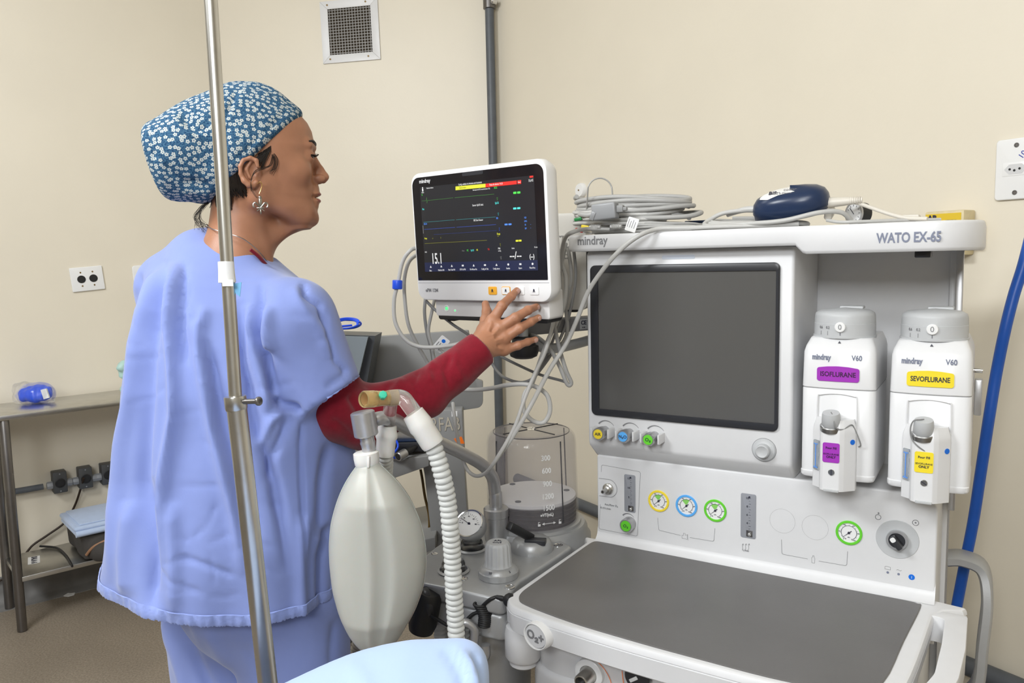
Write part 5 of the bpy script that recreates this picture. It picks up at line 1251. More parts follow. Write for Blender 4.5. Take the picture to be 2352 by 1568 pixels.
# earring and necklace
er = empty('earring'); er.parent = person
q = MB(); q.tube([hw(590, 434, -.083), hw(596, 430, -.086), hw(600, 436, -.086), hw(598, 446, -.086), hw(594, 456, -.086)], .0007, n=6); o = pmb(q, 'hook', 'gold'); o.parent = er
Me = basis(hw(596.5, 478, -.0865), HD, ZUP); q = MB().xf(Me); q.sphere((0, .0105, 0), 1, 12, 8, (.0026, .0026, .0022)); q.sphere((0, .004, 0), 1, 12, 8, (.0030, .0085, .0018)); q.sphere((0, -.0115, 0), 1, 12, 8, (.0014, .0045, .0012))
q.box((-.006, -.0068, -.0012), (.006, -.0048, .0012), r=.0006)
for sg in (-1, 1): q.tube([(0, -.006, 0), (sg * .004, -.001, 0), (sg * .0075, .0025, 0), (sg * .0105, .0005, 0), (sg * .0105, -.0035, 0), (sg * .0085, -.0045, 0)], .0013, n=7); q.tube([(0, -.0065, 0), (sg * .003, -.0085, 0), (sg * .0055, -.0105, 0)], .001, n=6)
o = pmb(q, 'pendant', 'antique_silver'); o.parent = er
q = MB(); q.tube([hw(575, 575, -.0655), hw(592, 589, -.060), hw(608, 606, -.046), hw(622, 622, -.026), hw(632, 632, -.008), hw(634, 636, .01)], .0030, n=8); pmb(q, 'sweater_collar', 'knit_red')
q = MB(); nk = [(476, 519, -.012), (492, 529, -.045), (530, 541, -.0665), (560, 552, -.069), (590, 575, -.058), (612, 600, -.036), (624, 618, -.012), (630, 628, .0)]
q.tube([hw(x, y, yy) for x, y, yy in nk], .00075, n=6); q.sphere(hw(476, 520, -.012), .003, 10, 8); pmb(q, 'necklace', 'antique_silver')
# ------------------------------------------------------------------ patient monitor on its arm
mat('mon_white', (0.78, 0.775, 0.775), 0.35, bump=0.02, bscale=900); mat('mon_side', (0.66, 0.645, 0.635), 0.45)
mat('glass_black', (0.012, 0.011, 0.013), 0.10); mat('lcd', (0.02, 0.02, 0.023), 0.18, emit=(0.05, 0.05, 0.056), estr=0.12)
def lit(name, c, s=1.0): mat(name, tuple(v * .3 for v in c), 0.5, emit=c, estr=s * .75)
lit('lit_green', (0.10, 0.9, 0.10)); lit('lit_dimgreen', (0.08, 0.30, 0.06), .6); lit('lit_cyan', (0.10, 0.8, 0.75)); lit('lit_dimcyan', (0.05, 0.30, 0.32), .7)
lit('lit_blue', (0.10, 0.30, 0.95)); lit('lit_dimblue', (0.04, 0.09, 0.45), .8); lit('lit_yellow', (0.85, 0.85, 0.05), .9); lit('lit_dimyellow', (0.3, 0.3, 0.03), .7); lit('lit_red', (0.9, 0.03, 0.02), .9); lit('lit_white', (0.85, 0.85, 0.85), .9); lit('lit_grey', (0.3, 0.3, 0.3), .5)
lit('lit_bar', (0.018, 0.024, 0.075), .8); lit('lit_led', (0.1, 1.0, 0.25), 1.5)
ma = R(51.6); mr = V(math.cos(ma - R(13.2)), 0, 0); mr = V(math.sin(ma), -math.cos(ma), 0); mnv = V(-math.cos(ma), -math.sin(ma), 0)
tl_ = R(2.5); mup = (ZUP * math.cos(tl_) + mnv * math.sin(tl_)).normalized()
MO = P(1262, 690, 1.40); MZn = mr.cross(mup)
MMon = basis(MO, mr, mup); MMi = MMon.inverted()
mon = empty('patient_monitor', MMon, label='white patient monitor with lit black screen on an arm, touched by the hand', cat='monitor')
def mq(px, py, off=0.0):
    q = MMi @ PL(px, py, MO + MZn * off, MZn); return q
def mpart(q, n, m=None, **k): return q.build(n, m, mon, **k)
c00 = mq(959, 690); c01 = mq(945, 398); c11 = mq(1252, 366); c10 = mq(1267, 690)
mx0, mx1 = (c00.x + c01.x) / 2, (c10.x + c11.x) / 2; my0, my1 = (c00.y + c10.y) / 2 , (c01.y + c11.y) / 2
def rr_ring(x0, y0, x1, y1, r, z, seg=7): return [V(x, y, z) for x, y in rrect(x0, y0, x1, y1, r, seg)]
q = MB(); ri = 0.022
q.loft([rr_ring(mx0 + .012, my0 + .012, mx1 - .006, my1 - .012, ri, -.040), rr_ring(mx0 + .004, my0 + .004, mx1 - .001, my1 - .003, ri, -.034), rr_ring(mx0 - .0015, my0 - .0015, mx1 + .0005, my1 + .0015, ri, -.02), rr_ring(mx0 - .001, my0 - .001, mx1 + .001, my1 + .001, ri, -.004),
        rr_ring(mx0, my0, mx1, my1, ri, -.001), rr_ring(mx0 + .002, my0 + .002, mx1 - .002, my1 - .002, ri - .002, 0.0)])
mpart(q, 'housing', 'mon_white')
g0, g1, g2, g3 = mq(960, 645), mq(946, 408), mq(1246, 376), mq(1260, 641)
gx0, gx1, gy0, gy1 = (g0.x + g1.x) / 2 + .001, (g2.x + g3.x) / 2, (g0.y + g3.y) / 2, (g1.y + g2.y) / 2
gx0 = max(gx0, mx0 + .004); gx1 = min(gx1, mx1 - .0045); gy1 = min(gy1, my1 - .0045)
q = MB(); q.prism(roundpoly([(gx0, gy0), (gx1, gy0), (gx1, gy1), (gx0, gy1)], [.001, .001, .017, .017], 7), -.001, .0008); mpart(q, 'front_glass', 'glass_black')
s0_, s1_, s2_, s3_ = mq(980, 625), mq(963, 431), mq(1227, 402), mq(1237, 619)
lx0, lx1, ly0, ly1 = (s0_.x + s1_.x) / 2, (s2_.x + s3_.x) / 2, (s0_.y + s3_.y) / 2, (s1_.y + s2_.y) / 2
q = MB(); q.box((lx0, ly0, .0006), (lx1, ly1, .0012)); scr = mpart(q, 'screen', 'lcd')
q = MB(); q.box((lx0, ly0, .0011), (lx1, ly0 + .0185, .0014)); o = q.build('menu_bar', 'lit_bar', scr)
def K1(x, y): return (940 + x / 4.3556, 380 + y / 4.3556)        # reading grid of the enlarged screen
def ml(pts, w, m, name='trace'):
    q = MB(); P3 = [mq(*K1(x, y)) for x, y in pts]
    for a, b in zip(P3[:-1], P3[1:]):
        a = V(a.x, a.y, .0016); b = V(b.x, b.y, .0016); d = (b - a).normalized(); n = V(-d.y, d.x, 0) * w / 2; q.add([a - n, b - n, b + n, a + n], [(0, 1, 2, 3)])
    return q.build(name, m, scr, smooth=False)
ml([(130, 355), (175, 352), (180, 318), (183, 378), (187, 350), (445, 323)], .0006, 'lit_dimgreen'); ml([(460, 322), (855, 286)], .0007, 'lit_dimgreen')
ml([(148, 568), (460, 543)], .0007, 'lit_dimcyan'); ml([(474, 542), (868, 514)], .0007, 'lit_dimcyan'); ml([(155, 639), (465, 618)], .0008, 'lit_dimblue'); ml([(478, 617), (874, 590)], .0008, 'lit_dimblue')
ml([(250, 690), (880, 650)], .0003, 'lit_dimblue'); ml([(160, 780), (782, 747)], .0007, 'lit_dimyellow'); ml([(143, 600), (147, 680)], .0014, 'lit_grey')
def mbox(x0, y0, x1, y1, m, name='value_bar'):
    a, b = mq(*K1(x0, y0)), mq(*K1(x1, y1)); q = MB(); q.prism(rrect(min(a.x, b.x), min(a.y, b.y), max(a.x, b.x), max(a.y, b.y), .0008, 3), .0012, .0018); return q.build(name, m, scr)
for x0, y0, x1, y1, m_ in ((1046, 264, 1077, 282, 'lit_green'), (1086, 261, 1116, 279, 'lit_green'), (1045, 421, 1077, 438, 'lit_cyan'), (1085, 418, 1116, 435, 'lit_cyan'), (959, 582, 989, 597, 'lit_blue'), (998, 580, 1028, 595, 'lit_blue'), (1070, 744, 1097, 761, 'lit_yellow'), (1101, 742, 1128, 759, 'lit_yellow')): mbox(x0, y0, x1, y1, m_)
def mbanner(p, m, name):
    q = MB(); P3 = [mq(*K1(x, y)) for x, y in p]; q.prism([(a.x, a.y) for a in P3], .0012, .0018); return q.build(name, m, scr)
mbanner([(469, 247), (768, 219), (768, 182), (469, 210)], 'lit_yellow', 'message_banner'); mbanner([(769, 219), (1080, 187), (1080, 150), (769, 182)], 'lit_red', 'message_banner'); mbanner([(1090, 186), (1124, 183), (1124, 145), (1090, 148)], 'lit_red', 'message_banner')
def mt(s_, x, y, size, m, sx=.72, al='CENTER', par=None, z=.0019, b=0): 
    a = mq(*K1(x, y)); return text(s_, size, Matrix.Translation((a.x, a.y, z)), m, par if par is not None else scr, align=al, sx=sx, bold=b, ext=.0001)
tx = [mt('mindray', 160, 157, .0105, 'lit_white', .9, par=mon, b=.0002)]
L_ = []
for a in (('Config. exibição de Arritmia está desativada.', 615, 180, .0046, 'lit_white'), ('Pausa do alarme  01:21', 875, 187, .0048, 'lit_white'), ('Alarme baixo', 540, 222, .0044, 'lit_dimyellow'), ('Pausar', 1107, 166, .0035, 'lit_white'), ('16:41', 1223, 150, .0072, 'lit_white'),
    ('Padrão de Fábrica', 213, 225, .0036, 'lit_white'), ('Adulto', 142, 271, .0034, 'lit_white'), ('II', 135, 295, .005, 'lit_green'), ('Derivação de ECG removida (timer 27s)', 727, 238, .0036, 'lit_white'), ('ECG', 870, 222, .0052, 'lit_green'), ('120', 886, 325, .0036, 'lit_dimgreen'), ('50', 888, 342, .0036, 'lit_dimgreen'),
    ('Sensor SpO2 desl.', 693, 395, .0052, 'lit_white'), ('SpO2', 883, 375, .0056, 'lit_cyan'), ('Plet', 147, 438, .005, 'lit_cyan'), ('100', 896, 478, .0036, 'lit_dimcyan'), ('90', 898, 494, .0036, 'lit_dimcyan'), ('BIS', 886, 527, .0050, 'lit_blue'), ('BIS Sem Sensor', 697, 546, .0052, 'lit_white'), ('EEG 0', 168, 585, .0048, 'lit_blue'),
    ('SQI', 1167, 521, .0042, 'lit_blue'), ('EMG', 1171, 557, .0042, 'lit_blue'), ('SR', 1168, 593, .0042, 'lit_blue'), ('SEF', 1172, 629, .0042, 'lit_blue'), ('–', 1221, 588, .005, 'lit_blue'), ('–', 1221, 624, .005, 'lit_blue'), ('70', 907, 628, .0036, 'lit_dimblue'), ('20', 908, 647, .0036, 'lit_dimblue'),
    ('Resp', 172, 729, .005, 'lit_yellow'), ('x1', 242, 728, .0042, 'lit_dimyellow'), ('II', 322, 723, .0045, 'lit_dimyellow'), ('Resp', 900, 683, .0056, 'lit_yellow'), ('rpm', 896, 704, .0034, 'lit_dimyellow'), ('30', 916, 785, .0036, 'lit_dimyellow'), ('8', 918, 802, .0036, 'lit_dimyellow'), ('PNI', 906, 830, .0050, 'lit_white'), ('mmHg', 910, 853, .0034, 'lit_white'), ('Início', 1045, 827, .0042, 'lit_white'), ('15 min', 1272, 816, .0038, 'lit_white'),
    ('Hora', 546, 852, .0042, 'lit_grey'), ('FC', 591, 849, .005, 'lit_green'), ('SpO2', 638, 848, .005, 'lit_cyan'), ('FR', 686, 845, .005, 'lit_yellow'), ('TA', 800, 838, .005, 'lit_red'), ('160', 922, 915, .0036, 'lit_grey'), ('90', 925, 932, .0036, 'lit_grey'), ('FiO2', 173, 866, .0038, 'lit_white')): L_.append(mt(*a))
L_.append(mt('15.1', 283, 935, .0300, 'lit_white', .60, b=.0004)); L_.append(mt('--/--', 1070, 900, .0190, 'lit_white', .95, b=.0002)); L_.append(mt('(--)', 1234, 910, .0110, 'lit_white', .8, b=.0003))
for x, y, s_ in ((221, 1051, 'Silenc.'), (326, 1046, 'Medida de PNI'), (431, 1042, 'Parar Tudo PNI'), (541, 1039, 'STAT de PNI'), (650, 1037, 'Dar Alta ao Pac.'), (763, 1034, 'Config. de Tela'), (878, 1031, 'Config. alarme'), (996, 1028, 'Revisão'), (1117, 1025, 'Espera'), (1239, 1022, 'Menu Princ.')):
    L_.append(mt(s_, x, y, .0047, 'lit_white', .60))
    a = mq(*K1(x, y - 39)); q = MB(); k_ = x % 3
    if k_ == 0: q.lathe([(.0022, 0), (.0022, .0003)], (a.x, a.y, .0015), n=8)
    elif k_ == 1: q.box((a.x - .0024, a.y - .0016, .0015), (a.x + .0024, a.y + .0016, .0018))
    else: q.prism([(a.x - .0024, a.y - .002), (a.x + .0024, a.y - .002), (a.x, a.y + .0024)], .0015, .0018)
    q.build('menu_icon', 'lit_white', scr)
join_texts(L_, 'screen_lettering', scr)
a = mq(*K1(140, 240)); q = MB(); q.box((a.x - .0016, a.y - .004, .0015), (a.x + .0016, a.y + .002, .0018)); q.lathe([(.0013, 0), (.0013, .0003)], (a.x, a.y + .0036, .0015), n=10); q.build('patient_icon', 'lit_white', scr)
a = mq(*K1(1227, 112)); q = MB(); q.box((a.x - .004, a.y - .0016, .0015), (a.x + .004, a.y + .0016, .0018)); q.build('battery_icon', 'lit_red', scr)
a = mq(1086, 398); q = MB(); q.prism(rrect(a.x - .0265, a.y - .0034, a.x + .0265, a.y + .0034, .0033), .0007, .0012); mpart(q, 'alarm_lamp', 'bezel_dark')
def K2(x, y): return (900 + x / 3.016, 340 + y / 3.016)
a = mq(*K2(278, 985)); text('ePM 12M', .0098, Matrix.Translation((a.x, a.y, .0003)), 'print_grey', mon, fit=.0345, bold=.0002)
q = MB(); a = mq(*K2(180, 933)); q.box((mx0 + .003, a.y - .0004, -.0004), (mx1 - .003, a.y + .0004, .0003)); mpart(q, 'seam_line', 'seam')
def key(x, y, w, h, m, name='key'):
    a = mq(*K2(x, y)); q = MB(); q.prism(rrect(a.x - w / 2, a.y - h / 2, a.x + w / 2, a.y + h / 2, .0025), -.0005, .0016, r=.0005); return mpart(q, name, m), a
mat('amber_key', (0.85, 0.42, 0.04), .35)
for x, m_ in ((700, 'amber_key'), (793, 'amber_key'), (890, 'white_gloss'), (988, 'white_gloss')):
    o, a = key(x, 987, .0205, .0155, m_)
    q = MB()
    if x == 793: q.prism(rrect(a.x - .0092, a.y - .0066, a.x + .0092, a.y + .0066, .002), .0015, .0019); q.build('key_face', 'white_gloss', o)
    q = MB(); q.prism([(a.x - .0022, a.y - .0015), (a.x + .0022, a.y - .0015), (a.x + .0012, a.y + .003), (a.x - .0012, a.y + .003)], .0019, .0021); q.box((a.x - .003, a.y - .0028, .0019), (a.x + .003, a.y - .0022, .0021)); q.build('key_symbol', 'print_dark', o)
# base unit under the screen
b0, b1 = mq(1002, 690, -.02), mq(1266, 727, -.02); bx0, bx1 = b0.x, mx1 - .016; by0 = mq(1130, 727, -.02).y
q = MB(); q.prism(rrect(bx0, by0 - .002, bx1, my0 + .02, .006), -.062, -.016, r=.004); mpart(q, 'base_unit', 'mon_side')
q = MB(); q.prism(rrect(bx0 + .004, by0 - .0095, bx1 - .006, by0 + .004, .006), -.064, -.019, r=.002); q.box((bx0 + .025, by0 - .0125, -.04), (bx0 + .042, by0 - .008, -.025)); mpart(q, 'base_gasket', 'black_rubber')
for px, py, r_ in ((1026, 708, .0042), (1045.5, 713, .0022)):
    a = mq(px, py, -.016); q = MB()
    if r_ > .003: q.lathe([(.0066, 0), (.0066, .0006), (.0056, .0010), (.005, .0004)], (a.x, a.y, -.016), n=24, caps=False)
    else: q.lathe([(.0030, 0), (.0030, .0004)], (a.x, a.y, -.016), n=16)
    mpart(q, 'button_rim', 'mon_white'); q = MB(); q.lathe([(r_ * .75, 0), (r_ * .75, .0009)], (a.x, a.y, -.016), n=16); mpart(q, 'power_light', 'lit_led')
# module rack behind
q = MB(); e = empty('module_rack', loc=P(1300, 715, 1.71), label='cream module rack with black edge behind the lit monitor', cat='module rack')
ra, rb = P(1225, 492, 1.73), P(1346, 492, 1.70); dx_ = V(rb.x - ra.x, rb.y - ra.y, 0).normalized(); Mr = basis(ra, dx_, ZUP); wR = (rb - ra).length; hR = ra.z - P(1300, 712, 1.71).z
mat('rack_cream', (0.60, 0.575, 0.525), .5)
Mi = Matrix.Translation(-e.location)
q.xf(Mi).prism(rrect(0, -hR, wR, 0, .012), -.10, .0, r=.003, M=Mr); q.build('rack_body', 'rack_cream', e)
q = MB(); q.xf(Mi).prism(roundpoly([(-.002, -hR - .005), (wR - .02, -hR - .005), (wR + .0045, -hR + .03), (wR + .0045, -.07), (wR, -.07), (wR - .01, -hR + .01)], [.004, .012, .012, .001, .001, .02]), -.104, -.002, M=Mr); q.build('rack_edge', 'black_rubber', e)
for k in range(7): text('lorem'[:0] + ('SpO2  PNI  ECG', 'TEMP  IBP', 'CO', 'AG  BIS', 'ICG', 'NMT', 'RM')[k], .0045, Mi @ Mr @ Matrix.Translation((wR - .045, -.05 - .008 * k, .0006)), 'print_grey', e)
# monitor arm
e = empty('monitor_arm', loc=P(1345, 760, 1.66), label='grey monitor arm bar with CE label and black clamp knob', cat='monitor arm')
Mi = Matrix.Translation(-e.location)
aL, aR = P(1150, 757, 1.56), P(1372, 760, 1.70); aR.z = aL.z; dx_ = (aR - aL).normalized(); Ma = basis(aL, dx_, ZUP); La = (aR - aL).length
mat('arm_grey', (0.20, 0.20, 0.21), .4, metal=.3)
q = MB(); q.xf(Mi).box((0, -.0145, -.02), (La + .02, .0145, .02), r=.003, M=Ma); q.build('bar', 'arm_grey', e)
q = MB(); q.xf(Mi).box((La - .065, -.011, .0198), (La - .012, .011, .0204), M=Ma); q.build('rating_label', 'silver_paint', e)
text('CE', .012, Mi @ Ma @ Matrix.Translation((La - .055, .003, .0206)), 'print_dark', e, bold=.0004); text('0120', .004, Mi @ Ma @ Matrix.Translation((La - .055, -.007, .0206)), 'print_dark', e)
for k in range(4): text(('CONSULT MANUAL', 'MAX LOAD 15 kg', 'MONITOR ARM', 'SN 0415'), .0035, Mi @ Ma, 'print_dark') if False else text(('CONSULT MANUAL', 'MAX LOAD 15 kg', 'MONITOR ARM', 'SN 0415')[k], .0036, Mi @ Ma @ Matrix.Translation((La - .03, .0065 - .0043 * k, .0206)), 'print_dark', e)
pp_ = aL + dx_ * .055; mb_ = MMon @ V((bx0 + bx1) / 2, by0 - .01, -.05)
q = MB(); q.xf(Mi).tube([mb_ + V(0, 0, .01), mb_ - V(0, 0, .02), pp_ + V(0, 0, .02), pp_ - V(0, 0, .02)], .016, n=16); q.build('post', 'satin_aluminium', e)
kc = P(1203, 806, 1.55)
q = MB(); q.xf(Mi).lathe([(.012, .03), (.022, .026), (.0255, .012), (.030, .010), (.0305, .000), (.027, -.010), (.018, -.0145), (.0001, -.015)], kc, n=36, caps=False); q.build('clamp_knob', 'black_rubber', e)
q = MB(); q.xf(Mi).tube([P(1180, 770, 1.57), P(1215, 785, 1.57), P(1262, 800, 1.6), P(1320, 790, 1.66), P(1372, 775, 1.72)], .011, n=14); q.cyl(kc, kc + V(0, 0, .06), .010, n=16); q.build('swing_link', 'silver_paint', e)

# ------------------------------------------------------------------ cables
CB_ = dict(a='cable_grey', b='cable_light', c='cable_dark')
def cable(name, pts, r, m, label, cat='cable', group=None, n=10, parts=None, sub=8):
    P_ = [P(*p) if not isinstance(p, Vector) else p for p in pts]; o = P_[0].copy()
    q = MB(); q.tube(P_, r, n=n, sub=sub)
    if parts is None:
        ob = q.build(name, m, None, origin=o); tag(ob, label, cat, group); return ob
    e = empty(name, loc=o, label=label, cat=cat, group=group); q2 = MB(); q2.xf(Matrix.Translation(-o)).add(q.v, q.f); q2.build('cord', m, e)
    for nm, mb_, mm in parts(o): mb_.build(nm, mm, e)
    return e
def at0(o): return Matrix.Translation(-o)
# the long cable that crosses the shelf front and the screen corner
def zs(px, b, z): v = MP(px, 500, b); return MACH @ V(v.x, b, z)
SH = 1.4305
pts = [zs(1835, .05, SH + .006), zs(1720, .03, SH + .005), zs(1640, .018, SH + .0055), zs(1560, .008, SH + .0055), zs(1510, -.004, SH + .005), P(1470, 540, 1.475), P(1430, 569, 1.485), P(1392, 610, 1.50), P(1352, 668, 1.52), P(1325, 735, 1.53), P(1300, 790, 1.53), P(1262, 850, 1.50), P(1225, 920, 1.46), P(1200, 965, 1.45), P(1172, 1010, 1.45), P(1140, 1055, 1.46)]
cable('sensor_cable', pts, .0046, 'cable_light', 'long grey cable crossing the shelf front and the dark screen corner')
# left loops of the monitor
def clip_parts(o):
    q = MB(); a, b = P(913, 643, 1.60), P(912.5, 664, 1.60); q.xf(at0(o)).cyl(a, b, .0105, n=16, bev=.002)
    return [('blue_clip', q, 'cord_blue')]
CY = 1.60
cable('lead_cable', [(962, 570, 1.63), (945, 573, CY), (925, 600, CY), (914, 650, CY), (905, 690, CY), (908, 740, CY), (930, 778, CY), (960, 795, CY), (1000, 797, CY), (1050, 790, CY), (1100, 772, CY), (1160, 762, 1.62)], .0042, 'cable_light', 'light grey cable looping left of the monitor through a blue clip', parts=clip_parts)
cable('lead_cable', [(962, 582, 1.65), (940, 600, 1.63), (929, 640, 1.63), (930, 690, 1.63), (938, 745, 1.63), (958, 790, 1.64), (985, 838, 1.65), (1010, 890, 1.66)], .0040, 'cable_grey', 'grey cable hanging down left of the monitor beside the blue clip')
cable('lead_cable', [(978, 680, 1.67), (975, 715, 1.66), (980, 760, 1.66), (990, 800, 1.66), (998, 850, 1.66), (1010, 900, 1.67)], .0036, 'cable_dark', 'dark grey cable dropping straight from the monitor base left corner')
cable('lead_cable', [(1000, 680, 1.67), (992, 715, 1.65), (984, 760, 1.65), (992, 795, 1.65), (1003, 850, 1.65), (1025, 900, 1.66)], .0036, 'cable_grey', 'grey cable curving under the monitor base, right of the straight one')
cable('lead_cable', [(978, 690, 1.62), (1000, 712, 1.62), (1040, 745, 1.62), (1075, 768, 1.63), (1110, 800, 1.65), (1140, 850, 1.65), (1165, 870, 1.6), (1205, 877, 1.6), (1240, 850, 1.6), (1278, 760, 1.6), (1300, 690, 1.62)], .0032, 'cable_dark', 'thin dark cable running diagonally under the monitor towards the hand')
def tagp(px, py, Y, w, h, rot, o, lines=('mindray',), blue=True):
    M_ = basis(P(px, py, Y), V(math.cos(R(rot)), -.25, math.sin(R(rot))), V(-math.sin(R(rot)), -.1, math.cos(R(rot))))
    out = []
    q = MB(); q.xf(at0(o)).prism(rrect(-w / 2, -h / 2, w / 2, h / 2, .003), -.0003, .0003, M=M_); out.append(('paper_tag', q, 'white_gloss'))
    if blue: q = MB(); q.xf(at0(o)).lathe([(.0042, .0003), (.0042, .0006)], (0, 0, 0)); q2 = MB(); q2.xf(at0(o)).prism([(.0042 * math.cos(t * .4) + w * .25, .0042 * math.sin(t * .4)) for t in range(16)], .0003, .0007, M=M_); out.append(('tag_symbol', q2, 'blue_print'))
    q = MB(); q.xf(at0(o))
    for k in range(3): q.box((-w * .4, h * (.25 - .22 * k), .0003), (w * .05, h * (.33 - .22 * k), .0006), M=M_)
    out.append(('tag_print', q, 'print_grey')); return out
cable('lead_cable', [(1010, 800, 1.62), (1025, 815, 1.62), (1060, 845, 1.64), (1090, 870, 1.66)], .0026, 'cable_light', 'short thin cable with a white paper tag above the red sleeve', parts=lambda o: tagp(1013, 790, 1.618, .036, .022, 48, o))
# right group below the monitor
cable('lead_cable', [(1276, 560, 1.66), (1286, 640, 1.60), (1275, 720, 1.55), (1255, 800, 1.50), (1232, 850, 1.48), (1205, 915, 1.46), (1180, 985, 1.45), (1135, 1062, 1.45), (1112, 1088, 1.50), (1088, 1091, 1.55), (1068, 1068, 1.58), (1052, 1010, 1.6), (1043, 950, 1.62), (1040, 925, 1.64)], .0038, 'cable_light', 'light cable running from the monitor down to the bellows dome')
cable('lead_cable', [(1300, 560, 1.66), (1281, 640, 1.58), (1268, 700, 1.54), (1272, 740, 1.54), (1285, 800, 1.54), (1300, 850, 1.54), (1312, 878, 1.54), (1303, 882, 1.54), (1285, 840, 1.54), (1262, 800, 1.54), (1235, 775, 1.56), (1205, 765, 1.60)], .0042, 'cable_grey', 'grey cable bent into a sharp V right of the hand')
cable('lead_cable', [(1296, 545, 1.60), (1290, 600, 1.60), (1300, 640, 1.60), (1296, 700, 1.58), (1278, 740, 1.56), (1255, 790, 1.54), (1240, 830, 1.52), (1222, 880, 1.5), (1205, 905, 1.5), (1203, 940, 1.5), (1222, 965, 1.5), (1248, 970, 1.5), (1263, 945, 1.5), (1258, 910, 1.5), (1235, 890, 1.5), (1205, 882, 1.5), (1165, 884, 1.52), (1130, 891, 1.55), (1090, 895, 1.58), (1040, 893, 1.62)], .0045, 'cable_light', 'light cable making a round loop above the bellows dome')
cable('lead_cable', [(1305, 570, 1.64), (1312, 640, 1.62), (1300, 700, 1.62), (1303, 760, 1.62), (1285, 795, 1.62), (1255, 805, 1.6), (1225, 790, 1.58), (1200, 775, 1.6)], .0040, 'cable_grey', 'grey cable curling under the arm bar near its label')
cable('lead_cable', [(1318, 575, 1.64), (1322, 640, 1.63), (1308, 720, 1.62), (1290, 770, 1.62), (1265, 815, 1.6), (1240, 850, 1.58), (1232, 858, 1.57)], .0034, 'cable_dark', 'dark grey cable hanging over the cream rack beside the machine')
cable('lead_cable', [(1150, 818, 1.6), (1190, 838, 1.6), (1240, 860, 1.6), (1290, 874, 1.58), (1304, 880, 1.56)], .0030, 'cable_dark', 'thin dark cable running right from the red cuff to the V bend')
# coils on the shelf
def coil(name, c, ra, rb, loops, r, z0, z1, tilt, m, label, seed=0, n=10, extra=None, group=None, tail=None, ph0=0.0):
    rs = np.random.RandomState(seed); pts = []; K_ = int(loops * 14)
    w = [rs.uniform(-1, 1, 6) for _ in range(4)]
    for i in range(K_ + 1):
        t = i / 14; a = ph0 + 2 * math.pi * t; k = int(t) % 6; f = t - int(t); sm = lambda arr: arr[k] * (1 - f) + arr[(k + 1) % 6] * f
        A_ = ra * (1 + .10 * sm(w[0])); B_ = rb * (1 + .14 * sm(w[1])); x = c[0] + A_ * math.cos(a) + .012 * sm(w[2]); y = c[1] + B_ * math.sin(a)
        z = z0 + (z1 - z0) * (t / loops) + tilt * (.5 + .5 * math.sin(a)) * (.6 + .4 * sm(w[3])) - .014 * max(0, math.cos(a)) * t / loops + .003 * math.sin(2 * a + k)
        pts.append(MACH @ V(x, y, max(z, SH + r)))
    if tail: pts += [MACH @ V(*t_) for t_ in tail]
    return pts
def mkcoil(name, label, pts, r, m, group=None, parts=None): return cable(name, pts, r, m, label, 'cable coil', group, parts=parts, sub=4)
cxa = MP(1440, 480, .09).x
mkcoil('coiled_cable', 'thick grey cable coiled in a high pile at the left end of the shelf', coil('', (cxa + .008, .10), .130, .055, 6.6, .0048, SH + .026, SH + .080, .016, '', '', 1), .0048, 'cable_grey')
mkcoil('coiled_cable', 'thin grey leads wound in a low flat coil under the thick coil', coil('', (cxa + .035, .095), .115, .05, 9.3, .0027, SH + .003, SH + .026, .008, '', '', 2), .0027, 'cable_grey')
mkcoil('coiled_cable', 'pale lead loop around the grey connector block on the shelf', coil('', (cxa - .01, .085), .10, .048, 4.2, .0036, SH + .016, SH + .055, .016, '', '', 5), .0036, 'cable_light')
cxc = MP(1730, 495, .08).x
mkcoil('coiled_cable', 'grey cable coiled under the navy puck on the shelf', coil('', (cxc, .085), .083, .045, 3.4, .0044, SH + .005, SH + .016, .008, '', '', 7), .0044, 'cable_light')
cable('thin_wire_loop', [zs(1346, .07, SH + .035), *[P(1378 - 28 * math.cos(math.pi * k / 10), 438 - 29 * math.sin(math.pi * k / 10), 1.60) for k in range(11)], zs(1410, .07, SH + .035)], .0016, 'cable_grey', 'thin wire arching up above the coil at the left of the shelf')
# ends of the coil falling over the left end
cable('lead_cable', [zs(1400, .03, SH + .010), zs(1350, .01, SH + .012), P(1318, 532, 1.53), P(1299, 545, 1.55), P(1290, 580, 1.58), P(1284, 640, 1.60), P(1280, 690, 1.6)], .0042, 'cable_grey', 'grey cable end falling over the left end of the shelf')
# grey connector in a clear bag, lead plugs, paper tag
e = empty('cable_connector', MACH @ Matrix.Translation(tuple(MP(1390, 485, .012))), label='grey block connector lying against the cable coil', cat='connector')
mat('connector_grey', (0.27, 0.275, 0.285), .3); mat('film', (0.85, 0.87, 0.9), .12, trans=.85, alpha=.5)
q = MB(); q.box((-.026, -.011, -.017), (.026, .011, .016), r=.004, seg=3, M=Matrix.Rotation(R(-4), 4, 'Y')); q.box((-.022, -.013, -.026), (-.012, .005, -.008), r=.002, M=Matrix.Rotation(R(24), 4, 'Y')); q.build('block', 'connector_grey', e)
q = MB(); q.box((.026, -.006, -.004), (.040, .006, .010), r=.002); q.box((.036, -.004, -.001), (.047, .004, .006), r=.0015); q.build('boot', 'knob_shade' if 'knob_shade' in MATS else 'cable_dark', e)
q = MB(); q.tube([V(-.024, 0, -.004), V(-.038, 0, -.006), V(-.052, .004, -.004), V(-.062, .012, -.002)], .0055, n=10); q.build('strain_relief', 'cable_grey', e)
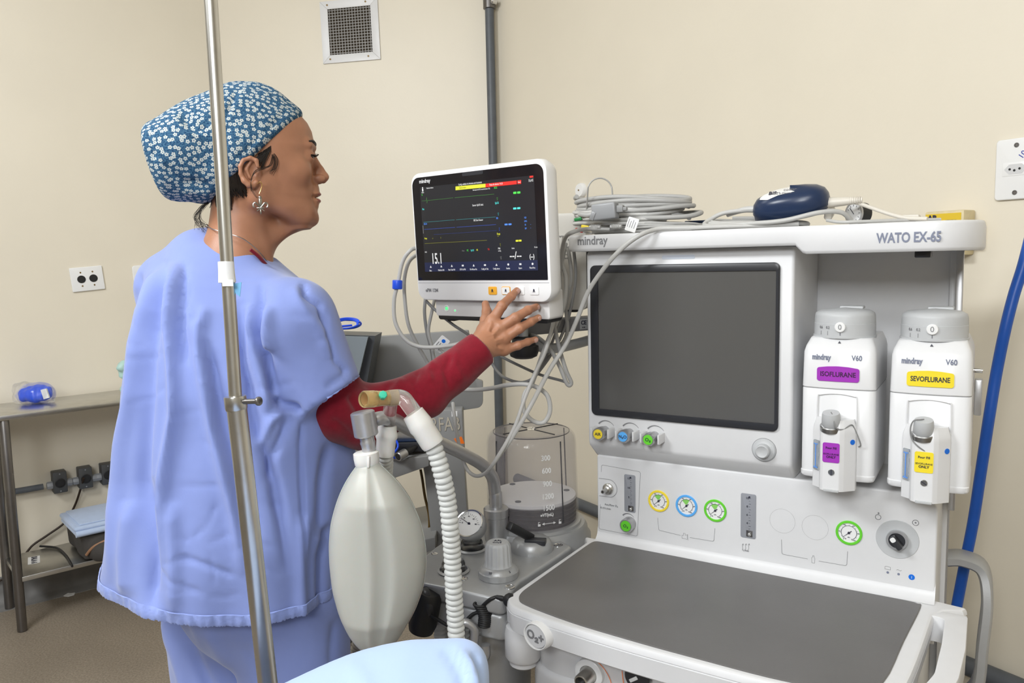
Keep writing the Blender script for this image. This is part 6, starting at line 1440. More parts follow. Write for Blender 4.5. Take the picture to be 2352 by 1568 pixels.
for nm, lab, px, py, m_, rot in (('lead_plug', 'green electrode lead plug at the left end of the shelf', 1329, 503, 'plug_green', -10), ('lead_plug', 'red electrode lead plug at the left end of the shelf', 1331, 529, 'plug_red', 15), ('lead_plug', 'yellow electrode lead plug beside the red one', 1345, 521, 'ring_yellow', 10)):
    if m_ not in MATS: mat(m_, (0.02, 0.22, 0.06) if 'green' in m_ else (0.6, 0.03, 0.02), .35)
    p = MP(px, py, .018); Mx = MACH @ Matrix.Translation(tuple(p)) @ Matrix.Rotation(R(rot), 4, 'Y')
    e = empty(nm, Mx, label=lab, cat='lead plug'); q = MB(); q.box((-.009, -.004, -.0035), (.008, .004, .0035), r=.0018); q.build('grip', m_, e)
    q = MB(); q.cyl((.007, 0, 0), (.028, .002, .0), .0016, n=8); q.build('lead_end', 'cable_grey', e)
for px, py in ((1367, 521), (1415, 520)):
    p = MP(px, py, .02); e = empty('strain_boot', MACH @ Matrix.Translation(tuple(p)), label='ribbed pale cable boot on the shelf edge, ' + ('nearest the red plug' if px < 1400 else 'beside the paper tag'), cat='cable boot')
    q = MB(); 
    for k in range(7): q.lathe([(.0045, 0), (.0052, .0008), (.0045, .0017)], (-.009 + k * .0026, 0, 0), (1, 0, 0), n=12)
    q.cyl((-.012, 0, 0), (.012, 0, 0), .0036, n=12); q.build('boot', 'cable_light', e)
p = MP(1452, 514, .004); Mt_ = MACH @ Matrix.Translation(tuple(p)) @ Matrix.Rotation(R(90 - 8), 4, 'X') @ Matrix.Rotation(R(72), 4, 'Z')
e = empty('paper_tag', Mt_, label='small white printed paper tag on the shelf edge in front of the coil', cat='tag')
q = MB(); q.prism(rrect(-.015, -.0115, .012, .0115, .002), -.0003, .0003); q.build('tag', 'white_gloss', e)
q = MB()
for k in range(4): q.box((-.008, .0075 - .0048 * k, .0003), (.008 - .003 * (k % 2), .0088 - .0048 * k, .0005))
q.build('print', 'print_grey', e)
# navy puck and friends
p = MP(1817, 468, .085); e = empty('sensor_module', MACH @ Matrix.Translation((p.x, p.y, SH + .034)) @ Matrix.Rotation(R(17), 4, 'X'), label='navy blue puck shaped sensor module with white label on the cable coil', cat='sensor module')
def pr(sx, z, e_=2.4): return [V(math.copysign(abs(math.cos(t)) ** (2 / e_), math.cos(t)) * .0675 * sx, math.copysign(abs(math.sin(t)) ** (2 / e_), math.sin(t)) * .043 * sx, z + .006 * (math.cos(t))) for t in (2 * math.pi * i / 48 for i in range(48))]
q = MB(); q.loft([pr(.86, -.012), pr(.95, -.010), pr(.975, 0), pr(1.0, .002), pr(1.0, .010), pr(.97, .020), pr(.88, .029), pr(.70, .035), pr(.4, .038), pr(.001, .039)]); q.build('shell', 'navy_plastic', e, angle=60)
q = MB(); n = 20; vs = []
def sz(x, y):
    r = ((abs(x) / .0675) ** 2.4 + (abs(y) / .043) ** 2.4) ** (1 / 2.4); return float(np.interp(r, [0, .4, .7, .88, .97, 1], [.039, .038, .035, .029, .020, .010])) + .006 * (x / .0675) / max(r, .3) * r + .0006
vs = []; fs3 = []
for i in range(n + 1):
    for j in range(7):
        u = i / n; v_ = j / 6; x = -.050 + .088 * u; w_ = .026 * math.sin(math.pi * min(1, .12 + u * .8)) ** .8; y = -.034 * (1 - u * .2) + w_ * 1.7 * v_ + .012 * u * u
        if (x / .0675) ** 2 + (y / .043) ** 2 > .80: s_ = math.sqrt(.80 / ((x / .0675) ** 2 + (y / .043) ** 2)); x *= s_; y *= s_
        vs.append((x, y, sz(x, y)))
for i in range(n):
    for j in range(6): a = i * 7 + j; fs3.append((a, a + 7, a + 8, a + 1))
q.add(vs, fs3); q.build('label', 'white_gloss', e)
def onp(x, y): return Matrix.Translation((x, y, sz(x, y) + .0008)) @ Matrix.Rotation(R(28), 4, 'X')
text('BISx', .011, onp(-.024, -.018), 'print_dark', e, bold=.0003); text('COVIDIEN', .006, onp(.006, -.016), 'print_grey', e); text('LoC 2 Channel', .0055, onp(-.008, -.0255), 'print_grey', e)
q = MB(); q.tube([V(-.066, 0, .004), V(-.082, .001, .004), V(-.098, .003, .001), V(-.12, .006, -.006)], .006, n=12, rfun=lambda t: .0068 - .0026 * t); q.build('cable_boot', 'cable_light', e)
mat('cream_plug', (0.66, 0.62, 0.55), .4)
q = MB(); q.box((.060, -.016, -.008), (.074, .014, .012), r=.004, M=Matrix.Rotation(R(10), 4, 'Y')); q.build('port', 'cream_plug', e)
cable('sensor_cable', [zs(1705, .085, SH + .037), zs(1660, .08, SH + .033), zs(1632, .07, SH + .022), zs(1618, .05, SH + .012), zs(1640, .035, SH + .008), zs(1720, .03, SH + .009), zs(1800, .035, SH + .012), zs(1880, .05, SH + .024), zs(1930, .07, SH + .024), zs(1955, .09, SH + .010)], .0043, 'cable_light', 'pale cable from the left side of the navy puck bending round on the shelf')
def plugp(o):
    q = MB(); a = zs(1893, .08, SH + .042); b_ = zs(1935, .082, SH + .043); d_ = (b_ - a)
    q.xf(at0(o)).lathe([(.0085, 0), (.0095, .008), (.0085, .018), (.0078, .03), (.0052, .062)], a, d_, n=16)
    q2 = MB(); q2.xf(at0(o))
    for k in range(8): q2.lathe([(.0058, 0), (.0072, .0008), (.0058, .0018)], a + d_.normalized() * (.034 + k * .0034), d_, n=14)
    return [('plug', q, 'cream_plug'), ('ribbed_boot', q2, 'cream_plug')]
cable('sensor_cable', [zs(1893, .08, SH + .042), zs(1935, .082, SH + .043), zs(1965, .085, SH + .040), zs(2000, .085, SH + .030), zs(2040, .08, SH + .018), zs(2080, .07, SH + .009), zs(2130, .06, SH + .0055)], .0035, 'cream_plug', 'cream cable with ribbed plug running right from the navy puck', parts=plugp)
cable('sensor_cable', [zs(2160, .10, SH + .005), zs(2060, .06, SH + .005), zs(1980, .035, SH + .0045), zs(1930, .03, SH + .005), zs(1900, .05, SH + .010)], .003, 'cable_light', 'thin pale cable lying along the right half of the shelf')
p = MP(1963, 490, .12); e = empty('pressure_dial', MACH @ Matrix.Translation(tuple(p)) @ Matrix.Rotation(R(-38), 4, 'Z'), label='small round pressure dial with black case standing on the shelf', cat='pressure dial')
q = MB(); q.lathe([(.019, 0), (.0195, .003), (.0195, .020), (.017, .022)], (0, .022, 0), (0, -1, 0), n=30); q.build('case', 'black_rubber', e)
q = MB(); q.lathe([(.0205, 0), (.0205, .004), (.0185, .0048), (.0175, .003)], (0, .0005, 0), (0, -1, 0), n=32, caps=False); q.build('rim', 'satin_aluminium', e)
q = MB(); q.lathe([(.0178, 0), (.0001, .0002)], (0, -.0025, 0), (0, -1, 0), n=28, caps=False); q.build('dial', 'white_gloss', e)
q = MB(); q.box((-.0005, -.0035, -.002), (.0005, -.003, .013), M=Matrix.Rotation(R(-40), 4, 'Y'))
for k in range(12): q.box((-.0004, -.0033, .0125), (.0004, -.003, .0155), M=Matrix.Rotation(R(30 * k), 4, 'Y'))
q.build('dial_marks', 'print_dark', e)
p = MP(1612, 503, .15); e = empty('folded_tray', MACH @ Matrix.Translation((p.x, .15, SH + .0005)), label='flat grey and navy case lying between the two cable coils', cat='case')
q = MB(); q.box((-.05, -.03, 0), (.05, .035, .018), r=.004); q.build('case', 'connector_grey', e)
q = MB()
for k in range(3): q.box((-.03, -.02 + .014 * k, .018), (.02, -.012 + .014 * k, .024), r=.002)
q.build('rib', 'navy_plastic', e)
p = MP(2030, 503, .16); e = empty('grey_adapter', MACH @ Matrix.Translation((p.x, .17, SH)), label='flat grey and cream adapter behind the cream cable', cat='adapter')
q = MB(); q.box((-.045, -.02, 0), (.03, .02, .012), r=.002); q.build('grey_half', 'grey_knob', e); q = MB(); q.box((.03, -.02, 0), (.058, .02, .018), r=.003); q.build('cream_half', 'cream_plug', e)
# ------------------------------------------------------------------ breathing system beside the machine
bs_ = empty('breathing_system', loc=PZ(1150, 1290, .0) * 0 + V(PZ(1150, 1300, .78).x, PZ(1150, 1300, .78).y, 0), label='silver grey breathing system block with bellows dome, dial and bag arm', cat='breathing system')
BO = bs_.location.copy(); BI = Matrix.Translation(-BO)
def bq(): return MB().xf(BI)
def bpart(q, n, m=None, par=None, **k): return q.build(n, m, par if par is not None else bs_, **k)
ZB = 0.772
mat('dome_smoke', (0.42, 0.39, 0.41), .06, alpha=.16, spec=.8); mat('clear_glass', (0.92, 0.92, 0.92), .03, trans=1.0, ior=1.3)
mat('smoke_edge', (0.05, 0.05, 0.055), .2); mat('bellows_white', (0.80, 0.79, 0.80), .45); mat('dial_white', (0.8, 0.8, 0.79), .35)
out = [PZ(x, y, ZB).to_2d() for x, y in ((945, 1300), (968, 1338), (1040, 1352), (1158, 1378), (1194, 1334), (1266, 1288), (1315, 1255), (1200, 1190), (1060, 1215), (1000, 1255))]
q = bq(); q.prism(roundpoly([tuple(p) for p in out], [.03, .02, .1, .015, .02, .02, .02, .05, .05, .03], 5), ZB - .032, ZB, r=.006, seg=3); bpart(q, 'block', 'silver_paint', angle=50)
out2 = [(p - Vector((BO.x, BO.y))) * .965 + Vector((BO.x, BO.y)) for p in out]
q = bq(); q.prism(roundpoly([tuple(p) for p in out2], [.03, .02, .1, .015, .02, .02, .02, .05, .05, .03], 5), ZB - .085, ZB - .034, r=.008, seg=3); bpart(q, 'lower_block', 'silver_paint', angle=50)
# bellows housing
bc = PZ(1224, 1192, ZB + .012); bR = .108
q = bq(); q.lathe([(.128, -.07), (.134, -.064), (.134, -.02), (.128, -.014), (.126, .0), (.120, .010), (.112, .010), (.111, .016), (.104, .018)], V(bc.x, bc.y, ZB), n=64); bpart(q, 'bellows_base', 'silver_paint', angle=50)
zt_ = P(1220, 985, bc.y).z; q = bq(); H_ = zt_ - ZB
prof = [(bR, .012), (bR * .985, .02), (bR * .955, H_ - .03), (bR * .93, H_ - .014), (bR * .86, H_ - .004), (bR * .78, H_), (bR * .76, H_ - .003), (bR * .05, H_ - .002)]
inner = [(max(.0005, r - .0025), h - .0025 if h > H_ - .03 else h) for r, h in prof][::-1]
q.lathe(prof + inner, V(bc.x, bc.y, ZB), n=72, caps=False); dome = bpart(q, 'bellows_dome', 'dome_smoke', angle=60)
q = bq()
for k in range(4):
    a = R(38 + 90 * k); d_ = V(math.cos(a), math.sin(a), 0)
    q.tube([V(bc.x, bc.y, zt_ + .0005) + d_ * .012, V(bc.x, bc.y, zt_ + .0005) + d_ * (bR * .75)], .0014, n=6, smooth=False)
    q.tube([V(bc.x, bc.y, zt_ - .012) + d_ * (bR * .93), V(bc.x, bc.y, ZB + .03) + d_ * (bR * .985)], .0016, n=6, smooth=False)
q.build('dome_ribs', 'smoke_edge', dome)
q = bq(); rg = [[V(bc.x, bc.y, zt_ - .0035) + V((bR * .80 + dr) * math.cos(t), (bR * .80 + dr) * math.sin(t), dz) for t in (2 * math.pi * i / 64 for i in range(64))] for dr, dz in ((0, 0), (.0016, .001), (.0016, -.0012), (0, 0))]
q.loft(rg, caps=False); q.build('dome_rim', 'smoke_edge', dome)
q = bq(); q.lathe([(.010, .0), (.010, .004), (.006, .005)], V(bc.x, bc.y, zt_), n=20); q.build('dome_boss', 'clear_glass', dome)
zd = P(1230, 1138, bc.y).z
q = bq(); q.lathe([(.098, -.004), (.101, 0), (.100, .006), (.092, .009), (.001, .010)], V(bc.x, bc.y, zd), n=64); bpart(q, 'bellows_disc', 'bellows_white')
q = bq()
for k in range(3):
    a = R(-115 + 120 * k); q.lathe([(.007, .0085), (.007, .0105), (.001, .011)], V(bc.x + .08 * math.cos(a), bc.y + .08 * math.sin(a), zd), n=14)
bpart(q, 'disc_stud', 'conduit_grey')
q = bq(); nb = 6; pr_ = []
for k in range(nb): z0 = (ZB + .012 - zd) * (1 - k / nb); dz = (zd - ZB - .012) / nb; pr_ += [(.090, z0), (.101, z0 + dz * .3), (.101, z0 + dz * .6), (.090, z0 + dz * .95)]
q.lathe(pr_, V(bc.x, bc.y, zd), n=64); bpart(q, 'bellows_folds', 'black_rubber', angle=20)
def on_dome(px, py, r_=bR * .975):                             # point on the near side of the dome along a sight line
    d = ray(px, py); ox, oy = CC[0] - bc.x, CC[1] - bc.y; A = d[0] ** 2 + d[1] ** 2; B_ = 2 * (ox * d[0] + oy * d[1]); C_ = ox * ox + oy * oy - r_ * r_
    t = (-B_ - math.sqrt(max(0, B_ * B_ - 4 * A * C_))) / (2 * A); p = Vector(CC + d * t); n = V(p.x - bc.x, p.y - bc.y, 0).normalized(); return p + n * .0012, n
ts = []
for s_, px, py, sz_ in (('300', 1253, 1052, .0165), ('600', 1255, 1081, .0165), ('900', 1257, 1111, .0165), ('1200', 1258, 1140, .0165), ('1500', 1260, 1166, .0165), ('≈VT(mL)', 1256, 1182, .0095)):
    p, n = on_dome(px, py); ts.append(text(s_, sz_, BI @ basis(p, ZUP.cross(n), ZUP), 'print_white', dome, sx=.85, bold=.0003))
join_texts(ts, 'volume_scale', dome)
q = MB()
p, n = on_dome(1262, 1201); M_ = BI @ basis(p, ZUP.cross(n), ZUP); q.xf(M_)
q.box((-.015, -.0006, 0), (.012, .0006, .0005)); q.add([(-.018, 0, 0), (-.012, -.003, 0), (-.012, .003, 0)], [(0, 1, 2)]); q.add([(.015, 0, 0), (.009, -.003, 0), (.009, .003, 0)], [(0, 2, 1)])
for sx in (-1, 1): q.box((sx * .0245 - .003, -.004, 0), (sx * .0245 + .003, .001, .0005)); q.box((sx * .0245 - .0025 , .001, 0), (sx * .0245 - .0015, .005, .0005)); q.box((sx * .0245 - .0025, .0045, 0), (sx * .0245 + .0022, .0055, .0005))
q.build('lock_symbols', 'print_white', dome, smooth=False)
# pressure dial on the block
gz = P(1084, 1262, 1.62); gcz = PZ(1084, 1262, ZB); gy = gcz.y
k = empty('airway_gauge'); k.parent = bs_
q = bq(); q.lathe([(.030, 0), (.032, .003), (.028, .006), (.027, .004)], gcz, n=30, caps=False); q.build('seat_ring', 'silver_paint', k)
q = bq(); q.lathe([(.0235, .001), (.0235, .018), (.020, .024), (.0001, .026)], gcz, n=30, caps=False); q.build('valve_dome', 'clear_glass', k)
q = bq(); q.lathe([(.020, .0015), (.012, .006), (.0001, .006)], gcz, n=24, caps=False); q.build('valve_disc', 'bezel_dark', k)
gc = P(1080, 1205, gy - .01); fn = (V(-.30, -.70, .72)).normalized()
q = bq(); q.lathe([(.010, -.040), (.020, -.034), (.031, -.018), (.0335, -.004), (.0335, .004), (.031, .008), (.029, .006)], gc, fn, n=40, caps=False); q.build('gauge_case', 'silver_paint', k)
q = bq(); q.lathe([(.012, -.036), (.0001, -.040)], gc, fn, n=20, caps=False); q.cyl(gcz + V(0, 0, .02), gc - fn * .02, .009, n=16); q.build('gauge_stem', 'silver_paint', k)
q = bq(); q.lathe([(.031, .0075), (.0305, .0095), (.0285, .0085)], gc, fn, n=40, caps=False); q.build('gauge_rim', 'chrome', k)
q = bq(); q.lathe([(.0292, .0062), (.0001, .0065)], gc, fn, n=36, caps=False); q.build('dial', 'dial_white', k)
Mg = BI @ basis(gc + fn * .0068, ZUP.cross(fn), ZUP); q = MB().xf(Mg)
for i in range(25):
    a = R(225 - 270 * i / 24); q.box((.019, -.0003, 0), (.0225 if i % 4 else .0245, .0003, .0003), M=Matrix.Rotation(a, 4, 'Z'))
q.box((-.005, -.0005, .0003), (.020, .0005, .001), M=Matrix.Rotation(R(152), 4, 'Z')); q.lathe([(.003, 0), (.003, .0015)], (0, 0, 0), n=14); q.build('dial_marks', 'print_dark', k)
ts = [text(t, .0045, Mg @ Matrix.Translation((.0155 * math.cos(R(225 - 270 * i / 6)), .0155 * math.sin(R(225 - 270 * i / 6)), .0003)), 'print_dark', k) for i, t in enumerate(('-20', '0', '20', '40', '60', '80', '100'))]; join_texts(ts, 'lettering', k)
# second check valve, bolts
v2 = PZ(1042, 1312, ZB)
k = empty('check_valve'); k.parent = bs_
q = bq(); q.lathe([(.030, 0), (.032, .003), (.028, .006), (.027, .004)], v2, n=30, caps=False); q.build('seat_ring', 'silver_paint', k)
q = bq(); q.lathe([(.0235, .001), (.0235, .018), (.020, .024), (.0001, .026)], v2, n=30, caps=False); q.build('valve_dome', 'clear_glass', k)
q = bq(); q.lathe([(.020, .0015), (.012, .006), (.0001, .006)], v2, n=24, caps=False); q.build('valve_disc', 'bezel_dark', k)
for px, py in ((1170, 1348), (1282, 1252), (1066, 1329), (998, 1272)):
    p = PZ(px, py, ZB); s_ = .8 if px in (1066, 998) else 1.15
    q = bq(); q.lathe([(.009 * s_, 0), (.009 * s_, .0015), (.007 * s_, .002), (.005 * s_, .0005), (.0001, .0005)], p, n=24, caps=False); bpart(q, 'bolt', 'chrome')
# APL valve
ac = PZ(1145, 1322, ZB); k = empty('apl_valve'); k.parent = bs_; n = 72
def fl(r, z, amp): return [ac + V((r * (1 + amp * max(-.4, math.cos(16 * 2 * math.pi * i / 96)))) * math.cos(2 * math.pi * i / 96), (r * (1 + amp * max(-.4, math.cos(16 * 2 * math.pi * i / 96)))) * math.sin(2 * math.pi * i / 96), z) for i in range(96)]
q = bq(); q.loft([fl(.038, 0, 0), fl(.039, .001, .012), fl(.039, .012, .012), fl(.037, .0135, 0), fl(.0365, .015, 0), fl(.033, .020, 0), fl(.029, .023, 0)]); q.build('collar', 'silver_paint', k)
q = bq(); q.loft([fl(.029, .021, 0), fl(.0268, .024, .02), fl(.0255, .030, .05), fl(.0235, .062, .05), fl(.0225, .066, .02), fl(.020, .0685, 0), fl(.0001, .069, 0)]); q.build('knob', 'grey_knob', k)
Mt_ = BI @ Matrix.Translation(ac + V(0, 0, .0692)) @ Matrix.Rotation(R(-8), 4, 'Z'); text('APL', .0095, Mt_ @ Matrix.Translation((0, .004, 0)), 'print_dark', k); text('cmH₂O', .0055, Mt_ @ Matrix.Translation((0, -.006, 0)), 'print_dark', k)
for a, t in ((-115, '50'), (-50, '5')):
    q_ = Matrix.Translation(ac + V(0, 0, .0172)) @ Matrix.Rotation(R(a + 90), 4, 'Z') @ Matrix(((1, 0, 0, 0), (0, .5, -.86, -.0352), (0, .86, .5, .001), (0, 0, 0, 1))); text(t, .0065, BI @ q_, 'print_dark', k)
# bag / vent switch with black lever
lc = PZ(1222, 1262, ZB); k = empty('selector_lever'); k.parent = bs_; n_ = 40
q = bq(); q.lathe([(.044, 0), (.045, .006), (.040, .020), (.033, .026), (.001, .028)], lc, n=40); q.build('housing', 'silver_paint', k)
q = bq(); q.box((-.028, -.034, .004), (.02, -.010, .022), r=.004, M=Matrix.Translation(lc) @ Matrix.Rotation(R(-10), 4, 'Z')); q.build('label_block', 'grey_knob', k)
l0, l1 = P(1222, 1236, lc.y - .01), P(1170, 1207, lc.y - .05); l2 = P(1245, 1244, lc.y - .01)
q = bq(); dl = (l1 - l0).normalized(); Ml = basis(l0, dl, ZUP); Ll = (l1 - l0).length
q.prism(roundpoly([(0, -.006), (Ll, -.0085), (Ll + .004, .0), (Ll, .0085), (0, .006)], .003, 3), -.009, .009, r=.003, M=Ml @ Matrix.Rotation(R(90), 4, 'X') @ Matrix.Identity(4)); q.build('lever', 'black_rubber', k)
q = bq(); q.box((-.022, -.010, -.006), (.022, .010, .006), r=.002, M=Matrix.Translation(P(1230, 1243, lc.y - .022)) @ Matrix.Rotation(R(-12), 4, 'Z')); q.build('lever_base', 'bezel_dark', k)
# bag arm
pb = PZ(1141, 1238, ZB); py_ = pb.y
q = bq(); q.lathe([(.026, 0), (.026, .052), (.0275, .053), (.0275, .070), (.025, .073), (.018, .074)], pb, n=36); bpart(q, 'arm_socket', 'satin_aluminium')
zt2 = pb.z + .072
arm = [V(pb.x, py_, zt2 - .01), V(pb.x, py_, zt2 + .03), P(1137, 1130, py_), P(1131, 1096, py_ - .01), P(1108, 1068, py_ - .04), P(1060, 1040, py_ - .12), P(1000, 1012, py_ - .24), P(940, 984, py_ - .36), P(905, 965, py_ - .43), P(880, 960, py_ - .465), P(862, 963, 1.185)]
q = bq(); q.tube(arm, .014, n=20, sub=8, rfun=lambda t: .0145 - .0035 * t); bpart(q, 'bag_arm', 'satin_aluminium')
bh = P(836, 975, 1.165)
q = bq(); up0 = P(832, 945, 1.165); dn = P(842, 1001, 1.165); axd = (dn - up0).normalized(); LH = (dn - up0).length
q.lathe([(.0165, 0), (.0185, .0015), (.0185, LH - .002), (.0165, LH), (.0112, LH), (.0108, LH + .007), (.0118, LH + .010), (.0108, LH + .014), (.0100, LH + .030)], up0, axd, n=32); bpart(q, 'arm_head', 'satin_aluminium')
# canister and hardware under the block
cc_ = P(1120, 1475, 1.50); cc_.z = 0
q = bq(); q.lathe([(.070, .50), (.085, .505), (.088, .60), (.085, .62), (.080, .69)], cc_, n=40, caps=False); q.build('absorber_top', 'silver_paint', bs_)
q = bq(); q.lathe([(.083, .36), (.083, .50), (.080, .50), (.080, .362)], cc_, n=40, caps=False); q.build('absorber_canister', 'flow_glass', bs_)
q = bq(); q.box((cc_.x - .04, cc_.y - .04, .0), (cc_.x + .04, cc_.y + .04, .38), r=.01); q.build('support', 'white_plastic', bs_)
q = bq(); q.tube([P(1060, 1470, 1.36), P(1062, 1430, 1.36), P(1090, 1445, 1.36), P(1085, 1500, 1.36)], .008, n=10); q.tube([P(1045, 1504, 1.36), P(1110, 1510, 1.36), P(1115, 1480, 1.36)], .009, n=10); q.build('drain_lever', 'satin_aluminium', bs_)
q = bq(); q.tube([PZ(1012, 1355, .73), PZ(1005, 1368, .71), P(985, 1380, 1.42), P(965, 1380, 1.42), P(950, 1382, 1.42)], .006, n=10); q.build('hook_rod', 'steel', bs_)
sc2 = P(1202, 1478, 1.36)
q = bq(); q.lathe([(.001, .045), (.020, .044), (.031, .036), (.034, .02), (.034, -.020), (.030, -.026), (.026, -.027), (.026, -.036), (.018, -.042), (.001, -.044)], sc2, n=36); q.cyl(sc2 + V(0, 0, .04), sc2 + V(0.0, 0.01, .09), .012, n=16); q.build('flow_sensor_cup', 'white_plastic', bs_)
# black coiled cord with jack
def coilcord(o):
    q = MB(); q.xf(at0(o)); A, B_ = P(1100, 1385, 1.37), P(1112, 1436, 1.37); pts = []; L = B_ - A
    for i in range(11 * 12 + 1):
        t = i / (11 * 12); a = i / 12 * 2 * math.pi; pts.append(A + L * t + V(math.cos(a) * .0105, math.sin(a) * .0085, 0) + V(.006 * math.sin(math.pi * t), 0, 0))
    q.tube(pts, .0026, n=7, sub=1); 
    q2 = MB(); q2.xf(at0(o)); a, b = P(1140, 1371, 1.36), P(1176, 1379, 1.345); d_ = (b - a); q2.lathe([(.004, 0), (.005, .010), (.0045, .016), (.009, .019), (.0125, .024), (.0125, .030), (.009, .034), (.007, .045)], a, d_, n=16)
    return [('coil', q, 'black_rubber'), ('plug', q2, 'black_rubber')]
cable('plug_lead', [(1140, 1371, 1.36), (1125, 1377, 1.36), (1108, 1392, 1.37), (1100, 1402, 1.375)], .0036, 'black_rubber', 'black coiled cord with plug hanging under the breathing block', cat='cord', parts=coilcord)
cable('adapter_lead', [(985, 1410, 1.40), (1005, 1422, 1.39), (1040, 1440, 1.38), (1066, 1428, 1.38), (1090, 1408, 1.38), (1120, 1408, 1.37), (1135, 1418, 1.37), (1122, 1424, 1.37), (1100, 1424, 1.38)], .0034, 'black_rubber', 'black cord running behind the corrugated hose to a black adapter', cat='cord')
p = P(978, 1397, 1.42); e = empty('black_adapter', loc=p, label='black round adapter hanging below the breathing block', cat='adapter')
q = MB(); q.lathe([(.012, -.05), (.024, -.046), (.028, -.03), (.026, .028), (.020, .036), (.004, .038)], (0, 0, 0), V(.25, -.1, 1), n=26); q.build('body', 'black_rubber', e)
q = MB(); q.lathe([(.0285, -.006), (.030, -.004), (.030, .004), (.0285, .006)], (0.003, 0, 0.012), V(1, .3, .1), n=24); q.build('strap', 'bezel_dark', e)

# ------------------------------------------------------------------ reservoir bag
mat('bag_latex', (0.45, 0.45, 0.41), .42, trans=.0, sss=.3, var=.03, vscale=10, bump=.03); mat('silicone', (0.74, 0.73, 0.70), .35, sss=.2); mat('hose_plastic', (0.72, 0.73, 0.71), .28, trans=.25, ior=1.3); mat('hose_beige', (0.52, 0.47, 0.38), .4)
MATS['bag_latex'].node_tree.nodes['Principled BSDF'].inputs['Subsurface Scale'].default_value = .02
bag = empty('reservoir_bag', loc=P(845, 1060, 1.16), label='pale inflated breathing bag hanging under the silver arm head', cat='breathing bag'); GI = Matrix.Translation(-bag.location)
lr = [(1062, 826, 868), (1072, 818, 878), (1090, 805, 898), (1115, 790, 920), (1150, 775, 944), (1200, 761, 966), (1250, 756.5, 977), (1300, 758, 979), (1350, 764, 971), (1400, 778, 953), (1450, 800, 925), (1480, 820, 905), (1505, 850, 885), (1520, 866, 876)]
rg = []; 
ys = np.array([l[0] for l in lr]); Ls = np.array([l[1] for l in lr]); Rs_ = np.array([l[2] for l in lr])
_y = np.arange(1062, 1521, 2.0); _sm = lambda v: np.convolve(np.pad(v, 14, 'reflect', reflect_type='odd'), np.hanning(29) / np.hanning(29).sum(), 'valid'); Ls = _sm(np.interp(_y, ys, Ls)); Rs_ = _sm(np.interp(_y, ys, Rs_)); ys = _y
for y in np.linspace(1062, 1519, 70):
    l_, r_ = np.interp(y, ys, Ls), np.interp(y, ys, Rs_); a, b = P(l_, y, 1.16), P(r_, y, 1.16); c = (a + b) / 2; w = (b.x - a.x) / 2; dp = min(w, .055) * .88 if w > .02 else w
    row = []
    for i in range(88):
        t = 2 * math.pi * i / 88; rib = 1 + .035 * math.exp(-((((t - R(270) + math.pi) % (2 * math.pi)) - math.pi) / .16) ** 2) + .035 * math.exp(-((((t - R(90) + math.pi) % (2 * math.pi)) - math.pi) / .16) ** 2)
        e_ = 1.0
        dt = (t - R(281) + math.pi) % (2 * math.pi) - math.pi; fac = 1 - .085 * math.exp(-(dt / .20) ** 4) * min(1, w / .05)
        row.append(c + V(w * math.cos(t), fac * dp * math.sin(t) * (1 - .16 * math.cos(2 * t) * 0) , 0) + V(0, (-.003 if math.sin(t) < 0 else .003) * math.exp(-(math.cos(t) / .13) ** 2) * min(1, w / .04), 0))
    rg.append(row)
q = MB().xf(GI); q.loft(rg); q.build('bag', 'bag_latex', bag, angle=80)
q = MB().xf(GI); a, b = P(840, 1037, 1.162), P(843, 1062, 1.162); d_ = b - a; q.lathe([(.0165, 0), (.0192, .0015), (.0195, .010), (.0185, .019), (.0165, .022)], a, d_, n=36); q.box((-.0018, -.0215, -.019), (.0018, -.0175, -.002), r=.0008, M=Matrix.Translation(a) @ Matrix.Rotation(R(4), 4, 'Y') @ Matrix.Translation((0.008, 0, 0))); q.build('bag_collar', 'silicone', bag)
for sx in (-1, 1):
    q = MB().xf(GI); pts = []
    for y in np.linspace(1068, 1510, 24):
        x_ = np.interp(y, ys, Ls if sx < 0 else Rs_); pts.append(P(x_, y, 1.16))
    q.tube(pts, .0012, n=6, sub=2); q.build('seam', 'bag_latex', bag)

# ------------------------------------------------------------------ corrugated hoses and elbow connector
def corr_hose(name, path, ro, ri, pitch, m, label, parts=None, helix=True, n=26):
    pts = spline([P(*p) if isinstance(p, tuple) else p for p in path], 24); o = pts[0].copy(); cum = [0]
    for a, b in zip(pts[:-1], pts[1:]): cum.append(cum[-1] + (b - a).length)
    L = cum[-1]; N = int(L / pitch * 8); t = (pts[1] - pts[0]).normalized(); nx = t.cross(V(0, 1, 0)).normalized(); rings = []
    def at(s_):
        i = min(max(int(np.searchsorted(cum, s_)) - 1, 0), len(pts) - 2); f = (s_ - cum[i]) / max(1e-9, cum[i + 1] - cum[i]); return pts[i].lerp(pts[i + 1], min(1, max(0, f)))
    for k in range(N + 1):
        s_ = L * k / N; p = at(s_); t = (at(min(L, s_ + .004)) - at(max(0, s_ - .004))).normalized(); nx = (nx - t * nx.dot(t)).normalized(); ny = t.cross(nx)
        ph = (s_ / pitch) % 1; r = ri + (ro - ri) * (max(0, math.sin(math.pi * ph)) ** .7)
        rings.append([p + nx * (r * math.cos(2 * math.pi * i / n)) + ny * (r * math.sin(2 * math.pi * i / n)) for i in range(n)])
    e = empty(name, loc=o, label=label, cat='breathing hose'); q = MB().xf(at0(o)); q.loft(rings); q.build('corrugated_tube', m, e, angle=80)
    if parts: parts(e, o, at, L)
    return e
def cuff(pa, pb, prof, e, o, m='silicone', nm='cuff'):
    q = MB().xf(at0(o)); d_ = pb - pa; L = d_.length; q.lathe([(r, h * L) for r, h in prof], pa, d_, n=36); q.build(nm, m, e)
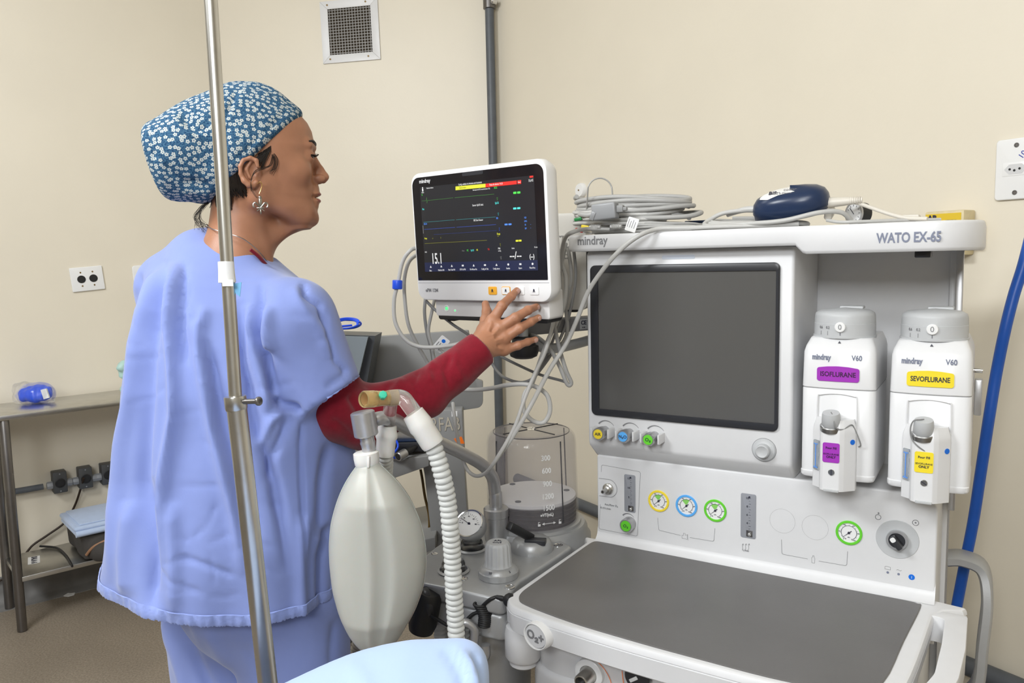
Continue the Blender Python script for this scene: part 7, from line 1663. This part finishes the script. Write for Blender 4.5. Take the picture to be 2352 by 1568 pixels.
def hp1(e, o, at, L):
    cuff(P(948, 948, 1.135), P(996, 1022, 1.135), [(.0128, 0), (.0165, .01), (.0172, .12), (.0185, .30), (.0192, .42), (.0178, .52), (.0178, .92), (.0165, 1), (.011, 1)], e, o)
h1 = corr_hose('corrugated_hose', [(990, 1014, 1.135), (1003, 1045, 1.135), (1017, 1095, 1.135), (1028, 1150, 1.14), (1034, 1210, 1.14), (1039, 1280, 1.145), (1042, 1350, 1.145), (1046, 1420, 1.15), (1050, 1500, 1.15), (1053, 1580, 1.15), V(-.078, 1.15, .62), V(-.08, 1.17, .50), V(-.09, 1.24, .44), V(-.10, 1.33, .49), V(-.105, 1.38, .60), V(-.105, 1.385, .70)], .0137, .0108, .0093, 'hose_plastic', 'white corrugated hose in front, running down right of the breathing bag', hp1)
def hp2(e, o, at, L):
    cuff(P(890, 975, 1.213), P(884, 1047, 1.213), [(.0125, 0), (.0145, .02), (.0155, .2), (.0175, .30), (.0175, .40), (.0155, .48), (.0150, .95), (.0135, 1), (.010, 1)], e, o)
h2 = corr_hose('corrugated_hose', [(884, 1042, 1.213), (884, 1070, 1.235), (882, 1120, 1.28), (878, 1200, 1.29), (872, 1300, 1.28), (866, 1400, 1.26), (860, 1500, 1.25), V(-.215, 1.25, .62), V(-.205, 1.27, .50), V(-.19, 1.34, .45), V(-.165, 1.42, .52), V(-.155, 1.46, .62), V(-.155, 1.47, .70)], .0137, .0108, .0093, 'hose_plastic', 'white corrugated hose dropping behind the breathing bag', hp2)
corr_hose('corrugated_hose', [(838, 1440, 1.52), (828, 1490, 1.52), (824, 1540, 1.52), (822, 1620, 1.52)], .020, .0165, .0085, 'hose_beige', 'beige corrugated hose low behind the breathing bag')
mat('amber_plastic', (0.88, 0.70, 0.36), .10, trans=.75, ior=1.42); mat('clear_elbow', (0.93, 0.88, 0.84), .06, trans=.85, ior=1.42); mat('mint_plug', (0.05, 0.50, 0.32), .35)
y0 = P(905, 917, 1.125); e = empty('elbow_connector', loc=y0, label='amber elbow connector with mint green plug joining the two hoses', cat='connector'); EI = Matrix.Translation(-y0)
q = MB().xf(EI); a, b = P(834, 917, 1.10), P(893, 914, 1.135); d_ = b - a; LL = d_.length
q.lathe([(.0100, .002), (.0112, 0), (.0125, .002), (.0125, LL * .40), (.0115, LL * .43), (.0120, LL * .5), (.0115, LL * .56), (.0110, LL * .9), (.0116, LL), (.0116, LL + .012), (.0098, LL + .012), (.0096, LL * .5), (.0100, .004)], a, d_, n=36, caps=False); q.build('mask_port', 'amber_plastic', e)
q = MB().xf(EI); q.lathe([(.0095, LL * .42), (.0055, LL * .40), (.0001, LL * .40)], a, d_, n=24, caps=False); q.build('inner_seat', 'amber_plastic', e)
q = MB().xf(EI); q.tube([P(893, 914, 1.135), P(915, 912, 1.14), P(928, 916, 1.14), P(938, 928, 1.138), P(954, 950, 1.135)], .0118, n=30, sub=8); q.build('elbow', 'clear_elbow', e)
q = MB().xf(EI); q.tube([P(900, 918, 1.15), P(896, 940, 1.185), P(892, 975, 1.213)], .0108, n=26); q.build('side_port', 'clear_elbow', e)
q = MB().xf(EI); c = P(878, 910, 1.115); q.lathe([(.0058, -.002), (.0062, .001), (.0062, .010), (.0052, .0115), (.0001, .0118)], c, V(.25, -.75, .35), n=7); q.build('sampling_plug', 'mint_plug', e, angle=20)

# ------------------------------------------------------------------ drip stand pole in the foreground
pu = P(538, 915, .97)
e = empty('iv_pole', loc=V(-0.315, .97, 0), label='tall stainless steel drip stand pole in front of the person', cat='drip stand'); PI_ = Matrix.Translation(-e.location)
A_, B_ = P(483.0, 2, .97), P(538, 922, .97); dU = (A_ - B_).normalized(); dB = (P(615, 1568, .97) - P(541, 912, .97)).normalized(); pf = P(541, 912, .97); foot = pf + dB * ((0.06 - pf.z) / dB.z)
q = MB().xf(PI_); q.cyl(foot, pf, .0125, n=32); q.build('lower_tube', 'steel', e)
q = MB().xf(PI_); q.cyl(pf - dU * .02, A_ + dU * .22, .0081, n=32); q.build('upper_tube', 'steel', e)
q = MB().xf(PI_); q.lathe([(.009, 0), (.0135, .0008), (.0138, .002), (.0138, .0165), (.0132, .0175), (.0132, .0185)], P(539.5, 908, .97), dB, n=32); q.build('collar', 'steel', e)
q = MB().xf(PI_); s0 = P(560, 922, .965); s1 = P(597, 921, .955); q.cyl(s0, s1, .0034, n=14); d_ = (s1 - s0).normalized(); q.cyl(s1 - d_ * .004, s1, .0058, n=16, bev=.001); q.build('clamp_screw', 'dark_steel', e)
q = MB().xf(PI_); t0, t1 = P(518.8, 600, .97), P(521.9, 651, .97); q.lathe([(.0084, 0), (.0096, .0003), (.0098, .012), (.0106, .026), (.0089, .0268)], t0, (t1 - t0), n=28); q.box((-.002, -.0112, -.003), (.0112, -.0102, .005), M=Matrix.Translation(t1)); q.build('tape_band', 'white_gloss', e)
mat('tape_blue', (0.2, 0.5, 0.8), .5)
q = MB().xf(PI_); q.prism([(0, 0), (.012, .002), (.009, -.016), (.004, -.012)], -.0005, .0005, M=basis(P(533, 652, .97), V(1, 0, 0), ZUP)); q.build('tape_scrap', 'tape_blue', e)
for k in range(5):
    a = R(72 * k + 20); q = MB().xf(PI_); q.tube([foot + V(0, 0, .06), foot + V(.12 * math.cos(a), .12 * math.sin(a), .035), foot + V(.22 * math.cos(a), .22 * math.sin(a), .0)], .011, n=10); q.build('leg', 'steel', e)
    q = MB().xf(PI_); q.lathe([(.012, -.01), (.024, -.008), (.024, .008), (.012, .01)], foot + V(.22 * math.cos(a), .22 * math.sin(a), -.036), V(-math.sin(a), math.cos(a), 0), n=18); q.build('caster', 'black_rubber', e)

# ------------------------------------------------------------------ operating table corner under a blue sheet (bottom edge)
mat('drape_blue', (0.42, 0.55, 0.84), .85, spec=.12, var=.03, vscale=5, bump=.15, bscale=80, sheen=.3)
D_ = Field((-0.62, .10, .50), (.12, 1.02, 1.06), .0065)
TT = [P(700, 1552, .80), P(860, 1510, .84), P(1000, 1486, .86), P(1048, 1496, .84)]
bx_ = [(-0.30, .30), (-0.30, .86), (-0.075, .86), (-0.03, .30)]
zt_d = P(960, 1494, .80).z
r_ = .035
ax_ = np.abs(D_.X - (-0.235)) - (.20 - r_); ay_ = np.abs(D_.Y - .50) - (.36 - r_); az_ = np.abs(D_.Z - (zt_d - .26)) - (.26 - r_)
bxx = np.sqrt(np.maximum(ax_, 0) ** 2 + np.maximum(ay_, 0) ** 2 + np.maximum(az_, 0) ** 2) + np.minimum(np.maximum(ax_, np.maximum(ay_, az_)), 0) - r_
D_.union(bxx)
slope = (D_.X + .05) * .20
D_.keep(D_.Z - (zt_d + .006 + np.minimum(0, (D_.X + .12) * .42) - .012 * np.sin((D_.Y - .3) * 6)), .03)
D_.keep(.56 - D_.Z, .002)
dv, df_ = D_.mesh(); dv = relax(dv, df_, 2)
dv = folds(dv, df_, [([(1050, 1490), (1075, 1530), (1095, 1590)], .006, 12), ([(1085, 1500), (1105, 1540), (1110, 1590)], -.005, 8), ([(1020, 1482), (1055, 1530), (1075, 1590)], -.005, 12), ([(800, 1520), (830, 1560), (850, 1600)], .003, 20)], -.2)
dv = wob(dv, df_, .002, 22, 6)
sheet = soft('blue_sheet', dv, df_, 'drape_blue', None, (-0.235, .5, .56)); tag(sheet, 'light blue sheet draped over the table corner at the bottom edge', 'sheet')
e = empty('operating_table', loc=V(-.235, .5, 0), label='table under the light blue sheet at the bottom edge', cat='table')
q = MB(); q.box((-.16, -.31, .48), (.15, .31, .553), r=.02); q.build('table_pad', 'black_rubber', e); q = MB(); q.cyl((0, 0, .06), (0, 0, .5), .06); q.build('column', 'steel', e); q = MB(); q.box((-.12, -.30, 0), (.14, .02, .07), r=.02); q.build('base', 'steel', e)

# ------------------------------------------------------------------ steel table against the left wall
t0 = PZ(0, 979, .80); t1 = PZ(288, 941, .80); tb = PZ(0, 921, .80)
td = (t1 - t0); td.z = 0; td.normalize(); tn = V(-td.y, td.x, 0); dep = abs((tb - t0).dot(tn)) 
fl_ = PZ(52, 1449, 0); TO = fl_ - td * .045 - tn * .02; TO.z = 0
TM = basis(TO, td, tn); LT = 1.25; dep = .325; LT = 1.12
tb_e = empty('steel_table', TM, label='stainless steel side table with lower shelf against the left wall', cat='table')
x0 = -.45 + .0
q = MB(); q.box((-.36, 0, .829), (LT - .12, dep, .85), r=.004); q.build('tabletop', 'steel', tb_e)
for x in (.045, LT - .2):
    for y in (.022, dep - .03):
        q = MB(); q.cyl((x, y, 0.001), (x, y, .83), .0175, n=20, bev=.003); q.build('leg', 'dark_steel', tb_e)
q = MB(); q.box((.045, .01, .196), (LT - .2, dep - .015, .216), r=.003); q.build('lower_shelf', 'steel', tb_e)
pz = TM.inverted() @ PZ(78, 1286, .216); M_ = Matrix.Translation((pz.x, pz.y, .2163)) @ Matrix.Rotation(R(-100), 4, 'Z')
q = MB(); q.box((-.045, -.021, 0), (.045, .021, .0005), M=M_); q.build('room_label', 'white_gloss', tb_e); text('SALA 6', .027, M_ @ Matrix.Translation((0, 0, .0008)), 'print_dark', tb_e, bold=.0012)
# items on it
TZ = .85
c = PZ(82, 925, TZ); e = empty('plastic_packet', loc=V(c.x, c.y, TZ), label='clear plastic packet with blue contents on the steel table', cat='packet')
K2_ = Field((-.10, -.07, -.01), (.10, .07, .085), .0035); K2_.union(K2_.ell((0, 0, .036), (.066, .042, .034))); K2_.union(K2_.ell((.02, .01, .046), (.04, .03, .026)), .01)
kv2, kf2 = K2_.mesh(); kv2 = wob(relax(kv2, kf2, 1), kf2, .003, 160, 3); kv2[:, 2] = np.maximum(kv2[:, 2], .003); soft('blue_contents', kv2, kf2, 'cord_blue', e)
mat('film_clear', (0.92, 0.94, 0.97), .12, trans=.9, alpha=.35)
K3 = Field((-.12, -.08, -.02), (.12, .08, .11), .004); K3.union(K3.cap((-.042, 0, .040), (.040, 0, .036), .046, .044)); K3.union(K3.cap((-.070, 0, .072), (-.050, .0, .072), .014, .012), .01); K3.keep(.001 - K3.Z, .003)
kv3, kf3 = K3.mesh(); kv3 = wob(kv3, kf3, .004, 110, 9); kv3[:, 2] = np.maximum(kv3[:, 2], .0008); soft('wrapper', kv3, kf3, 'film_clear', e)
mat('contents_label', (0.75, 0.75, 0.75), .4); q = MB(); q.box((.055, -.03, .006), (.078, -.022, .045), M=Matrix.Rotation(R(-14), 4, 'Y')); q.build('paper_label', 'contents_label', e)
c = PZ(283, 912, TZ); mat('mint_film', (0.50, 0.74, 0.70), .4, alpha=.85); e = empty('crumpled_wrapper', loc=V(c.x - .022, c.y + .03, TZ), label='crumpled mint and white wrapper at the edge of the blue tunic', cat='wrapper')
K4 = Field((-.08, -.06, -.01), (.10, .06, .17), .0042); K4.union(K4.cap((.02, 0, .03), (.03, 0, .06), .022, .014)); K4.union(K4.cap((.03, 0, .06), (.02, 0, .125), .013, .030), .01); K4.keep(.001 - K4.Z, .002)
kv4, kf4 = K4.mesh(); kv4 = wob(kv4, kf4, .006, 130, 4); kv4[:, 2] = np.maximum(kv4[:, 2], .0008); soft('wrapper', kv4, kf4, 'mint_film', e)
# lower shelf: bag with cloth, cord
mat('bag_fabric', (0.055, 0.050, 0.047), .9, bump=.3, bscale=300); mat('bag_piping', (0.30, 0.16, 0.09), .6); mat('cloth_blue', (0.44, 0.54, 0.74), .9, var=.04, sheen=.3)
ms = TM.inverted() @ PZ(165, 1310, .216); e = empty('dark_bag', TM @ Matrix.Translation((ms.x + .03, .0, .2175)), label='dark fabric bag with tan piping on the lower table shelf', cat='bag')
K5 = Field((-.06, -.08, -.06), (.52, .40, .24), .008)
K5.union(np.maximum(np.maximum(np.abs(K5.X - .23) - .20, np.abs(K5.Y - .15) - .14), np.abs(K5.Z - .052) - .05)); K5.union(K5.cap((.10, -.02, .035), (.36, -.02, .035), .055, .055), .03); K5.keep(.001 - K5.Z, .002)
kv5, kf5 = K5.mesh(); kv5 = relax(kv5, kf5, 3); kv5 = wob(kv5, kf5, .003, 40, 4); kv5[:, 2] = np.maximum(kv5[:, 2], .0008); soft('fabric', kv5, kf5, 'bag_fabric', e)
q = MB(); q.tube([V(.035, -.005, .03), V(.06, -.03, .065), V(.12, -.047, .086), V(.20, -.058, .088), V(.34, -.058, .088)], .006, n=8); q.build('piping', 'bag_piping', e)
e2 = empty('folded_cloth', TM @ Matrix.Translation((ms.x + .035, .0, .2175 + .1065)), label='folded light blue cloth lying on the dark bag', cat='cloth')
q = MB()
for k in range(2): q.box((-.004 * k, .0 + .004 * k, .0205 * k), (.38, .27, .0205 * k + .0195), r=.009, seg=3)
q.cyl((0.0, .003, .012), (.38, .003, .012), .0125, n=12); q.build('folds', 'cloth_blue', e2)
q = MB(); q.box((.02, .02, .0405), (.38, .26, .046), r=.002); q.build('top_fold', 'cloth_blue', e2)
mat('cord_brown', (0.03, 0.017, 0.01), .5)
sb = on_left(192, 1098, .07)
q_pts = [sb, on_left(186, 1120, .04)] + [on_left(x, y, .02) for x, y in ((172, 1160), (150, 1198), (110, 1228), (80, 1248), (66, 1262), (40, 1298), (15, 1325), (-20, 1340))]
cable('power_cord', q_pts, .0045, 'cord_brown', 'dark power cord running from the socket box down behind the table', cat='cord')
s1_, s2_, s3_, s4_ = (PZ(x, y, .2215) for x, y in ((92, 1254), (130, 1258), (152, 1276), (166, 1300)))
cable('power_cord', [s1_, s2_, s3_, s4_], .0045, 'black_rubber', 'short black cord curving across the lower table shelf', cat='cord')
c = PZ(160, 1366, 0); e = empty('paper_scrap', loc=V(c.x, c.y, 0), label='small white paper scrap on the floor under the table', cat='scrap'); q = MB(); q.prism([(-.02, -.014), (.005, -.02), (.022, -.004), (.014, .018), (-.004, .012), (-.016, .016)], .001, .003); q.build('paper', 'white_gloss', e)
# ------------------------------------------------------------------ grey equipment cart behind
YC = 1.98
ct = empty('equipment_cart', loc=V(P(1020, 1300, YC).x, YC, 0), label='grey metal equipment cart with back panel and cut out lettering', cat='cart'); CI = Matrix.Translation(-ct.location)
mat('cart_grey', (0.265, 0.265, 0.26), .5, bump=.08, bscale=500)
def cpoly(L, Y): 
    return [((P(x, y, Y) - ct.location).x, (P(x, y, Y)).z) for x, y in L]
def cplate(L, Y, t, name, rad=.004, m='cart_grey', par=None, r=.002):
    pl = roundpoly(cpoly(L, Y), rad, 5); M_ = Matrix(((1, 0, 0, 0), (0, 0, 1, Y - YC), (0, 1, 0, 0), (0, 0, 0, 1))); q = MB(); q.prism(pl, 0, t, r=r, M=M_); return q.build(name, m, par if par is not None else ct)
cplate([(640, 788), (1076, 758), (1092, 870), (1109, 875), (1109, 935), (990, 953), (640, 985)], YC + .06, .02, 'back_panel', [.002, .004, .004, .006, .018, .002, .002])
cplate([(948, 945), (1062, 940), (1068, 1100), (1082, 1300), (1090, 1568), (1100, 1800), (985, 1820), (1000, 1568), (998, 1300), (975, 1090)], YC, .05, 'upright', .004)
cplate([(640, 1090), (985, 1046), (985, 1070), (900, 1100), (640, 1120)], YC - .05, .30, 'shelf', .003)
cplate([(720, 1300), (1000, 1232), (1000, 1262), (880, 1300), (720, 1330)], YC - .05, .30, 'shelf', .003)
for k, x in enumerate((-.50, .10)):
    q = MB(); q.box((x - .03, -.14, .06), (x + .03, .32, .10), r=.01); q.build('base_rail', 'cart_grey', ct)
    for y in (-.12, .30):
        q = MB(); q.lathe([(.02, -.012), (.03, -.01), (.03, .01), (.02, .012)], (x, y, .030), (1, 0, 0)); q.build('caster', 'black_rubber', ct)
zb = .10; q = MB(); q.box((-.50, 0.0, .08), (.10, .04, .14)); q.build('base_beam', 'cart_grey', ct); q = MB(); q.box((-.03, 0, .1), (.055, .05, .42), r=.002); q.build('upright_foot', 'cart_grey', ct); q = MB(); q.box((-.50, 0.0, .1), (-.45, .04, 1.15), r=.002); q.build('upright', 'cart_grey', ct)
q = MB().xf(CI); a = P(958, 985, YC - .003); mat('cut_light', (0.52, 0.47, 0.38), .6)
pr1 = P(1015, 976, YC - .001); text('PRFAB', .052, CI @ basis(pr1, V(1, 0, .03), ZUP), 'cut_light', ct, name='cut_out_lettering', fit=.092)
p_ = P(812, 1462, 1.95); e = empty('steel_basin', loc=p_, label='shiny steel basin low behind the breathing bag, beside the trousers', cat='basin'); q = MB(); q.lathe([(.02, -.035), (.05, -.03), (.07, .0), (.075, .02), (.078, .021), (.073, .018), (.066, -.002), (.046, -.026), (.001, -.03)], (0, 0, 0), n=40, caps=False); q.build('basin', 'chrome', e)
# device with angled front on the cart
dv_ = empty('cart_device', loc=P(770, 900, 1.90), label='blue grey device with sloping screen front on the cart, behind the sleeve', cat='device'); DI = Matrix.Translation(-dv_.location)
mat('device_blue', (0.27, 0.31, 0.34), .4); mat('device_dark', (0.07, 0.075, 0.08), .4); mat('device_screen', (0.20, 0.22, 0.22), .2)
def dpl(L, y0_, y1_, nm, m, rad=.004, par=None):
    f = [P(x, y, y0_) for x, y in L]; b_ = [p + V(0, y1_ - y0_, 0) for p in f]; q = MB().xf(DI); n_ = len(L); q.add(f + b_, [tuple(range(n_))[::-1], tuple(range(n_, 2 * n_))] + [(i, (i + 1) % n_, n_ + (i + 1) % n_, n_ + i) for i in range(n_)]); return q.build(nm, m, par if par is not None else dv_, angle=30)
dpl([(640, 764), (862, 771), (838, 905), (826, 1000), (640, 1000)], 1.90, 2.0, 'case', 'device_dark')
fp = dpl([(645, 768), (845, 774), (815, 900), (806, 1000), (645, 1000)], 1.888, 1.90, 'front_panel', 'device_blue')
dpl([(650, 785), (793, 782), (775, 860), (650, 880)], 1.884, 1.888, 'screen', 'device_screen')
c_ = P(795, 745, 1.93)
def bcoil(o):
    out = []; q = MB(); q.xf(at0(o)); pts = []
    for i in range(3 * 16): a = 2 * math.pi * i / 16; w = 1 - .08 * (i // 16); pts.append(c_ + V(.033 * w * math.cos(a), .020 * math.sin(a), .004 + .011 * math.sin(a) * w - .004 * (i / 48)))
    q.tube(pts, .0022, n=7, sub=3); return [('blue_loop', q, 'cord_blue')]
dz = P(780, 762, 1.93).z
cable('blue_cable_coil', [V(c_.x - .05, 1.93, dz + .006), V(c_.x - .02, 1.92, dz + .008), V(c_.x + .02, 1.925, dz + .010), V(c_.x + .035, 1.94, dz + .018), V(c_.x + .02, 1.95, dz + .026), V(c_.x - .02, 1.95, dz + .028), V(c_.x - .045, 1.94, dz + .020), V(c_.x - .03, 1.925, dz + .014), V(c_.x + .015, 1.93, dz + .016)], .0026, 'cord_blue', 'bright blue cable coiled on top of the cart device', cat='cable coil', parts=bcoil)
# blue lead, jack plug and black pad on the shelf
shz = P(930, 1055, 1.95)
cable('blue_lead', [(850, 1030, 1.92), (880, 1045, 1.92), (903, 1040, 1.90), (914, 1025, 1.90), (908, 1010, 1.92), (895, 1012, 1.93), (880, 1030, 1.93), (902, 1050, 1.92), (925, 1048, 1.92)], .0028, 'cord_blue', 'bright blue lead looped on the cart shelf behind the red elbow', cat='cable')
a = P(914, 1049, 1.90); b = P(962, 1022, 1.96); e = empty('plug_connector', loc=a, label='black and silver round plug lying on the cart shelf', cat='plug'); d_ = b - a
q = MB(); q.lathe([(.0105, 0), (.0115, .001), (.0115, .026), (.009, .027)], (0, 0, 0), d_, n=24, caps=True); q.build('metal_sleeve', 'satin_aluminium', e)
q = MB(); q.lathe([(.0088, -.0006), (.0001, -.0008)], (0, 0, 0), d_, n=20, caps=False); q.lathe([(.0085, .027), (.009, .034), (.006, .060), (.004, .072)], (0, 0, 0), d_, n=20); q.build('boot', 'black_rubber', e)
q = MB(); q.xf(at0(P(935, 1018, 1.98))); e = empty('black_case', loc=P(935, 1018, 1.98), label='black case with navy top on the cart shelf under the red sleeve', cat='case')
q = MB(); q.box((-.09, -.03, -.016), (.05, .08, .010), r=.004); q.build('case', 'bezel_dark', e); q = MB(); q.box((-.085, -.028, .0102), (.045, .075, .016), r=.002); q.build('top', 'navy_plastic', e)
cable('thin_wire', [(1047, 952, 1.93), (1048, 975, 1.93), (1053, 1000, 1.93), (1058, 1015, 1.93)], .0022, 'cable_grey', 'thin grey wire with clip and orange flag before the cart upright', parts=lambda o: [('clip', MB().xf(at0(o)).box(P(1038, 955, 1.928), P(1050, 945, 1.92), r=.002), 'white_gloss'), ('orange_flag', MB().xf(at0(o)).prism(roundpoly([tuple(((lambda p: (p.x, p.z))(P(x, y, 1.92)))) for x, y in ((1042, 1008), (1060, 1003), (1067, 1019), (1050, 1019))], .001, 2), -1.925, -1.922, M=Matrix(((1, 0, 0, 0), (0, 0, -1, 0), (0, 1, 0, 0), (0, 0, 0, 1)))), 'orange')])
mat('wire_gold', (0.12, 0.07, 0.015), .4)
cable('hanging_cord', [(966, 1078, 2.02), (970, 1100, 2.02), (976, 1140, 2.02), (985, 1180, 2.02), (986, 1210, 2.02), (981, 1240, 2.02)], .0036, 'wire_gold', 'thin brown cord hanging below the cart shelf', cat='cord')
# ------------------------------------------------------------------ blue gas hose at the right
cable('gas_hose', [(2368, 540, 1.50), (2350, 610, 1.50), (2328, 680, 1.50), (2308, 760, 1.50), (2288, 860, 1.51), (2270, 970, 1.51), (2252, 1090, 1.52), (2235, 1200, 1.53), (2215, 1300, 1.54), (2196, 1400, 1.55), (2178, 1500, 1.56), (2150, 1680, 1.58)], .0105, 'hose_blue', 'thick blue gas hose hanging at the right of the machine', cat='hose', n=16)
